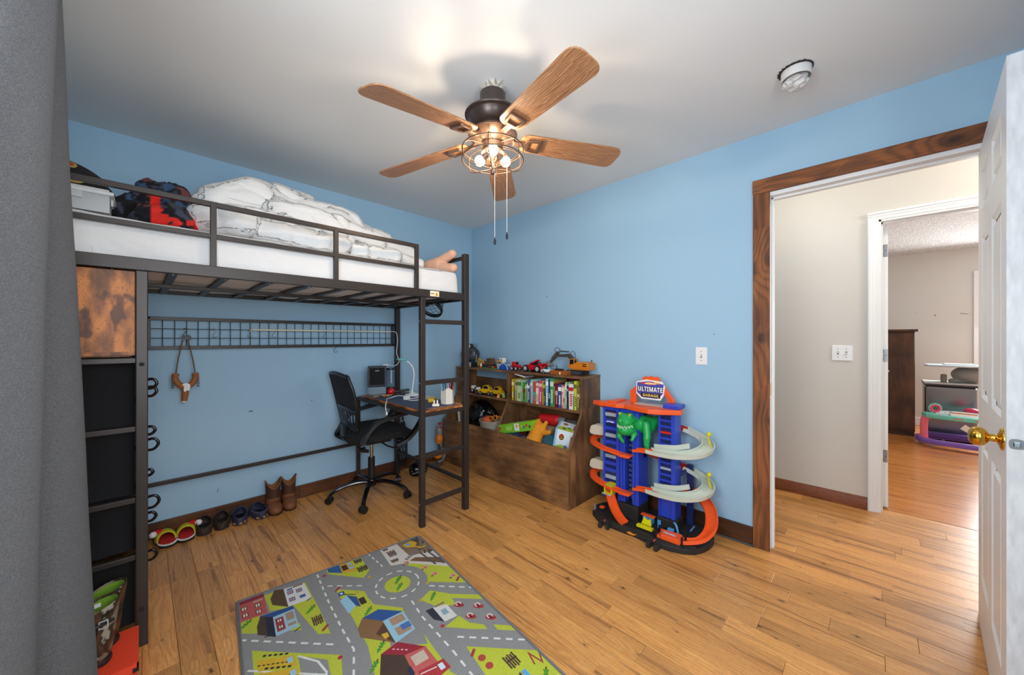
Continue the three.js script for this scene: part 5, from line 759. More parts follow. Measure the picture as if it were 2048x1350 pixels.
{
  const f = thing('toy_telescope', 'red toy telescope with grey eyepiece lying in the toy bin', 'telescope', [-0.17, 0.56, 1.3]); f.rotation.set(0, ALONG, 0); const R = (g) => g.rotateZ(-1.5);
  obj('barrel', R(lathe([[0, -0.17], [0.04, -0.165], [0.046, -0.14], [0.046, 0.03], [0.04, 0.045], [0, 0.046]], 28)), std('#c61a22', 0.45), f); obj('collar', R(lathe([[0.02, 0.04], [0.034, 0.045], [0.03, 0.09], [0.018, 0.1]], 24)), grey, f); obj('eyepiece', R(cyl(0.02, 0.13, 0, 0.16, 0, 20)), std('#4c4640', 0.4), f);
  solo('toy_rest', 'brown cardboard box beneath the red telescope', 'box', bb(-0.25, -0.06, BY, 0.51, 1.1, 1.32, 0.002), std('#a98a68', 0.8));
  const caps = [[[-0.31, 0.5, 1.24], [-0.345, 0.41, 1.22], 0.05, 0.06], [[-0.31, 0.5, 1.26], [-0.3, 0.56, 1.22], 0.022, 0.012], [[-0.31, 0.51, 1.27], [-0.29, 0.555, 1.3], 0.022, 0.012], [[-0.32, 0.48, 1.29], [-0.33, 0.5, 1.36], 0.02, 0.012], [[-0.35, 0.42, 1.24], [-0.37, 0.37, 1.31], 0.03, 0.025]];
  solo('puppet', 'crumpled yellow-orange cloth puppet draped over the bin edge', 'puppet', sdf((x, y, z) => { let d = 9; for (const [a, b, ra, rb] of caps) d = smin(d, capsule(x, y, z, a, b, ra, rb), 0.02); return d - 0.008 * (1 - Math.abs(2 * noise3(x * 26, y * 26, z * 26) - 1)); }, [-0.409, 0.28, 1.1], [-0.22, 0.6, 1.42], 48), std('#d88a1e', 0.95));
  solo('cloth', 'dark teal cloth tucked beside the yellow-orange puppet', 'cloth', sdf((x, y, z) => ellip(x, y, z, [-0.32, 0.37, 1.365], [0.07, 0.1, 0.07]) - 0.012 * (1 - Math.abs(2 * noise3(x * 22, y * 22, z * 22) - 1)), [-0.408, 0.24, 1.27], [-0.22, 0.5, 1.46], 30), std('#22505c', 0.95));
}

// ================================================================ toy garage
{
  const g = thing('toy_garage', 'tall blue and orange toy car garage with spiral tracks and green dinosaur', 'toy garage', [-0.23, 0, 2.11]), put = at(g);
  const blk = std('#262423', 0.6), org = std('#ee5a22', 0.35), blu = std('#2c45bd', 0.35), navy = std('#18265e', 0.4), pale = std('#c9cfbf', 0.45), cream = std('#d2c9b6', 0.5), sky = std('#4f9bd4', 0.4), yel = std('#dcd215', 0.4), redP = std('#cf2b20', 0.35);
  const base = put('base', ext(splineShape([[-0.36, 1.77], [-0.415, 1.86], [-0.43, 1.98], [-0.425, 2.1], [-0.435, 2.2], [-0.42, 2.34], [-0.36, 2.44], [-0.24, 2.485], [-0.12, 2.47], [-0.05, 2.36], [-0.05, 1.95], [-0.12, 1.8], [-0.25, 1.74]], 120).getPoints().map((p) => [p.x, p.y]), 0.034, 0.005).rotateX(Math.PI / 2).translate(0, 0.0345, 0), blk);
  put('front_rim', sweep([[-0.012, 0], [0.012, 0], [0.012, 0.016], [-0.012, 0.016]], [[-0.35, 0.032, 1.79], [-0.405, 0.032, 1.87], [-0.418, 0.032, 1.98], [-0.41, 0.032, 2.1], [-0.42, 0.032, 2.2], [-0.405, 0.032, 2.34], [-0.34, 0.032, 2.44]], { n: 50 }), blk, base);
  for (const [x, z, a] of [[-0.43, 1.91, 0.25], [-0.438, 2.245, -0.1]]) { const R = (q) => q.rotateY(a).translate(x, 0, z); const c = put('connector', [R(bx(0.05, 0.034, 0.022, -0.02, 0.018, -0.024, 0.004)), R(bx(0.05, 0.034, 0.022, -0.02, 0.018, 0.024, 0.004)), R(bx(0.03, 0.03, 0.06, 0.01, 0.025, 0, 0.004))], blk, base); put('tab', R(bx(0.02, 0.006, 0.006, -0.006, 0.043, 0.0)), std('#e2404a', 0.4), c); }
  // lift tower: shelf column and rack column
  const lt = put('tower', [bb(-0.27, -0.1, 0.06, 0.75, 1.915, 1.93), bb(-0.12, -0.1, 0.12, 0.75, 1.81, 1.92), bb(-0.27, -0.1, 0.735, 0.755, 1.8, 2.07)], blu);
  put('tower_rail', [bb(-0.275, -0.25, 0.18, 0.75, 1.902, 1.925, 0.003), bb(-0.275, -0.25, 0.2, 0.75, 1.803, 1.817, 0.003)], blu, lt);
  for (let k = 0; k < 11; k++) { const y = 0.205 + k * 0.0485; put('ledge', bb(-0.268, -0.12, y, y + 0.024, 1.812, 1.905, 0.002), k % 3 === 2 ? blu : k % 3 ? std('#9fa9b4', 0.45) : blu, lt); put('bay', bb(-0.255, -0.12, y + 0.024, y + 0.05, 1.815, 1.9), k % 4 === 1 ? std('#2b3350', 0.5) : navy, lt); }
  put('decal', ext(splineShape([[0, 0], [0.02, 0.006], [0.05, 0.002], [0.058, 0.01], [0.03, 0.012], [0.004, 0.01]], 24), 0.001).rotateY(-Math.PI / 2).translate(-0.27, 0.645, 1.828), white, lt);
  const car1 = put('parked_car', [bb(-0.262, -0.2, 0.702, 0.716, 1.825, 1.89, 0.004), bb(-0.255, -0.21, 0.714, 0.724, 1.84, 1.88, 0.004)], org, lt);
  const rt = put('rack_column', [bb(-0.28, -0.16, 0.13, 0.74, 1.935, 1.972, 0.003), bb(-0.28, -0.16, 0.13, 0.74, 2.022, 2.068, 0.003), bb(-0.2, -0.14, 0.13, 0.74, 1.935, 2.068), bb(-0.295, -0.275, 0.15, 0.74, 2.03, 2.045, 0.002), bb(-0.295, -0.275, 0.15, 0.74, 1.945, 1.958, 0.002)], blu);
  bits('rack_teeth', Array.from({ length: 17 }, (_, i) => bb(-0.235, -0.19, 0.16 + i * 0.034, 0.176 + i * 0.034, 1.978, 2.016).translate(0.23, 0, -2.11)), std('#51586e', 0.5), rt);
  put('rack_foot', [bb(-0.3, -0.14, 0.034, 0.13, 1.93, 2.07, 0.006), bb(-0.305, -0.295, 0.05, 0.1, 1.95, 2.05)], blk, base);
  // second tower
  const sx = -0.245, t2 = put('tower', [bb(sx, -0.145, 0.1, 0.755, 2.183, 2.195, 0.002), bb(sx, -0.145, 0.1, 0.755, 2.262, 2.288, 0.003), bb(-0.165, -0.145, 0.1, 0.755, 2.19, 2.27), bb(sx + 0.012, -0.15, 0.1, 0.24, 2.19, 2.27)], blu);
  for (let k = 0; k < 13; k++) { const y = 0.25 + k * 0.038; put('ledge', bb(sx + 0.004, -0.15, y, y + 0.013, 2.193, 2.264, 0.001), k === 10 ? redP : k % 3 === 1 ? std('#aab2c6', 0.45) : blu, t2); } put('bay', bb(sx + 0.02, -0.15, 0.24, 0.75, 2.193, 2.264), navy, t2);
  put('tower_foot', [bb(sx - 0.01, -0.135, 0.034, 0.1, 2.175, 2.297, 0.008)], blk, base); put('tower_cap', bb(-0.24, -0.13, 0.788, 0.815, 2.21, 2.31, 0.006), blu, t2);
  put('back_post', [bb(-0.095, -0.065, 0.034, 0.42, 2.305, 2.34, 0.003), bar([-0.08, 0.4, 2.32], [-0.16, 0.36, 2.28], 0.02, 0.02), bb(-0.105, -0.055, 0.18, 0.2, 2.295, 2.35)], navy, t2);
  // roof and sign
  const roof = put('roof', ext([[-0.28, 1.725], [-0.3, 1.79], [-0.305, 1.92], [-0.29, 1.97], [-0.33, 2.1], [-0.345, 2.16], [-0.32, 2.23], [-0.25, 2.325], [-0.19, 2.318], [-0.13, 2.28], [-0.1, 2.2], [-0.09, 1.95], [-0.12, 1.82], [-0.2, 1.79], [-0.25, 1.75]], 0.03, 0.006).rotateX(Math.PI / 2).translate(0, 0.79, 0), org);
  put('roof_fin', bar([-0.22, 0.74, 1.79], [-0.27, 0.775, 1.735], 0.02, 0.02, 0.004), org, roof); put('roof_ridge', bb(-0.27, -0.12, 0.788, 0.8, 1.84, 1.9, 0.004), org, roof); put('roof_panel', bb(-0.21, -0.13, 0.789, 0.793, 2.0, 2.2, 0.001), lightGrey, roof);
  const arch = put('sign_frame', [[[1.945, 0.785], [1.945, 0.868], [2.02, 0.93], [2.035, 0.9], [1.99, 0.845], [1.99, 0.785]], [[2.25, 0.785], [2.25, 0.825], [2.175, 0.93], [2.155, 0.9], [2.2, 0.84], [2.215, 0.785]], [[2.03, 0.9], [2.035, 0.965], [2.055, 0.975], [2.075, 0.97], [2.09, 0.98], [2.11, 0.972], [2.135, 0.978], [2.15, 0.965], [2.16, 0.9]]].map((p) => ext(p, 0.024, 0.003).rotateY(-Math.PI / 2).translate(-0.13, 0, 0)), org, roof);
  const signT = canvasTex(512, 384, (c) => {
    c.fillStyle = '#f3eee9'; c.fillRect(0, 0, 512, 384); c.fillStyle = '#4a4fae'; c.beginPath(); c.moveTo(26, 60); c.lineTo(250, 20); c.lineTo(490, 66); c.lineTo(470, 250); c.lineTo(380, 340); c.lineTo(130, 340); c.lineTo(20, 250); c.fill();
    c.fillStyle = '#e0323a'; c.beginPath(); c.moveTo(60, 74); c.quadraticCurveTo(150, 30, 220, 66); c.lineTo(430, 40); c.quadraticCurveTo(400, 84, 250, 92); c.closePath(); c.fill(); c.fillStyle = '#f0a12a'; c.beginPath(); c.moveTo(150, 76); c.quadraticCurveTo(240, 8, 300, 52); c.quadraticCurveTo(360, 20, 440, 60); c.quadraticCurveTo(330, 70, 250, 88); c.closePath(); c.fill();
    c.fillStyle = '#fff'; c.font = 'italic bold 34px sans-serif'; c.textAlign = 'center'; c.fillText('Hot Wheels', 262, 78);
    c.font = 'bold 104px sans-serif'; c.save(); c.translate(256, 220); c.scale(0.88, 1.2); c.lineWidth = 18; c.strokeStyle = '#241c2c'; c.lineJoin = 'round'; c.strokeText('ULTIMATE', 0, 0, 500); c.fillStyle = '#ffffff'; c.fillText('ULTIMATE', 0, 0, 500); c.restore();
    c.fillStyle = '#1f1a1c'; c.fillRect(92, 248, 340, 84); c.font = 'bold 72px sans-serif'; c.fillStyle = '#f2d27a'; c.fillText('GARAGE', 262, 316, 310);
  });
  const sgn = put('sign', (() => { const q = ext([[-0.096, 0.052], [-0.03, 0.07], [0.08, 0.062], [0.098, 0.03], [0.09, -0.03], [0.07, -0.062], [-0.06, -0.062], [-0.098, -0.03]], 0.012, 0.001).rotateY(-Math.PI / 2); const p = q.attributes.position, uv = new Float32Array(p.count * 2); for (let i = 0; i < p.count; i++) { uv[2 * i] = p.getZ(i) / 0.2 + 0.5; uv[2 * i + 1] = p.getY(i) / 0.136 + 0.5; } q.setAttribute('uv', new THREE.BufferAttribute(uv, 2)); return q.translate(-0.155, 0.885, 2.095); })(), std('#ffffff', 0.45, { map: signT }), roof); sgn.userData.label = 'purple and white sign reading ULTIMATE GARAGE';
  // tracks
  const U = (w, h) => [[-w, 0], [w, 0], [w, h], [w - 0.005, h], [w - 0.005, 0.005], [-w + 0.005, 0.005], [-w + 0.005, h], [-w, h]];
  for (const dy of [0, -0.248]) {
    put('orange_track', sweep(U(0.024, 0.016), [[-0.315, 0.45 + dy, 1.985], [-0.315, 0.458 + dy, 1.9], [-0.305, 0.468 + dy, 1.8], [-0.26, 0.48 + dy, 1.715], [-0.19, 0.494 + dy, 1.69], [-0.13, 0.505 + dy, 1.73], [-0.1, 0.512 + dy, 1.8]], { n: 60 }), org);
    put('track_tip', ext([[0, 0], [0.07, 0.0], [0.09, 0.02], [0.0, 0.022]], 0.05, 0.003).rotateY(-Math.PI / 2).translate(-0.29, 0.447 + dy, 1.955), org);
    put('orange_track', [sweep(U(0.026, 0.018), [[-0.31, 0.497 + dy, 2.055], [-0.312, 0.506 + dy, 2.1], [-0.315, 0.512 + dy, 2.165]], { n: 12 })], org);
    const wt = put('spiral_track', sweep(U(0.036, 0.024), [[-0.315, 0.513 + dy, 2.15], [-0.325, 0.518 + dy, 2.24], [-0.318, 0.527 + dy, 2.34], [-0.27, 0.545 + dy, 2.425], [-0.19, 0.57 + dy, 2.455], [-0.12, 0.597 + dy, 2.415], [-0.085, 0.62 + dy, 2.335], [-0.08, 0.632 + dy, 2.29]], { n: 80, roll: (k) => -0.25 * Math.sin(k * 3.14) }), pale);
    put('guard_wall', sweep([[-0.003, 0], [0.003, 0], [0.003, 0.03], [-0.003, 0.03]], [[-0.27, 0.53 + dy, 2.17], [-0.275, 0.54 + dy, 2.24], [-0.265, 0.55 + dy, 2.31], [-0.225, 0.565 + dy, 2.37]], { n: 30 }), pale, wt);
    bits('hatching', Array.from({ length: 5 }, (_, i) => bar([-0.335, 0.521 + dy, 2.165 + i * 0.012], [-0.3, 0.521 + dy, 2.18 + i * 0.012], 0.004, 0.002).translate(0.23, 0, -2.11)), std('#cf6a5a', 0.5), wt);
    put('red_track', sweep(U(0.028, 0.02), [[-0.08, 0.632 + dy, 2.295], [-0.08, 0.645 + dy, 2.22], [-0.09, 0.665 + dy, 2.12], [-0.1, 0.68 + dy, 2.05]], { n: 20 }), redP);
    put('flip_gate', [bar([-0.2, 0.6 + dy, 2.475], [-0.115, 0.63 + dy, 2.44], 0.03, 0.008, 0.003), ball(0.014, -0.12, 0.645 + dy, 2.445, 1, 1, 1, 12)], yel, wt);
    put('stand_tray', [ext(splineShape([[1.665, 0], [1.675, 0.045], [1.71, 0.06], [1.8, 0.055], [1.82, 0.05], [1.82, 0.005], [1.7, -0.012]], 40), 0.07, 0.004).rotateY(-Math.PI / 2).translate(0, 0, 0).rotateZ(0).translate(-0.165, 0.54 + dy, 0)], cream);
    put('tray_arm', bar([-0.2, 0.53 + dy, 1.815], [-0.2, 0.47 + dy, 1.835], 0.03, 0.014), navy);
  }
  put('loop_track', sweep(U(0.032, 0.02), [[-0.09, 0.252, 2.3], [-0.1, 0.245, 2.36], [-0.125, 0.225, 2.42], [-0.175, 0.18, 2.475], [-0.25, 0.12, 2.495], [-0.325, 0.075, 2.465], [-0.365, 0.056, 2.4], [-0.375, 0.05, 2.35]], { n: 70, roll: (k) => -0.35 * Math.sin(k * 3.14) }), org);
  put('launcher', [ext([[-0.37, 2.25], [-0.345, 2.24], [-0.33, 2.36], [-0.36, 2.38], [-0.41, 2.37], [-0.415, 2.27]], 0.03, 0.004).rotateX(Math.PI / 2).translate(0, 0.078, 0), bb(-0.405, -0.34, 0.045, 0.06, 2.24, 2.375, 0.003)], org); put('launcher_label', bb(-0.385, -0.37, 0.0776, 0.079, 2.27, 2.34), lightGrey);
  objs('track_clip', [[-0.39, 2.235], [-0.38, 2.385]].map(([x, z]) => [bx(0.012, 0.05, 0.01, x - 0.02, 0.07, z), bx(0.012, 0.05, 0.01, x + 0.04, 0.07, z), bx(0.08, 0.012, 0.014, x + 0.01, 0.052, z)]).map((a) => merge(a).translate(0.23, 0, -2.11)), blackSatin, base);
  put('ramp', sweep(U(0.03, 0.016), [[-0.31, 0.165, 1.875], [-0.33, 0.13, 1.9], [-0.365, 0.085, 1.95], [-0.39, 0.055, 2.005], [-0.395, 0.046, 2.03]], { n: 24 }), org);
  put('ramp_lip', [bb(-0.34, -0.26, 0.165, 0.172, 1.83, 1.9, 0.002)], lightGrey); 
  const lift = put('lift_box', [bb(-0.335, -0.25, 0.18, 0.225, 1.845, 1.852), bb(-0.335, -0.25, 0.18, 0.225, 1.895, 1.905), bb(-0.335, -0.25, 0.175, 0.182, 1.845, 1.905), bb(-0.335, -0.25, 0.223, 0.23, 1.845, 1.905)], yel); put('lift_cross', [bb(-0.333, -0.26, 0.18, 0.225, 1.87, 1.877), bb(-0.333, -0.26, 0.2, 0.206, 1.85, 1.9), bb(-0.26, -0.25, 0.18, 0.225, 1.85, 1.9)], org, lift); put('lever', [bar([-0.26, 0.215, 1.84], [-0.26, 0.225, 1.72], 0.022, 0.018, 0.005), bb(-0.27, -0.25, 0.17, 0.22, 1.815, 1.835, 0.003)], yel, lift);
  put('yellow_gate', [ext([[0, 0], [0.1, 0], [0.1, 0.014], [0, 0.014]], 0.03, 0.002).rotateY(-Math.PI / 2).translate(-0.35, 0.05, 2.1), ext([[0.015, 0.012], [0.035, 0.06], [0.05, 0.045], [0.075, 0.055], [0.08, 0.012]], 0.008, 0.001).rotateY(-Math.PI / 2).translate(-0.335, 0.05, 2.1)], yel, base);
  const pump = put('pump', [bb(-0.27, -0.23, 0.035, 0.075, 2.09, 2.11, 0.004), bb(-0.27, -0.23, 0.035, 0.075, 2.135, 2.155, 0.004), bb(-0.26, -0.24, 0.06, 0.075, 2.105, 2.14)], sky, base); put('pump_roof', bb(-0.265, -0.235, 0.076, 0.086, 2.075, 2.165, 0.003), org, pump);
  put('panel', bb(-0.275, -0.265, 0.035, 0.085, 2.19, 2.21, 0.003), sky, base); put('kiosk', bb(-0.31, -0.285, 0.035, 0.072, 2.265, 2.3, 0.003), sky, base); put('crane', sweep(circ(0.006, 8), [[-0.3, 0.035, 2.33], [-0.305, 0.08, 2.325], [-0.3, 0.105, 2.315], [-0.29, 0.112, 2.3]], { n: 12, up: V(1, 0, 0) }), sky, base); put('seat', bar([-0.19, 0.04, 2.36], [-0.17, 0.075, 2.38], 0.035, 0.012, 0.003), std('#2a3c78', 0.4), base); put('marker', [bb(-0.32, -0.29, 0.05, 0.062, 1.8, 1.83, 0.003)], org, base); put('bracket', bar([-0.36, 0.04, 1.79], [-0.33, 0.075, 1.775], 0.014, 0.01), grey, base);
  put('flame_decal', ext(splineShape([[0, 0], [0.02, 0.012], [0.05, 0.008], [0.07, 0.014], [0.05, -0.002], [0.02, -0.004]], 24), 0.0012).rotateY(-Math.PI / 2).translate(-0.432, 0.018, 2.06), std('#e08a2c', 0.4), base);
  // dinosaur
  const parts = [[[-0.25, 0.67, 2.02], [-0.19, 0.655, 2.08], 0.06, 0.062], [[-0.18, 0.66, 2.1], [-0.14, 0.7, 2.16], 0.045, 0.025], [[-0.31, 0.64, 1.955], [-0.335, 0.585, 1.96], 0.024, 0.016], [[-0.335, 0.585, 1.96], [-0.33, 0.55, 1.985], 0.015, 0.01], [[-0.31, 0.61, 2.055], [-0.335, 0.575, 2.05], 0.018, 0.01], [[-0.25, 0.67, 2.105], [-0.27, 0.605, 2.122], 0.029, 0.024], [[-0.27, 0.605, 2.122], [-0.278, 0.59, 2.122], 0.015, 0.013], [[-0.278, 0.585, 2.122], [-0.28, 0.545, 2.122], 0.023, 0.018], [[-0.274, 0.54, 2.114], [-0.282, 0.51, 2.112], 0.01, 0.006], [[-0.282, 0.54, 2.13], [-0.288, 0.51, 2.132], 0.01, 0.006]];
  const MX = -0.325, MZ = 2.005, dino = put('dinosaur', sdf((x, y, z) => { let d = smin(ellip(x, y, z, [-0.315, 0.688, MZ], [0.08, 0.052, 0.06]), ellip(x, y, z, [-0.32, 0.638, MZ], [0.075, 0.044, 0.058]), 0.012); for (const [a, b, ra, rb] of parts) d = smin(d, capsule(x, y, z, a, b, ra, rb), 0.01); for (const e of [-0.034, 0.034]) d = smin(d, ellip(x, y, z, [-0.335, 0.732, MZ + e], [0.02, 0.016, 0.015]), 0.01); for (const e of [-0.014, 0.014]) d = smin(d, ellip(x, y, z, [-0.39, 0.7, MZ + e], [0.009, 0.008, 0.007]), 0.008); return Math.max(d, -Math.max(Math.abs(y - 0.658 + 9 * Math.pow(z - MZ, 2) * -0.8) - 0.009, 0.052 - Math.hypot(x - MX, z - MZ), x + 0.3)); }, [-0.42, 0.48, 1.9], [-0.08, 0.78, 2.22], 76, 90000), std('#18a04a', 0.35)); dino.userData.label = 'green plastic dinosaur climbing the towers';
  objs('eye', [-0.035, 0.035].map((e) => ball(0.0075, -0.352, 0.738, MZ + e, 1, 1, 1, 10).translate(0.23, 0, -2.11)), std('#e0a03c', 0.3), dino); bits('teeth', Array.from({ length: 15 }, (_, i) => { const a = -1.3 + i * 0.186; return new THREE.ConeGeometry(0.0055, 0.016, 5).rotateZ(i % 2 ? Math.PI : 0).translate(MX - Math.cos(a) * 0.066 + 0.23, 0.659 + 0.001 * Math.abs(i - 7), MZ + Math.sin(a) * 0.052 - 2.11); }), std('#cfeccf', 0.4), dino);
  obj('mouth', cyl(0.05, 0.004, MX + 0.23, 0.652, MZ - 2.11, 24), std('#0b4a24', 0.5), dino);
}

// ================================================================ shoes along the wall
const SH = [-0.06, -0.01, -0.13], SHI = [0.06, 0.16, 0.13];
function clog(L, W, Hh) { // toe towards -z; a hollow shell with an open top at the heel
  return sdf((x, y, z) => { const k = z / L, w = W * (1 - 0.18 * sst(0, 0.5, k)), out = ellip(x, y, z, [0, 0.022, 0], [w, Hh * (1 - 0.1 * k), L / 2]); const inn = ellip(x, y, z, [0, 0.03, 0.004], [w - 0.008, Hh - 0.008, L / 2 - 0.01]); const hole = ellip(x, y, z, [0, Hh * 0.95, L * 0.17], [w * 0.78, Hh * 0.62, L * 0.3]); const cav = Math.max(inn, 0.016 - y); return Math.max(out, -cav, -hole, 0.001 - y); }, SH, SHI, 52, 60000);
}
const soleOutline = (L, W) => splineShape([[0, -L / 2], [W * 0.8, -L * 0.36], [W, -L * 0.12], [W * 0.82, L * 0.15], [W * 0.85, L * 0.36], [0, L / 2], [-W * 0.85, L * 0.36], [-W * 0.82, L * 0.15], [-W, -L * 0.12], [-W * 0.8, -L * 0.36]], 60);
const sole = (L, W, h) => ext(soleOutline(L, W), h, h * 0.25).rotateX(-Math.PI / 2).scale(1, 1, -1).rotateY(0);
function soleG(L, W, h) { const g = ext(soleOutline(L, W), h, h * 0.25).rotateX(Math.PI / 2); return g.translate(0, h, 0); }
const lining = std('#2a0c0c', 0.95);
[[-2.462, 0.115, 0.12, 'yellow-green slipper with red lining and pompom, beside the cabinet tower'], [-2.37, 0.11, -0.1, 'yellow-green slipper with red lining and pompom, beside the brown clog']].forEach(([x, z, a, label], i) => {
  const s = thing('slipper', label, 'slipper', [x, 0, z], a, 'row of shoes by the wall');
  obj('sole', soleG(0.19, 0.046, 0.016), std('#1b1a1a', 0.8), s); obj('insole', soleG(0.178, 0.041, 0.006).translate(0, 0.016, 0), std('#c4161c', 0.95), s);
  obj('upper', sdf((px, y, pz) => { const out = ellip(px, y, pz, [0, 0.018, -0.02], [0.05, 0.052, 0.083]), inn = ellip(px, y, pz, [0, 0.018, -0.012], [0.04, 0.042, 0.078]); return Math.max(out, -inn, 0.012 - y, pz - 0.028 + y * 0.4); }, [-0.06, 0, -0.12], [0.06, 0.08, 0.05], 48), std('#b9b41c', 0.95), s);
  obj('lining', sdf((px, y, pz) => { const out = ellip(px, y, pz, [0, 0.018, -0.014], [0.0405, 0.0425, 0.079]), inn = ellip(px, y, pz, [0, 0.018, -0.008], [0.036, 0.038, 0.074]); return Math.max(out, -inn, 0.018 - y, pz - 0.02 + y * 0.4); }, [-0.06, 0, -0.12], [0.06, 0.08, 0.05], 44), std('#5c1014', 0.95), s);
  bits('stitching', Array.from({ length: 26 }, (_, k) => { const t = k / 25 * Math.PI, p = [Math.cos(t) * 0.042, Math.sin(t) * 0.066 + 0.028]; return bx(0.004, 0.006, 0.011, p[0], 0.02, p[1]).translate(0, 0, 0); }), white, s);
  const cap = obj('cap', ball(0.022, i ? 0.03 : -0.03, 0.062, -0.035, 1.2, 0.7, 1, 14), std('#c4161c', 0.95), s); obj('pompom', sdf((px, y, pz) => Math.hypot(px, y, pz) - 0.016 - 0.004 * noise3(px * 160, y * 160, pz * 160), [-0.026, -0.026, -0.026], [0.026, 0.026, 0.026], 24).translate(i ? 0.058 : -0.055, 0.06, -0.02), white, cap);
});
[[-2.283, 0.105, -0.1, 'brown foam clog beside the yellow-green slippers'], [-2.193, 0.1, -0.12, 'brown foam clog beside the navy clogs']].forEach(([x, z, a, label]) => { const s = thing('clog', label, 'clog', [x, 0, z], a, 'row of shoes by the wall'); obj('shell', clog(0.175, 0.046, 0.062).translate(0, 0.006, 0), std('#3d3029', 0.7), s); obj('sole', soleG(0.168, 0.042, 0.012), std('#2c231e', 0.8), s); obj('footbed', soleG(0.13, 0.034, 0.004).translate(0, 0.02, 0.008), std('#241c18', 0.9), s); });
[[-2.098, 0.11, -0.15, 'navy clog with yellow patched sole beside the brown clogs'], [-1.996, 0.115, 0.2, 'navy clog with yellow patched sole beside the cowboy boots']].forEach(([x, z, a, label], i) => {
  const s = thing('clog', label, 'clog', [x, 0, z], a, 'row of shoes by the wall'); obj('shell', clog(0.172, 0.046, 0.06).translate(0, 0.008, 0), std('#33344a', 0.7), s);
  obj('sole', paint(uvm(soleG(0.172, 0.045, 0.02)), (px, y, pz) => (fbm(px * 60 + 3, pz * 60 + y * 30, 2, 4) > 0.52 ? '#c8941e' : '#30304a')), std('#ffffff', 0.8, { vertexColors: true }), s); obj('footbed', soleG(0.13, 0.034, 0.004).translate(0, 0.02, 0.008), std('#22233a', 0.9), s);
  obj('heel_strap', tube(i ? [[-0.044, 0.05, 0.0], [-0.036, 0.048, 0.055], [0, 0.046, 0.075], [0.036, 0.048, 0.055], [0.044, 0.05, 0.0]] : [[-0.044, 0.05, 0.0], [-0.03, 0.066, -0.04], [0, 0.072, -0.055], [0.03, 0.066, -0.04], [0.044, 0.05, 0.0]], 0.007, 30), std('#3b3c50', 0.7), s);
});
[[-1.9, 0.115, -0.06, 'brown leather cowboy boot beside the navy clogs'], [-1.803, 0.105, -0.16, 'brown leather cowboy boot beside the swivel chair']].forEach(([x, z, a, label]) => {
  const s = thing('cowboy_boot', label, 'boot', [x, 0, z], Math.PI + a, 'row of shoes by the wall');   // toe towards the room after the half turn
  const foot = sdf((px, y, pz) => { let d = smin(ellip(px, y, pz, [0, 0.03, -0.045], [0.042, 0.038, 0.06]), capsule(px, y, pz, [0, 0.035, -0.02], [0, 0.05, 0.045], 0.036, 0.04), 0.03); d = smin(d, capsule(px, y, pz, [0, 0.05, 0.045], [0, 0.1, 0.04], 0.04, 0.042), 0.02); return Math.max(d, 0.012 - y, y - 0.1); }, [-0.07, 0, -0.13], [0.07, 0.13, 0.12], 48); obj('foot', foot, std('#7b4a2b', 0.6), s);
  const shaft = (r, y0) => grid((u, t) => { const an = u * 6.2832, dip = 0.028 * Math.cos(2 * an), y = mix(y0, 0.188 + dip, t), k = r * (1 + 0.16 * t); return [Math.cos(an) * k, y, 0.042 + Math.sin(an) * k * 1.08]; }, 40, 10);
  obj('shaft', [shaft(0.042, 0.09), shaft(0.038, 0.05)], std('#4a2d1c', 0.65, { side: THREE.DoubleSide }), s); obj('collar', [tube(Array.from({ length: 40 }, (_, i) => { const an = i / 40 * 6.2832; return [Math.cos(an) * 0.0487, 0.188 + 0.028 * Math.cos(2 * an), 0.042 + Math.sin(an) * 0.0526]; }), 0.003, 80, true, 6)], std('#8a5a34', 0.6), s); obj('lining', shaft(0.0372, 0.1), std('#8d5c36', 0.8, { side: THREE.DoubleSide }), s);
  obj('sole', soleG(0.175, 0.043, 0.012).translate(0, 0.002, -0.012), std('#241812', 0.6), s); obj('heel', bx(0.06, 0.016, 0.05, 0, 0.009, 0.055, 0.005), std('#1d140f', 0.6), s);
});
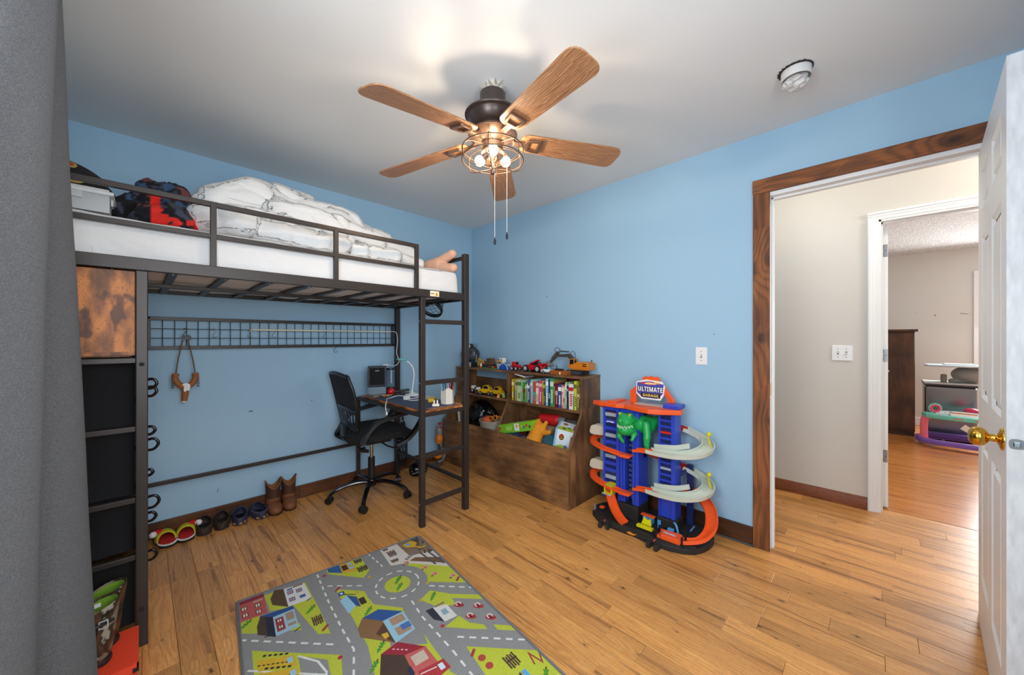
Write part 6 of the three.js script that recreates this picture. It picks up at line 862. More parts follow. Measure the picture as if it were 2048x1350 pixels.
// ---- shoe box and camouflage boots by the curtain
{
  const b = thing('shoe_box', 'bright orange shoe box on the floor by the cabinet tower', 'shoe box', [-2.74, 0, 1.215]);
  obj('tray', bb(-0.16, 0.16, 0, 0.1, -0.11, 0.11), std('#d8321a', 0.6), b); const l = obj('lid', [bb(-0.165, 0.165, 0.101, 0.104, -0.115, 0.115), bb(-0.165, 0.165, 0.07, 0.102, 0.1105, 0.115), bb(-0.165, 0.165, 0.07, 0.102, -0.115, -0.1105), bb(0.1605, 0.165, 0.07, 0.102, -0.115, 0.115), bb(-0.165, -0.1605, 0.07, 0.102, -0.115, 0.115)], std('#ea4526', 0.6), b); obj('notch', bb(0.15, 0.1655, 0.07, 0.085, 0.1152, 0.116), black, l);
  [[-2.7, 1.245, 0.12, 'camouflage rain boot with green lining, white tag inside'], [-2.685, 1.145, 0.05, 'camouflage rain boot with green lining behind the tagged one']].forEach(([x, z, a, label], i) => {
    const t = thing('rain_boot', label, 'boot', [x, 0.1045, z], a, 'pair of boots on the shoe box');
    const camo = (px, y, pz) => { const n = fbm(px * 26 + 2 * i, y * 22 + pz * 9, 3, 7), m = fbm(px * 50, y * 18 + pz * 30, 3, 11); return n > 0.6 ? '#7d7361' : n < 0.36 ? '#17130f' : m > 0.6 ? '#5b3a22' : m < 0.38 ? '#9b9384' : '#33291f'; };
    const solid = (px, y, pz, k) => { let d = smin(capsule(px, y, pz, [-0.06, 0.032, 0], [-0.01, 0.045, 0], 0.036 - k, 0.04 - k), capsule(px, y, pz, [0.02, 0.045, 0], [0.03, 0.21, 0], 0.04 - k, 0.05 - k), 0.03); return d; };
    obj('shell', paint(sdf((px, y, pz) => Math.max(solid(px, y, pz, 0), -Math.max(solid(px, y, pz, 0.005), 0.03 - y), 0.008 - y, y - 0.196 - px * 0.25), [-0.12, 0, -0.07], [0.1, 0.24, 0.07], 56, 60000), camo), std('#ffffff', 0.45, { vertexColors: true }), t);
    obj('lining', sdf((px, y, pz) => Math.max(solid(px, y, pz, 0.0052), -Math.max(solid(px, y, pz, 0.009), 0.03 - y), 0.02 - y, y - 0.19 - px * 0.25), [-0.12, 0, -0.07], [0.1, 0.24, 0.07], 56, 60000), std('#6f9626', 0.9), t);
    obj('sole', ext(splineShape([[-0.098, 0], [-0.07, 0.034], [0, 0.032], [0.04, 0.034], [0.06, 0], [0.04, -0.034], [0, -0.032], [-0.07, -0.034]], 40), 0.018, 0.004).rotateX(Math.PI / 2).translate(0, 0.018, 0), std('#241a15', 0.6), t);
    obj('strap', tube([[-0.01, 0.15, 0.045], [0.02, 0.152, 0.05], [0.06, 0.15, 0.035]], 0.006, 14), black, t); obj('buckle', [bx(0.022, 0.003, 0.003, 0.035, 0.163, 0.05), bx(0.022, 0.003, 0.003, 0.035, 0.14, 0.05), bx(0.003, 0.025, 0.003, 0.025, 0.151, 0.05), bx(0.003, 0.025, 0.003, 0.045, 0.151, 0.05)], lightGrey, t);
    if (!i) obj('tag', bx(0.03, 0.014, 0.001, 0.02, 0.182, -0.036), white, t);
  });
}

// ================================================================ road rug
{
  const S = 11, W = 91.5, L = 150, K = (c, pts, fill) => { c.fillStyle = fill; c.beginPath(); pts.forEach(([x, y], i) => (i ? c.lineTo(x * S, y * S) : c.moveTo(x * S, y * S))); c.fill(); };
  const line = (c, pts, w, col, dash = [], off = 0) => { c.strokeStyle = col; c.lineWidth = w * S; c.setLineDash(dash.map((d) => d * S)); c.lineDashOffset = off; c.beginPath(); pts.forEach(([x, y], i) => (i ? c.lineTo(x * S, y * S) : c.moveTo(x * S, y * S))); c.stroke(); c.setLineDash([]); };
  const YG = '#bcc43a', WH = '#e3e2de', RD = '#a3393c', BR = '#54392a';
  const tree = (c, x, y, r, a = -0.78) => { c.save(); c.translate(x * S, y * S); c.rotate(a); c.fillStyle = '#3f8a26'; for (let i = 0; i < 3; i++) { c.beginPath(); c.moveTo((-r + i * r * 0.55) * S, 0); c.lineTo((-r * 0.2 + i * r * 0.55) * S, -r * (0.32 + 0.06 * i) * S); c.lineTo((-r * 0.2 + i * r * 0.55) * S, r * (0.32 + 0.06 * i) * S); c.fill(); } c.fillStyle = '#6fb03c'; for (let i = 0; i < 4; i++) c.fillRect((-r * 0.6 + i * r * 0.4) * S, -0.3 * S, 0.6 * S, 0.5 * S); c.fillStyle = BR; c.fillRect(r * 0.9 * S, -0.3 * S, r * 0.4 * S, 0.6 * S); c.restore(); };
  const windows = (c, list, w, h, frame, glass) => list.forEach(([x, y]) => { c.fillStyle = frame; c.fillRect((x - w / 2) * S, (y - h / 2) * S, w * S, h * S); c.fillStyle = glass; c.fillRect((x - w * 0.36) * S, (y - h * 0.36) * S, w * 0.3 * S, h * 0.72 * S); c.fillRect((x + w * 0.06) * S, (y - h * 0.36) * S, w * 0.3 * S, h * 0.72 * S); });
  const hatch = (c, x, y, w, h, col) => { c.fillStyle = col; for (let i = 0; i < 5; i++) { c.fillRect((x + i * w / 5) * S, (y + (i % 2) * 0.5) * S, w / 7 * S, h * S); } c.fillRect(x * S, (y + h * 0.4) * S, w * S, 0.8 * S); };
  const rugTex = canvasTex(Math.round(W * S), L * S, (c) => {
    c.fillStyle = '#8d8c8b'; c.fillRect(0, 0, W * S, L * S);
    // lawns
    K(c, [[11, 3], [28, 5], [29.5, 30], [30, 47.6], [26, 45], [21, 21], [12, 17]], YG); K(c, [[1, 17], [8, 17], [7, 29], [0, 23.5]], YG); K(c, [[16, 31], [21, 33], [21, 38], [14, 33]], YG); K(c, [[38.5, -1], [56, 0], [56.5, 15], [52, 20], [38.5, 5.5]], YG);
    K(c, [[38.4, 19.9], [49, 30.2], [49.5, 42], [59, 52.6], [58.5, 56], [50, 54], [47, 70], [59, 78], [60, 72], [60, 95], [66, 108], [40, 108], [36, 90], [40, 64], [39.5, 40]], YG); K(c, [[75, 22], [91.5, 40], [91.5, 57], [76, 43.5], [72, 28]], YG); K(c, [[67.5, 53], [74, 50], [80, 57.5], [79, 66], [72, 63]], YG); K(c, [[79.5, 57.4], [91.5, 68], [91.5, 72], [79, 60.9]], YG); K(c, [[68.5, 74.8], [76.5, 73], [78, 79.3], [82.1, 84], [82, 87], [78, 84]], YG); K(c, [[85.3, 86.6], [91.5, 92.5], [91.5, 96], [85, 90]], YG);
    K(c, [[70.3, 88.8], [91.5, 108.5], [91.5, 150], [72, 150], [69, 105]], YG); K(c, [[3.9, 37.3], [30.6, 61.6], [28.5, 72], [20, 90], [3, 90]], YG); K(c, [[17.6, 51.6], [26, 60.5], [25, 74], [17, 62]], '#8d8c8b'); line(c, [[17.6, 51.6], [23, 59], [24.5, 66], [22, 74]], 0.8, WH); line(c, [[2, 47], [24, 67]], 0.8, WH);
    // quarry corner
    K(c, [[67, 0], [91.5, 0], [91.5, 40], [74, 22], [66.5, 19]], '#d9d2c6'); K(c, [[77, 0], [91.5, 0], [91.5, 20], [78, 17]], '#8b725a'); for (let i = 0; i < 26; i++) line(c, [[77 + hash(i, 1) * 13, 1 + hash(i, 2) * 15], [79 + hash(i, 1) * 13, 2 + hash(i, 2) * 15]], 0.35, '#6a533f'); for (let i = 0; i < 50; i++) { c.fillStyle = ['#5a4030', '#3a3230', '#a38a70'][i % 3]; c.beginPath(); c.arc((85 + hash(i, 5) * 6.5) * S, hash(i, 6) * 20 * S, (0.4 + hash(i, 7) * 0.5) * S, 0, 7); c.fill(); }
    K(c, [[80, 20], [91.5, 29], [91.5, 36], [76, 21]], '#7a5a40'); line(c, [[84, 17], [86, 33]], 1.1, '#55565a'); line(c, [[88, 19], [90, 35]], 1.1, '#55565a'); line(c, [[75, 19], [84, 14]], 2.2, '#7b7b7c', [1.4, 0.5]); K(c, [[79, 4], [84, 2.5], [88, 6], [84, 10], [80, 8]], '#d8ab1f'); c.fillStyle = '#7fa9c8'; c.fillRect(80.5 * S, 4.2 * S, 3 * S, 2.6 * S); line(c, [[84, 9], [87, 13], [90, 13]], 1.2, '#d8ab1f'); K(c, [[86, 1], [90, 4], [87, 7]], '#3b3f44');
    hatch(c, 69, 5, 4.5, 6, BR); hatch(c, 68, 14, 4, 3, BR); hatch(c, 68, 1, 3, 2, BR);
    // roads' white lines
    line(c, [[34, 2], [33.8, 27.7], [34.4, 49.4], [35.2, 62], [32, 73], [27, 90], [26, 150]], 0.8, WH, [3.2, 2.6]); line(c, [[60.5, 0], [63, 18]], 0.8, WH, [2.6, 2.2]); line(c, [[64.1, 51], [63.6, 63.2], [64.5, 76.3], [65.2, 87.8], [66, 150]], 0.8, WH, [3.2, 2.8]); line(c, [[0.3, 27.9], [30.3, 55.1]], 0.9, WH, [3, 2.2]); line(c, [[36, 15], [50, 26]], 0.8, WH, [2.6, 2.2]); line(c, [[75.2, 46.6], [91.5, 61.5]], 0.9, WH, [2.8, 2.2]); line(c, [[70, 82.5], [91.5, 102]], 0.9, WH, [2.8, 2.2]);
    // roundabout
    c.fillStyle = '#8d8c8b'; c.beginPath(); c.arc(63.6 * S, 35.5 * S, 14.6 * S, 0, 7); c.fill(); c.strokeStyle = WH; c.lineWidth = 0.8 * S; c.setLineDash([2.8 * S, 2.4 * S]); c.beginPath(); c.arc(63.6 * S, 35.5 * S, 10.3 * S, 0, 7); c.stroke(); c.setLineDash([]); c.fillStyle = YG; c.beginPath(); c.arc(63.6 * S, 35.5 * S, 6.2 * S, 0, 7); c.fill(); tree(c, 64.6, 33, 3.2); tree(c, 63.1, 38.4, 2.8);
    // houses
    K(c, [[0.5, 2], [10.9, 3.7], [11, 17.5], [0.3, 16.6]], '#c05a58'); K(c, [[0.5, 1.5], [10.9, 1.2], [10.9, 4], [0.5, 4.2]], '#8f2f3e'); windows(c, [[3, 8], [8, 9], [3.2, 13], [8, 14]], 2.2, 3, '#5a2d2a', '#e6dcc8'); c.fillStyle = '#b49a80'; c.fillRect(6.5 * S, 4.6 * S, 3.6 * S, 1.6 * S);
    K(c, [[13, 8], [15.3, 1.9], [18.8, 3.8], [18.8, 19.1], [13.3, 13.2]], '#5d4433'); K(c, [[18.8, 3.8], [27.5, 5.2], [28.4, 20], [18.8, 19]], '#dedcd8'); windows(c, [[21, 8.5], [24.6, 9.5], [21, 14.5]], 2.4, 3, '#3f5f96', '#c98d84'); c.fillStyle = '#3f5f96'; c.fillRect(20 * S, 5.2 * S, 2.2 * S, 1.3 * S); c.fillRect(24 * S, 14 * S, 2.4 * S, 2.2 * S); c.fillStyle = '#8b7060'; c.fillRect(22.5 * S, 4.6 * S, 4.2 * S, 1.2 * S);
    K(c, [[8.3, 18], [20.6, 19.5], [20.6, 22.5], [12.5, 22.5]], '#2c4f8f'); K(c, [[6.6, 24], [8.3, 18], [12.5, 21.8], [12.2, 35.4], [6.4, 29.5]], '#4b3a30'); K(c, [[9.8, 20.2], [12.5, 21.8], [12.2, 35.4], [9.6, 33]], '#23283a'); K(c, [[12.5, 22], [20.5, 22], [20.5, 35], [12.2, 35.2]], '#9fc6d6'); K(c, [[13, 24], [16, 24], [16, 33], [13, 33]], RD); windows(c, [[14.5, 26], [14.5, 30.5]], 2, 2.6, '#5a2226', '#e0d8cc'); c.fillStyle = '#a98c76'; c.fillRect(17 * S, 23 * S, 3 * S, 5.5 * S); c.fillRect(17 * S, 30.5 * S, 3 * S, 2 * S);
    K(c, [[39, 0], [45, 0], [44.5, 9], [39, 4]], '#2f5d9c'); K(c, [[45, 0], [51, 0.6], [51, 12], [44.5, 9]], '#d3a52c'); c.fillStyle = '#4a2a1e'; c.fillRect(45.4 * S, 2.5 * S, 2.6 * S, 5 * S); c.fillStyle = '#8fc0d8'; c.fillRect(48.6 * S, 2 * S, 2 * S, 2.4 * S); c.fillRect(48.4 * S, 6 * S, 2.4 * S, 2 * S); hatch(c, 52, 1, 4, 4, '#3a2c28'); hatch(c, 51.5, 9, 5, 5, '#3a2c28');
    K(c, [[38, 30], [41.5, 28], [44, 37], [39, 41]], '#9cc8dc'); K(c, [[41.5, 28], [45, 32], [44.5, 40], [43, 38]], '#31548c'); c.fillStyle = '#3d2a24'; c.fillRect(45 * S, 34 * S, 2.6 * S, 5 * S); line(c, [[40, 26], [45, 30]], 0.5, '#2a2a2e'); c.fillStyle = '#2c4f8f'; c.fillRect(38.6 * S, 23.8 * S, 2.6 * S, 3 * S); c.fillStyle = '#e8e8ee'; c.fillRect(39.3 * S, 24.6 * S, 1.2 * S, 1.2 * S);
    K(c, [[42.8, 47.5], [50.1, 46.6], [58.3, 54.7], [49.2, 54.8]], '#2f5594'); K(c, [[39.5, 52.3], [42.8, 47.5], [49.2, 54.6], [49.2, 69.5], [39, 57.8]], '#8a6442'); K(c, [[44.5, 60], [49.2, 56], [49.2, 69.5]], '#5a3d2c'); K(c, [[49.2, 54.8], [58.3, 54.7], [58.3, 67.6], [49.2, 69.5]], '#9ac6d8'); c.fillStyle = '#ab8d74'; c.fillRect(51.5 * S, 55.6 * S, 6 * S, 4.6 * S); c.fillRect(51.5 * S, 62 * S, 6 * S, 4.8 * S); c.fillStyle = '#4a6fae'; c.fillRect(54 * S, 61.6 * S, 4 * S, 3.4 * S); K(c, [[46, 61.5], [48.6, 62], [48.4, 64.6], [46.6, 65]], '#dcb030');
    K(c, [[42.7, 71], [49.9, 69.5], [57.8, 78.6], [49.6, 77.4]], '#9a2637'); line(c, [[47, 71.5], [52, 76]], 0.5, '#e5c9c4', [1, 0.7]); K(c, [[39.1, 80], [42.7, 71], [49.6, 77.2], [48.8, 92], [40, 88]], '#4b382c'); K(c, [[49.6, 77.2], [57.8, 78.6], [58.5, 92], [49, 94]], '#c4605a'); c.fillStyle = '#c9b6a4'; c.fillRect(51 * S, 79.4 * S, 5.4 * S, 5 * S); K(c, [[50.5, 87], [60.6, 88], [61, 93], [51.5, 94.5]], '#b0343a'); c.fillStyle = '#cfe0ea'; c.fillRect(57.5 * S, 89 * S, 2 * S, 3 * S); line(c, [[51, 88.6], [57, 89.6]], 0.5, '#e9d9d0'); K(c, [[47.6, 84], [49.5, 83], [49.5, 87], [48, 88]], '#26304a');
    K(c, [[69.7, 61.3], [75.7, 63.4], [75.9, 72.5], [69.9, 72.1]], '#dcd9d2'); K(c, [[66.3, 61], [69.7, 61.3], [69.9, 72.1], [66.8, 68]], '#30343f'); c.fillStyle = '#8aa9b8'; c.fillRect(71.5 * S, 65 * S, 2.6 * S, 3.6 * S); c.fillStyle = '#8f7a68'; c.fillRect(70.5 * S, 60.8 * S, 5 * S, 1.2 * S);
    [[79.9, 67.4], [86.4, 73.6], [80.3, 76.7], [86.8, 82.7]].forEach(([x, y]) => { c.save(); c.translate(x * S, y * S); c.rotate(0.75); c.fillStyle = '#b02f33'; c.beginPath(); c.ellipse(0, 0, 2.4 * S, 1.3 * S, 0, 0, 7); c.fill(); c.fillStyle = '#26222a'; c.beginPath(); c.arc(-0.6 * S, -0.9 * S, 1.1 * S, 0, 7); c.stroke(); c.fillRect(-0.5 * S, -0.6 * S, 1.2 * S, 1 * S); c.restore(); });
    // pink trees, signs, play things
    [[74, 21.7], [80.1, 31.7], [81.7, 39.7], [88.4, 47]].forEach(([x, y]) => { c.fillStyle = '#d99a86'; c.beginPath(); c.arc(x * S, y * S, 1.6 * S, 0, 7); c.fill(); c.fillStyle = '#bf6f60'; c.beginPath(); c.arc((x + 0.3) * S, (y + 0.3) * S, 0.8 * S, 0, 7); c.fill(); c.fillStyle = BR; c.fillRect((x - 2.4) * S, (y + 0.6) * S, 1.2 * S, 0.8 * S); });
    [[36.6, 5.5], [68, 73.6], [30, 62.5]].forEach(([x, y]) => { c.fillStyle = '#b02f33'; c.beginPath(); c.arc(x * S, y * S, 0.9 * S, 0, 7); c.fill(); }); [[39.5, 20.5, -0.7], [29, 43, -0.7], [89, 51, -0.7], [70.8, 93, -0.7]].forEach(([x, y, a]) => { c.save(); c.translate(x * S, y * S); c.rotate(a); c.fillStyle = '#a23a3c'; c.fillRect(-1.8 * S, -0.6 * S, 3.6 * S, 1.2 * S); c.restore(); });
    hatch(c, 25.5, 33, 4, 6, BR); [[26, 27.7], [45.8, 45.3], [72.8, 55], [2.6, 20], [43.5, 67.8], [38.5, 75]].forEach(([x, y]) => tree(c, x, y, 2.8)); [[8.5, 33], [18.5, 37], [26, 20]].forEach(([x, y]) => line(c, [[x, y], [x + 2.4, y - 1]], 0.6, '#33302c'));
    c.fillStyle = '#c9a338'; for (const [x, y] of [[54.5, 21], [75.5, 44.3], [67.5, 53.5], [46, 29]]) { c.beginPath(); c.arc(x * S, y * S, 0.9 * S, 0, 7); c.fill(); }
    for (const dy of [0, 7]) { K(c, [[5, 44 + dy], [16.5, 50 + dy], [16.5, 56 + dy], [5, 50 + dy]], '#d6ae2c'); line(c, [[5, 47 + dy], [16, 53 + dy]], 0.5, '#3a2f1c', [1, 0.6]); c.fillStyle = '#9ac6da'; c.fillRect(14 * S, (50 + dy) * S, 1.8 * S, 3 * S); line(c, [[7, 43 + dy], [15, 48 + dy]], 0.9, '#2b2a2a', [1.2, 0.8]); }
    hatch(c, 78, 102, 5, 6, BR); hatch(c, 74, 111, 6, 6, BR); line(c, [[86, 112], [87.5, 107], [89, 113], [91, 109]], 0.6, RD); c.fillStyle = '#b0453c'; for (const [x, y] of [[72.2, 97.1], [72.5, 101.6]]) { c.beginPath(); c.arc(x * S, y * S, 1.5 * S, 0, 7); c.fill(); } c.fillStyle = '#5aa7d8'; c.fillRect(80 * S, 111 * S, 2 * S, 6 * S); tree(c, 86, 118, 2.8); tree(c, 60, 120, 3); tree(c, 45, 118, 3);
    c.strokeStyle = '#6e6d6d'; c.lineWidth = 1.6 * S; c.strokeRect(0, 0, W * S, L * S);
    const im = c.getImageData(0, 0, Math.round(W * S), L * S), d = im.data; for (let i = 0; i < d.length; i += 4) { const p = i >> 2, n = 0.86 + 0.28 * hash(p % 1007, (p / 1007) | 0, 3); d[i] = Math.min(255, d[i] * n); d[i + 1] = Math.min(255, d[i + 1] * n); d[i + 2] = Math.min(255, d[i + 2] * n); } c.putImageData(im, 0, 0);
  });
  const pileBump = tex(256, 256, (x, y) => 0.5 * hash(x, y, 2) + 0.5 * noise2(x * 0.4, y * 0.4, 3), false); pileBump.repeat.set(9, 15);
  const r = thing('rug', 'printed children rug with grey roads, houses and trees', 'rug', [-2.262, 0, 1.048], -Math.atan2(0.1, 0.916));
  const sh = new THREE.Shape(), w = W / 100, l = L / 100, q = 0.012; sh.moveTo(q, 0); sh.lineTo(w - q, 0); sh.quadraticCurveTo(w, 0, w, q); sh.lineTo(w, l - q); sh.quadraticCurveTo(w, l, w - q, l); sh.lineTo(q, l); sh.quadraticCurveTo(0, l, 0, l - q); sh.lineTo(0, q); sh.quadraticCurveTo(0, 0, q, 0);
  const rg = new THREE.ExtrudeGeometry(sh, { depth: 0.006, bevelEnabled: false }).rotateX(Math.PI / 2).translate(0, 0.0065, 0), p = rg.attributes.position, uv = new Float32Array(p.count * 2);
  for (let i = 0; i < p.count; i++) { uv[2 * i] = p.getX(i) / w; uv[2 * i + 1] = 1 - p.getZ(i) / l; } rg.setAttribute('uv', new THREE.BufferAttribute(uv, 2));
  obj('pile', rg, std('#ffffff', 1, { map: rugTex, bumpMap: pileBump, bumpScale: 0.0025 }), r);
  obj('binding', sweep(circ(0.0045, 8), [[q, 0.0045, 0], [w - q, 0.0045, 0], [w, 0.0045, q], [w, 0.0045, l - q], [w - q, 0.0045, l], [q, 0.0045, l], [0, 0.0045, l - q], [0, 0.0045, q]], { smooth: false, closed: true }), std('#6d6c6c', 1), r);
}

// ================================================================ curtain, switches, broken ceiling fitting
{
  const c = thing('curtain', 'long dark grey curtain hanging beside the window', 'curtain', [-2.8, 0, 1.9]), put = at(c);
  const top = [[-2.918, 1.5], [-2.818, 1.505], [-2.753, 1.53], [-2.728, 1.58], [-2.763, 1.645], [-2.848, 1.68], [-2.868, 1.73], [-2.808, 1.79], [-2.718, 1.825], [-2.696, 1.87], [-2.738, 1.93], [-2.838, 1.96], [-2.858, 2.02], [-2.798, 2.08], [-2.778, 2.13], [-2.818, 2.19], [-2.898, 2.21]];
  const bot = [[-2.946, 1.46], [-2.816, 1.455], [-2.696, 1.49], [-2.651, 1.56], [-2.696, 1.64], [-2.826, 1.69], [-2.856, 1.75], [-2.806, 1.82], [-2.751, 1.86], [-2.741, 1.92], [-2.786, 1.99], [-2.866, 2.02], [-2.876, 2.08], [-2.816, 2.14], [-2.786, 2.2], [-2.826, 2.26], [-2.916, 2.28]];
  const cv = (a) => new THREE.CatmullRomCurve3(a.map(([x, z]) => V(x, 0, z))), A = cv(top), B = cv(bot);
  put('cloth', grid((s, t) => { const a = A.getPoint(s), b = B.getPoint(s), k = 1 - t, y = mix(0.03, 2.28, t); return [mix(a.x, b.x, k) + 0.004 * noise2(s * 30, y * 3, 2), y, mix(a.z, b.z, k), s * 1.5, y]; }, 160, 50), std('#e8e8ea', 0.95, { map: (() => { const t = roughWeave.clone(); t.needsUpdate = true; return t; })(), color: '#bcbdbf', bumpMap: weaveBump, bumpScale: 0.0008, side: THREE.DoubleSide }));
  put('rod', rod([-2.86, 2.27, 1.4], [-2.86, 2.27, 3.7], 0.012), black); objs('ring', Array.from({ length: 8 }, (_, i) => new THREE.TorusGeometry(0.02, 0.003, 8, 20).translate(-2.86 + 2.8, 2.27, 1.53 + i * 0.09 - 1.9)), steel, c); objs('rod_bracket', [1.45, 3.65].map((z) => rod([-2.96, 2.27, z], [-2.86, 2.27, z], 0.008).translate(2.8, 0, -1.9)), black, c);
}
function switchPlate(name, label, pos, turn, n) {
  const s = thing(name, label, 'light switch', pos, turn); const w = n > 1 ? 0.116 : 0.07;
  obj('plate', bx(w, 0.114, 0.006, 0, 0, 0.003, 0.003), std('#f0eeec', 0.35), s);
  for (let i = 0; i < n; i++) { const x = (i - (n - 1) / 2) * 0.046; obj('slot', bx(0.011, 0.025, 0.001, x, 0, 0.0062), std('#8d8b88', 0.6), s); obj('toggle', bx(0.008, 0.012, 0.014, x, i % 2 ? -0.004 : 0.004, 0.01, 0.002).rotateX(0), white, s); objs('screw', [0.03, -0.03].map((y) => rod([x, y, 0.006], [x, y, 0.0072], 0.0032)), grey, s); }
}
switchPlate('light_switch', 'single white toggle switch plate on the blue wall', [-0.001, 1.119, 2.365], -Math.PI / 2, 1);
switchPlate('light_switch', 'double white toggle switch plate on the hall wall', [1.099, 1.125, 2.999], -Math.PI / 2, 2);
{
  const d = thing('ceiling_cup', 'broken white ceiling fitting stuffed with crumpled plastic', 'ceiling fitting', [-0.503, 2.44, 2.916]);
  obj('hole', [cyl(0.062, 0.004, 0, -0.002, 0, 32)], black, d); obj('cup', [lathe([[0.056, -0.002], [0.056, -0.04], [0.05, -0.045], [0.05, -0.006]], 32)], std('#d9d7d4', 0.6, { side: THREE.DoubleSide }), d);
  obj('plastic', sdf((x, y, z) => { let q = ellip(x, y, z, [0.012, -0.045, -0.004], [0.042, 0.028, 0.04]); return q - 0.014 * (1 - Math.abs(2 * noise3(x * 50 + 5, y * 50, z * 50) - 1)) + 0.004; }, [-0.07, -0.1, -0.07], [0.07, 0.0, 0.07], 40), phys('#dcdad6', 0.35, { transmission: 0.2, thickness: 0 }), d);
  bits('torn_edge', Array.from({ length: 9 }, (_, i) => { const a = 2.6 + i * 0.3; return bx(0.012, 0.004, 0.016, Math.cos(a) * 0.06, -0.003, Math.sin(a) * 0.06).rotateY(0); }), std('#2a2826', 0.9), d);
}

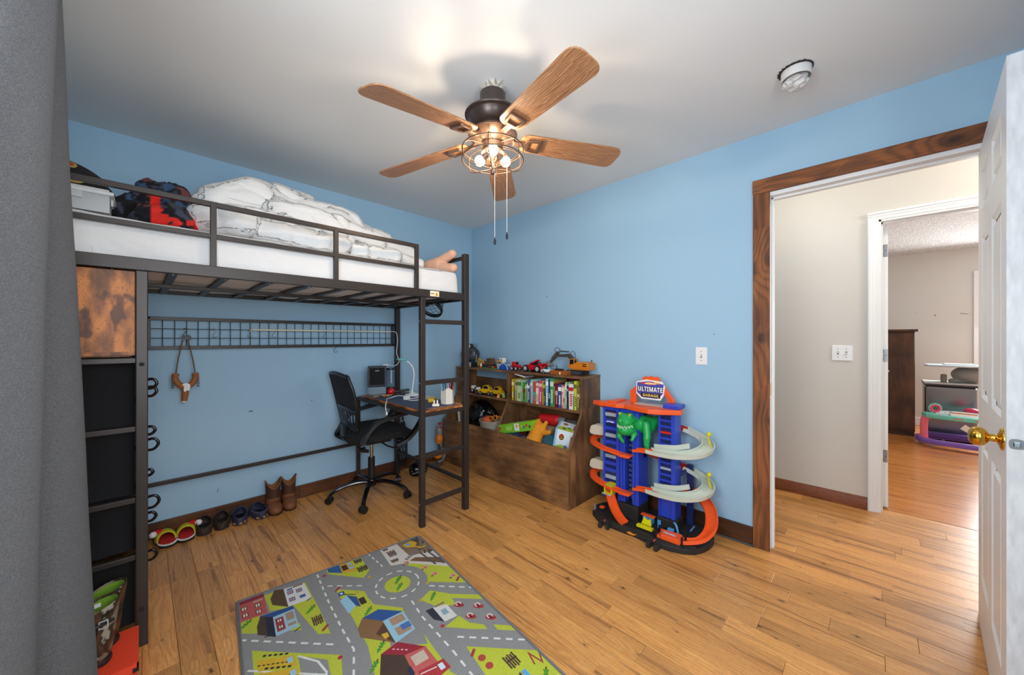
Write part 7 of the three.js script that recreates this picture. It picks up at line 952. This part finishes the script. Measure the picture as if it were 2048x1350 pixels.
// ================================================================ the room across the hall
{
  const c = thing('tall_cabinet', 'dark brown wooden cabinet against the far beige wall', 'cabinet', [4.45, 0, 3.2]), dark = std('#a89a92', 0.45, { map: walnutTex });
  obj('body', uvm(bb(-0.2, 0.2, 0.06, 1.32, -0.36, 0.34, 0.003), 'y'), dark, c); obj('top', uvm(bb(-0.225, 0.21, 1.32, 1.35, -0.385, 0.37, 0.008), 'z'), dark, c); obj('plinth', uvm(bb(-0.19, 0.19, 0, 0.06, -0.35, 0.335), 'z'), dark, c);
  const dr = obj('door', uvm(bb(-0.212, -0.2, 0.08, 1.3, 0.0, 0.335, 0.003), 'y', 0.2), dark, c); obj('knob', lathe([[0.006, 0], [0.006, 0.014], [0.014, 0.018], [0.015, 0.026], [0, 0.03]], 16).rotateZ(Math.PI / 2).translate(-0.212, 0.81, 0.1), chrome, dr);
  const dr2 = obj('door', uvm(bb(-0.212, -0.2, 0.08, 1.3, -0.355, -0.004, 0.003), 'y', 0.5), dark, c);
  const t = thing('steel_bin', 'rectangular brushed steel waste bin in the room across the hall', 'waste bin', [4.4, 0, 3.83]);
  obj('body', bb(-0.16, 0.16, 0.02, 0.655, -0.21, 0.2, 0.03, 4), std('#77787c', 0.22, { metalness: 0.9 }), t); obj('foot', bb(-0.165, 0.165, 0, 0.03, -0.215, 0.205, 0.012), black, t); obj('rim', bb(-0.165, 0.165, 0.655, 0.675, -0.215, 0.205, 0.009), darkGrey, t); obj('lid', bb(-0.17, 0.17, 0.676, 0.7, -0.22, 0.21, 0.01), lightGrey, t);
  const h = thing('booster_seat', 'grey and white baby booster seat with tray on the steel bin', 'baby seat', [4.38, 0.7005, 3.9]), lb = std('#bcc9d2', 0.4);
  obj('tray', [ext(splineShape([[-0.16, -0.26], [0.05, -0.28], [0.16, -0.2], [0.18, 0.1], [0.1, 0.26], [-0.1, 0.26], [-0.18, 0.1], [-0.2, -0.1]], 50), 0.022, 0.008).rotateX(Math.PI / 2).translate(-0.06, 0.215, 0)], lb, h); obj('tray_rim', bb(-0.14, 0.06, 0.214, 0.228, -0.12, 0.12, 0.006), std('#d6dee3', 0.4), h);
  obj('seat', sdf((x, y, z) => Math.max(smin(ellip(x, y, z, [0, 0.1, 0.09], [0.14, 0.1, 0.15]), capsule(x, y, z, [-0.05, 0.02, -0.06], [-0.02, 0.02, 0.16], 0.025), 0.03), 0.001 - y), [-0.2, -0.01, -0.14], [0.2, 0.22, 0.3], 40), std('#8d8c88', 0.6), h); obj('armrest', [bb(-0.13, -0.08, 0.0, 0.1, -0.15, -0.1, 0.012), bb(-0.12, 0.08, 0.03, 0.05, -0.14, -0.1, 0.008)], std('#6d6b66', 0.5), h);
  const w = thing('baby_walker', 'purple and turquoise baby walker with toy tray', 'baby walker', [3.93, 0, 3.86]), pur = std('#7d56ad', 0.4), teal = std('#6fcabb', 0.4), pink = std('#ee6f80', 0.4);
  const ring = [[-0.16, 0.055, -0.22], [-0.2, 0.055, -0.05], [-0.2, 0.055, 0.2], [-0.1, 0.055, 0.34], [0.15, 0.055, 0.34], [0.22, 0.055, 0.2], [0.22, 0.055, -0.1], [0.14, 0.055, -0.27], [-0.06, 0.055, -0.29]];
  obj('base', sweep([[-0.04, -0.02], [0.04, -0.02], [0.04, 0.01], [0.02, 0.028], [-0.02, 0.028], [-0.04, 0.01]], ring, { n: 90, closed: true }), pur, w); objs('wheel', ring.filter((_, i) => i % 2 === 0).map(([x, , z]) => cyl(0.022, 0.02, 0, 0, 0, 16).rotateX(Math.PI / 2).translate(x, 0.0225, z)), lightGrey, w);
  obj('base_bar', bb(0.1, 0.16, 0.06, 0.12, -0.24, 0.3, 0.012), std('#53317f', 0.4), w);
  for (const [x, z] of [[-0.06, -0.27], [-0.08, 0.32]]) obj('post', sweep(circ(0.032, 12).map(([a, b]) => [a, b * 0.7]), [[x, 0.07, z], [x, 0.25, z], [x + 0.0, 0.31, z + 0.01], [x, 0.34, z * 0.8]], { n: 20, up: V(1, 0, 0) }), pink, w);
  obj('tray', ext(splineShape([[-0.14, -0.26], [-0.2, -0.1], [-0.21, 0.1], [-0.16, 0.29], [0.02, 0.32], [-0.04, 0.16], [-0.04, -0.14], [0.02, -0.28]], 60), 0.05, 0.012).rotateX(Math.PI / 2).translate(0, 0.37, 0), teal, w);
  const seatT = canvasTex(256, 64, (c2) => { c2.fillStyle = '#dde9ea'; c2.fillRect(0, 0, 256, 64); for (let i = 0; i < 90; i++) { c2.fillStyle = ['#30405a', '#58b4b0', '#e0607a', '#7d8a98'][i % 4]; c2.beginPath(); const x = hash(i, 1) * 256, y = hash(i, 2) * 64; c2.moveTo(x, y); c2.lineTo(x + 6, y + 4); c2.lineTo(x - 2, y + 7); c2.fill(); } c2.fillStyle = '#ece9e2'; c2.fillRect(80, 12, 110, 42); c2.fillStyle = '#d8702c'; c2.fillRect(80, 12, 110, 9); });
  obj('seat_cloth', grid((s, t) => { const a = mix(-0.2, 0.22, s); return [-0.17 + 0.06 * a * a * 6 + 0.05 * t, 0.345 + 0.075 * t - 0.35 * a * a * t, a, s, t]; }, 24, 4), std('#ffffff', 0.8, { map: seatT, side: THREE.DoubleSide }), w); bits('warning_strip', [bx(0.002, 0.01, 0.09, -0.223, 0.345, -0.02).translate(0.012, 0, 0), bx(0.002, 0.01, 0.07, -0.222, 0.343, 0.1).translate(0.012, 0, 0)], std('#d8702c', 0.5), w);
  const mi = obj('toy_mirror', new THREE.TorusGeometry(0.036, 0.012, 10, 28).rotateY(-1.2).translate(-0.12, 0.435, -0.19), std('#e2476c', 0.4), w); obj('toy_mirror_frame', new THREE.TorusGeometry(0.05, 0.008, 10, 28).rotateY(-1.2).translate(-0.118, 0.435, -0.19), teal, mi); obj('toy_knob', ball(0.045, -0.05, 0.425, 0.08, 1, 0.8, 1.3, 18), std('#cc1f55', 0.4), w); obj('toy_bell', ball(0.04, -0.06, 0.43, 0.2, 1, 0.9, 1, 16), std('#6b6fa8', 0.4), w); obj('paper_tag', [bar([-0.205, 0.27, 0.0], [-0.205, 0.225, 0.06], 0.002, 0.06), bar([-0.206, 0.27, 0.06], [-0.206, 0.2, 0.14], 0.002, 0.05)], offWhite, w);
}

renderer.render(scene, camera);
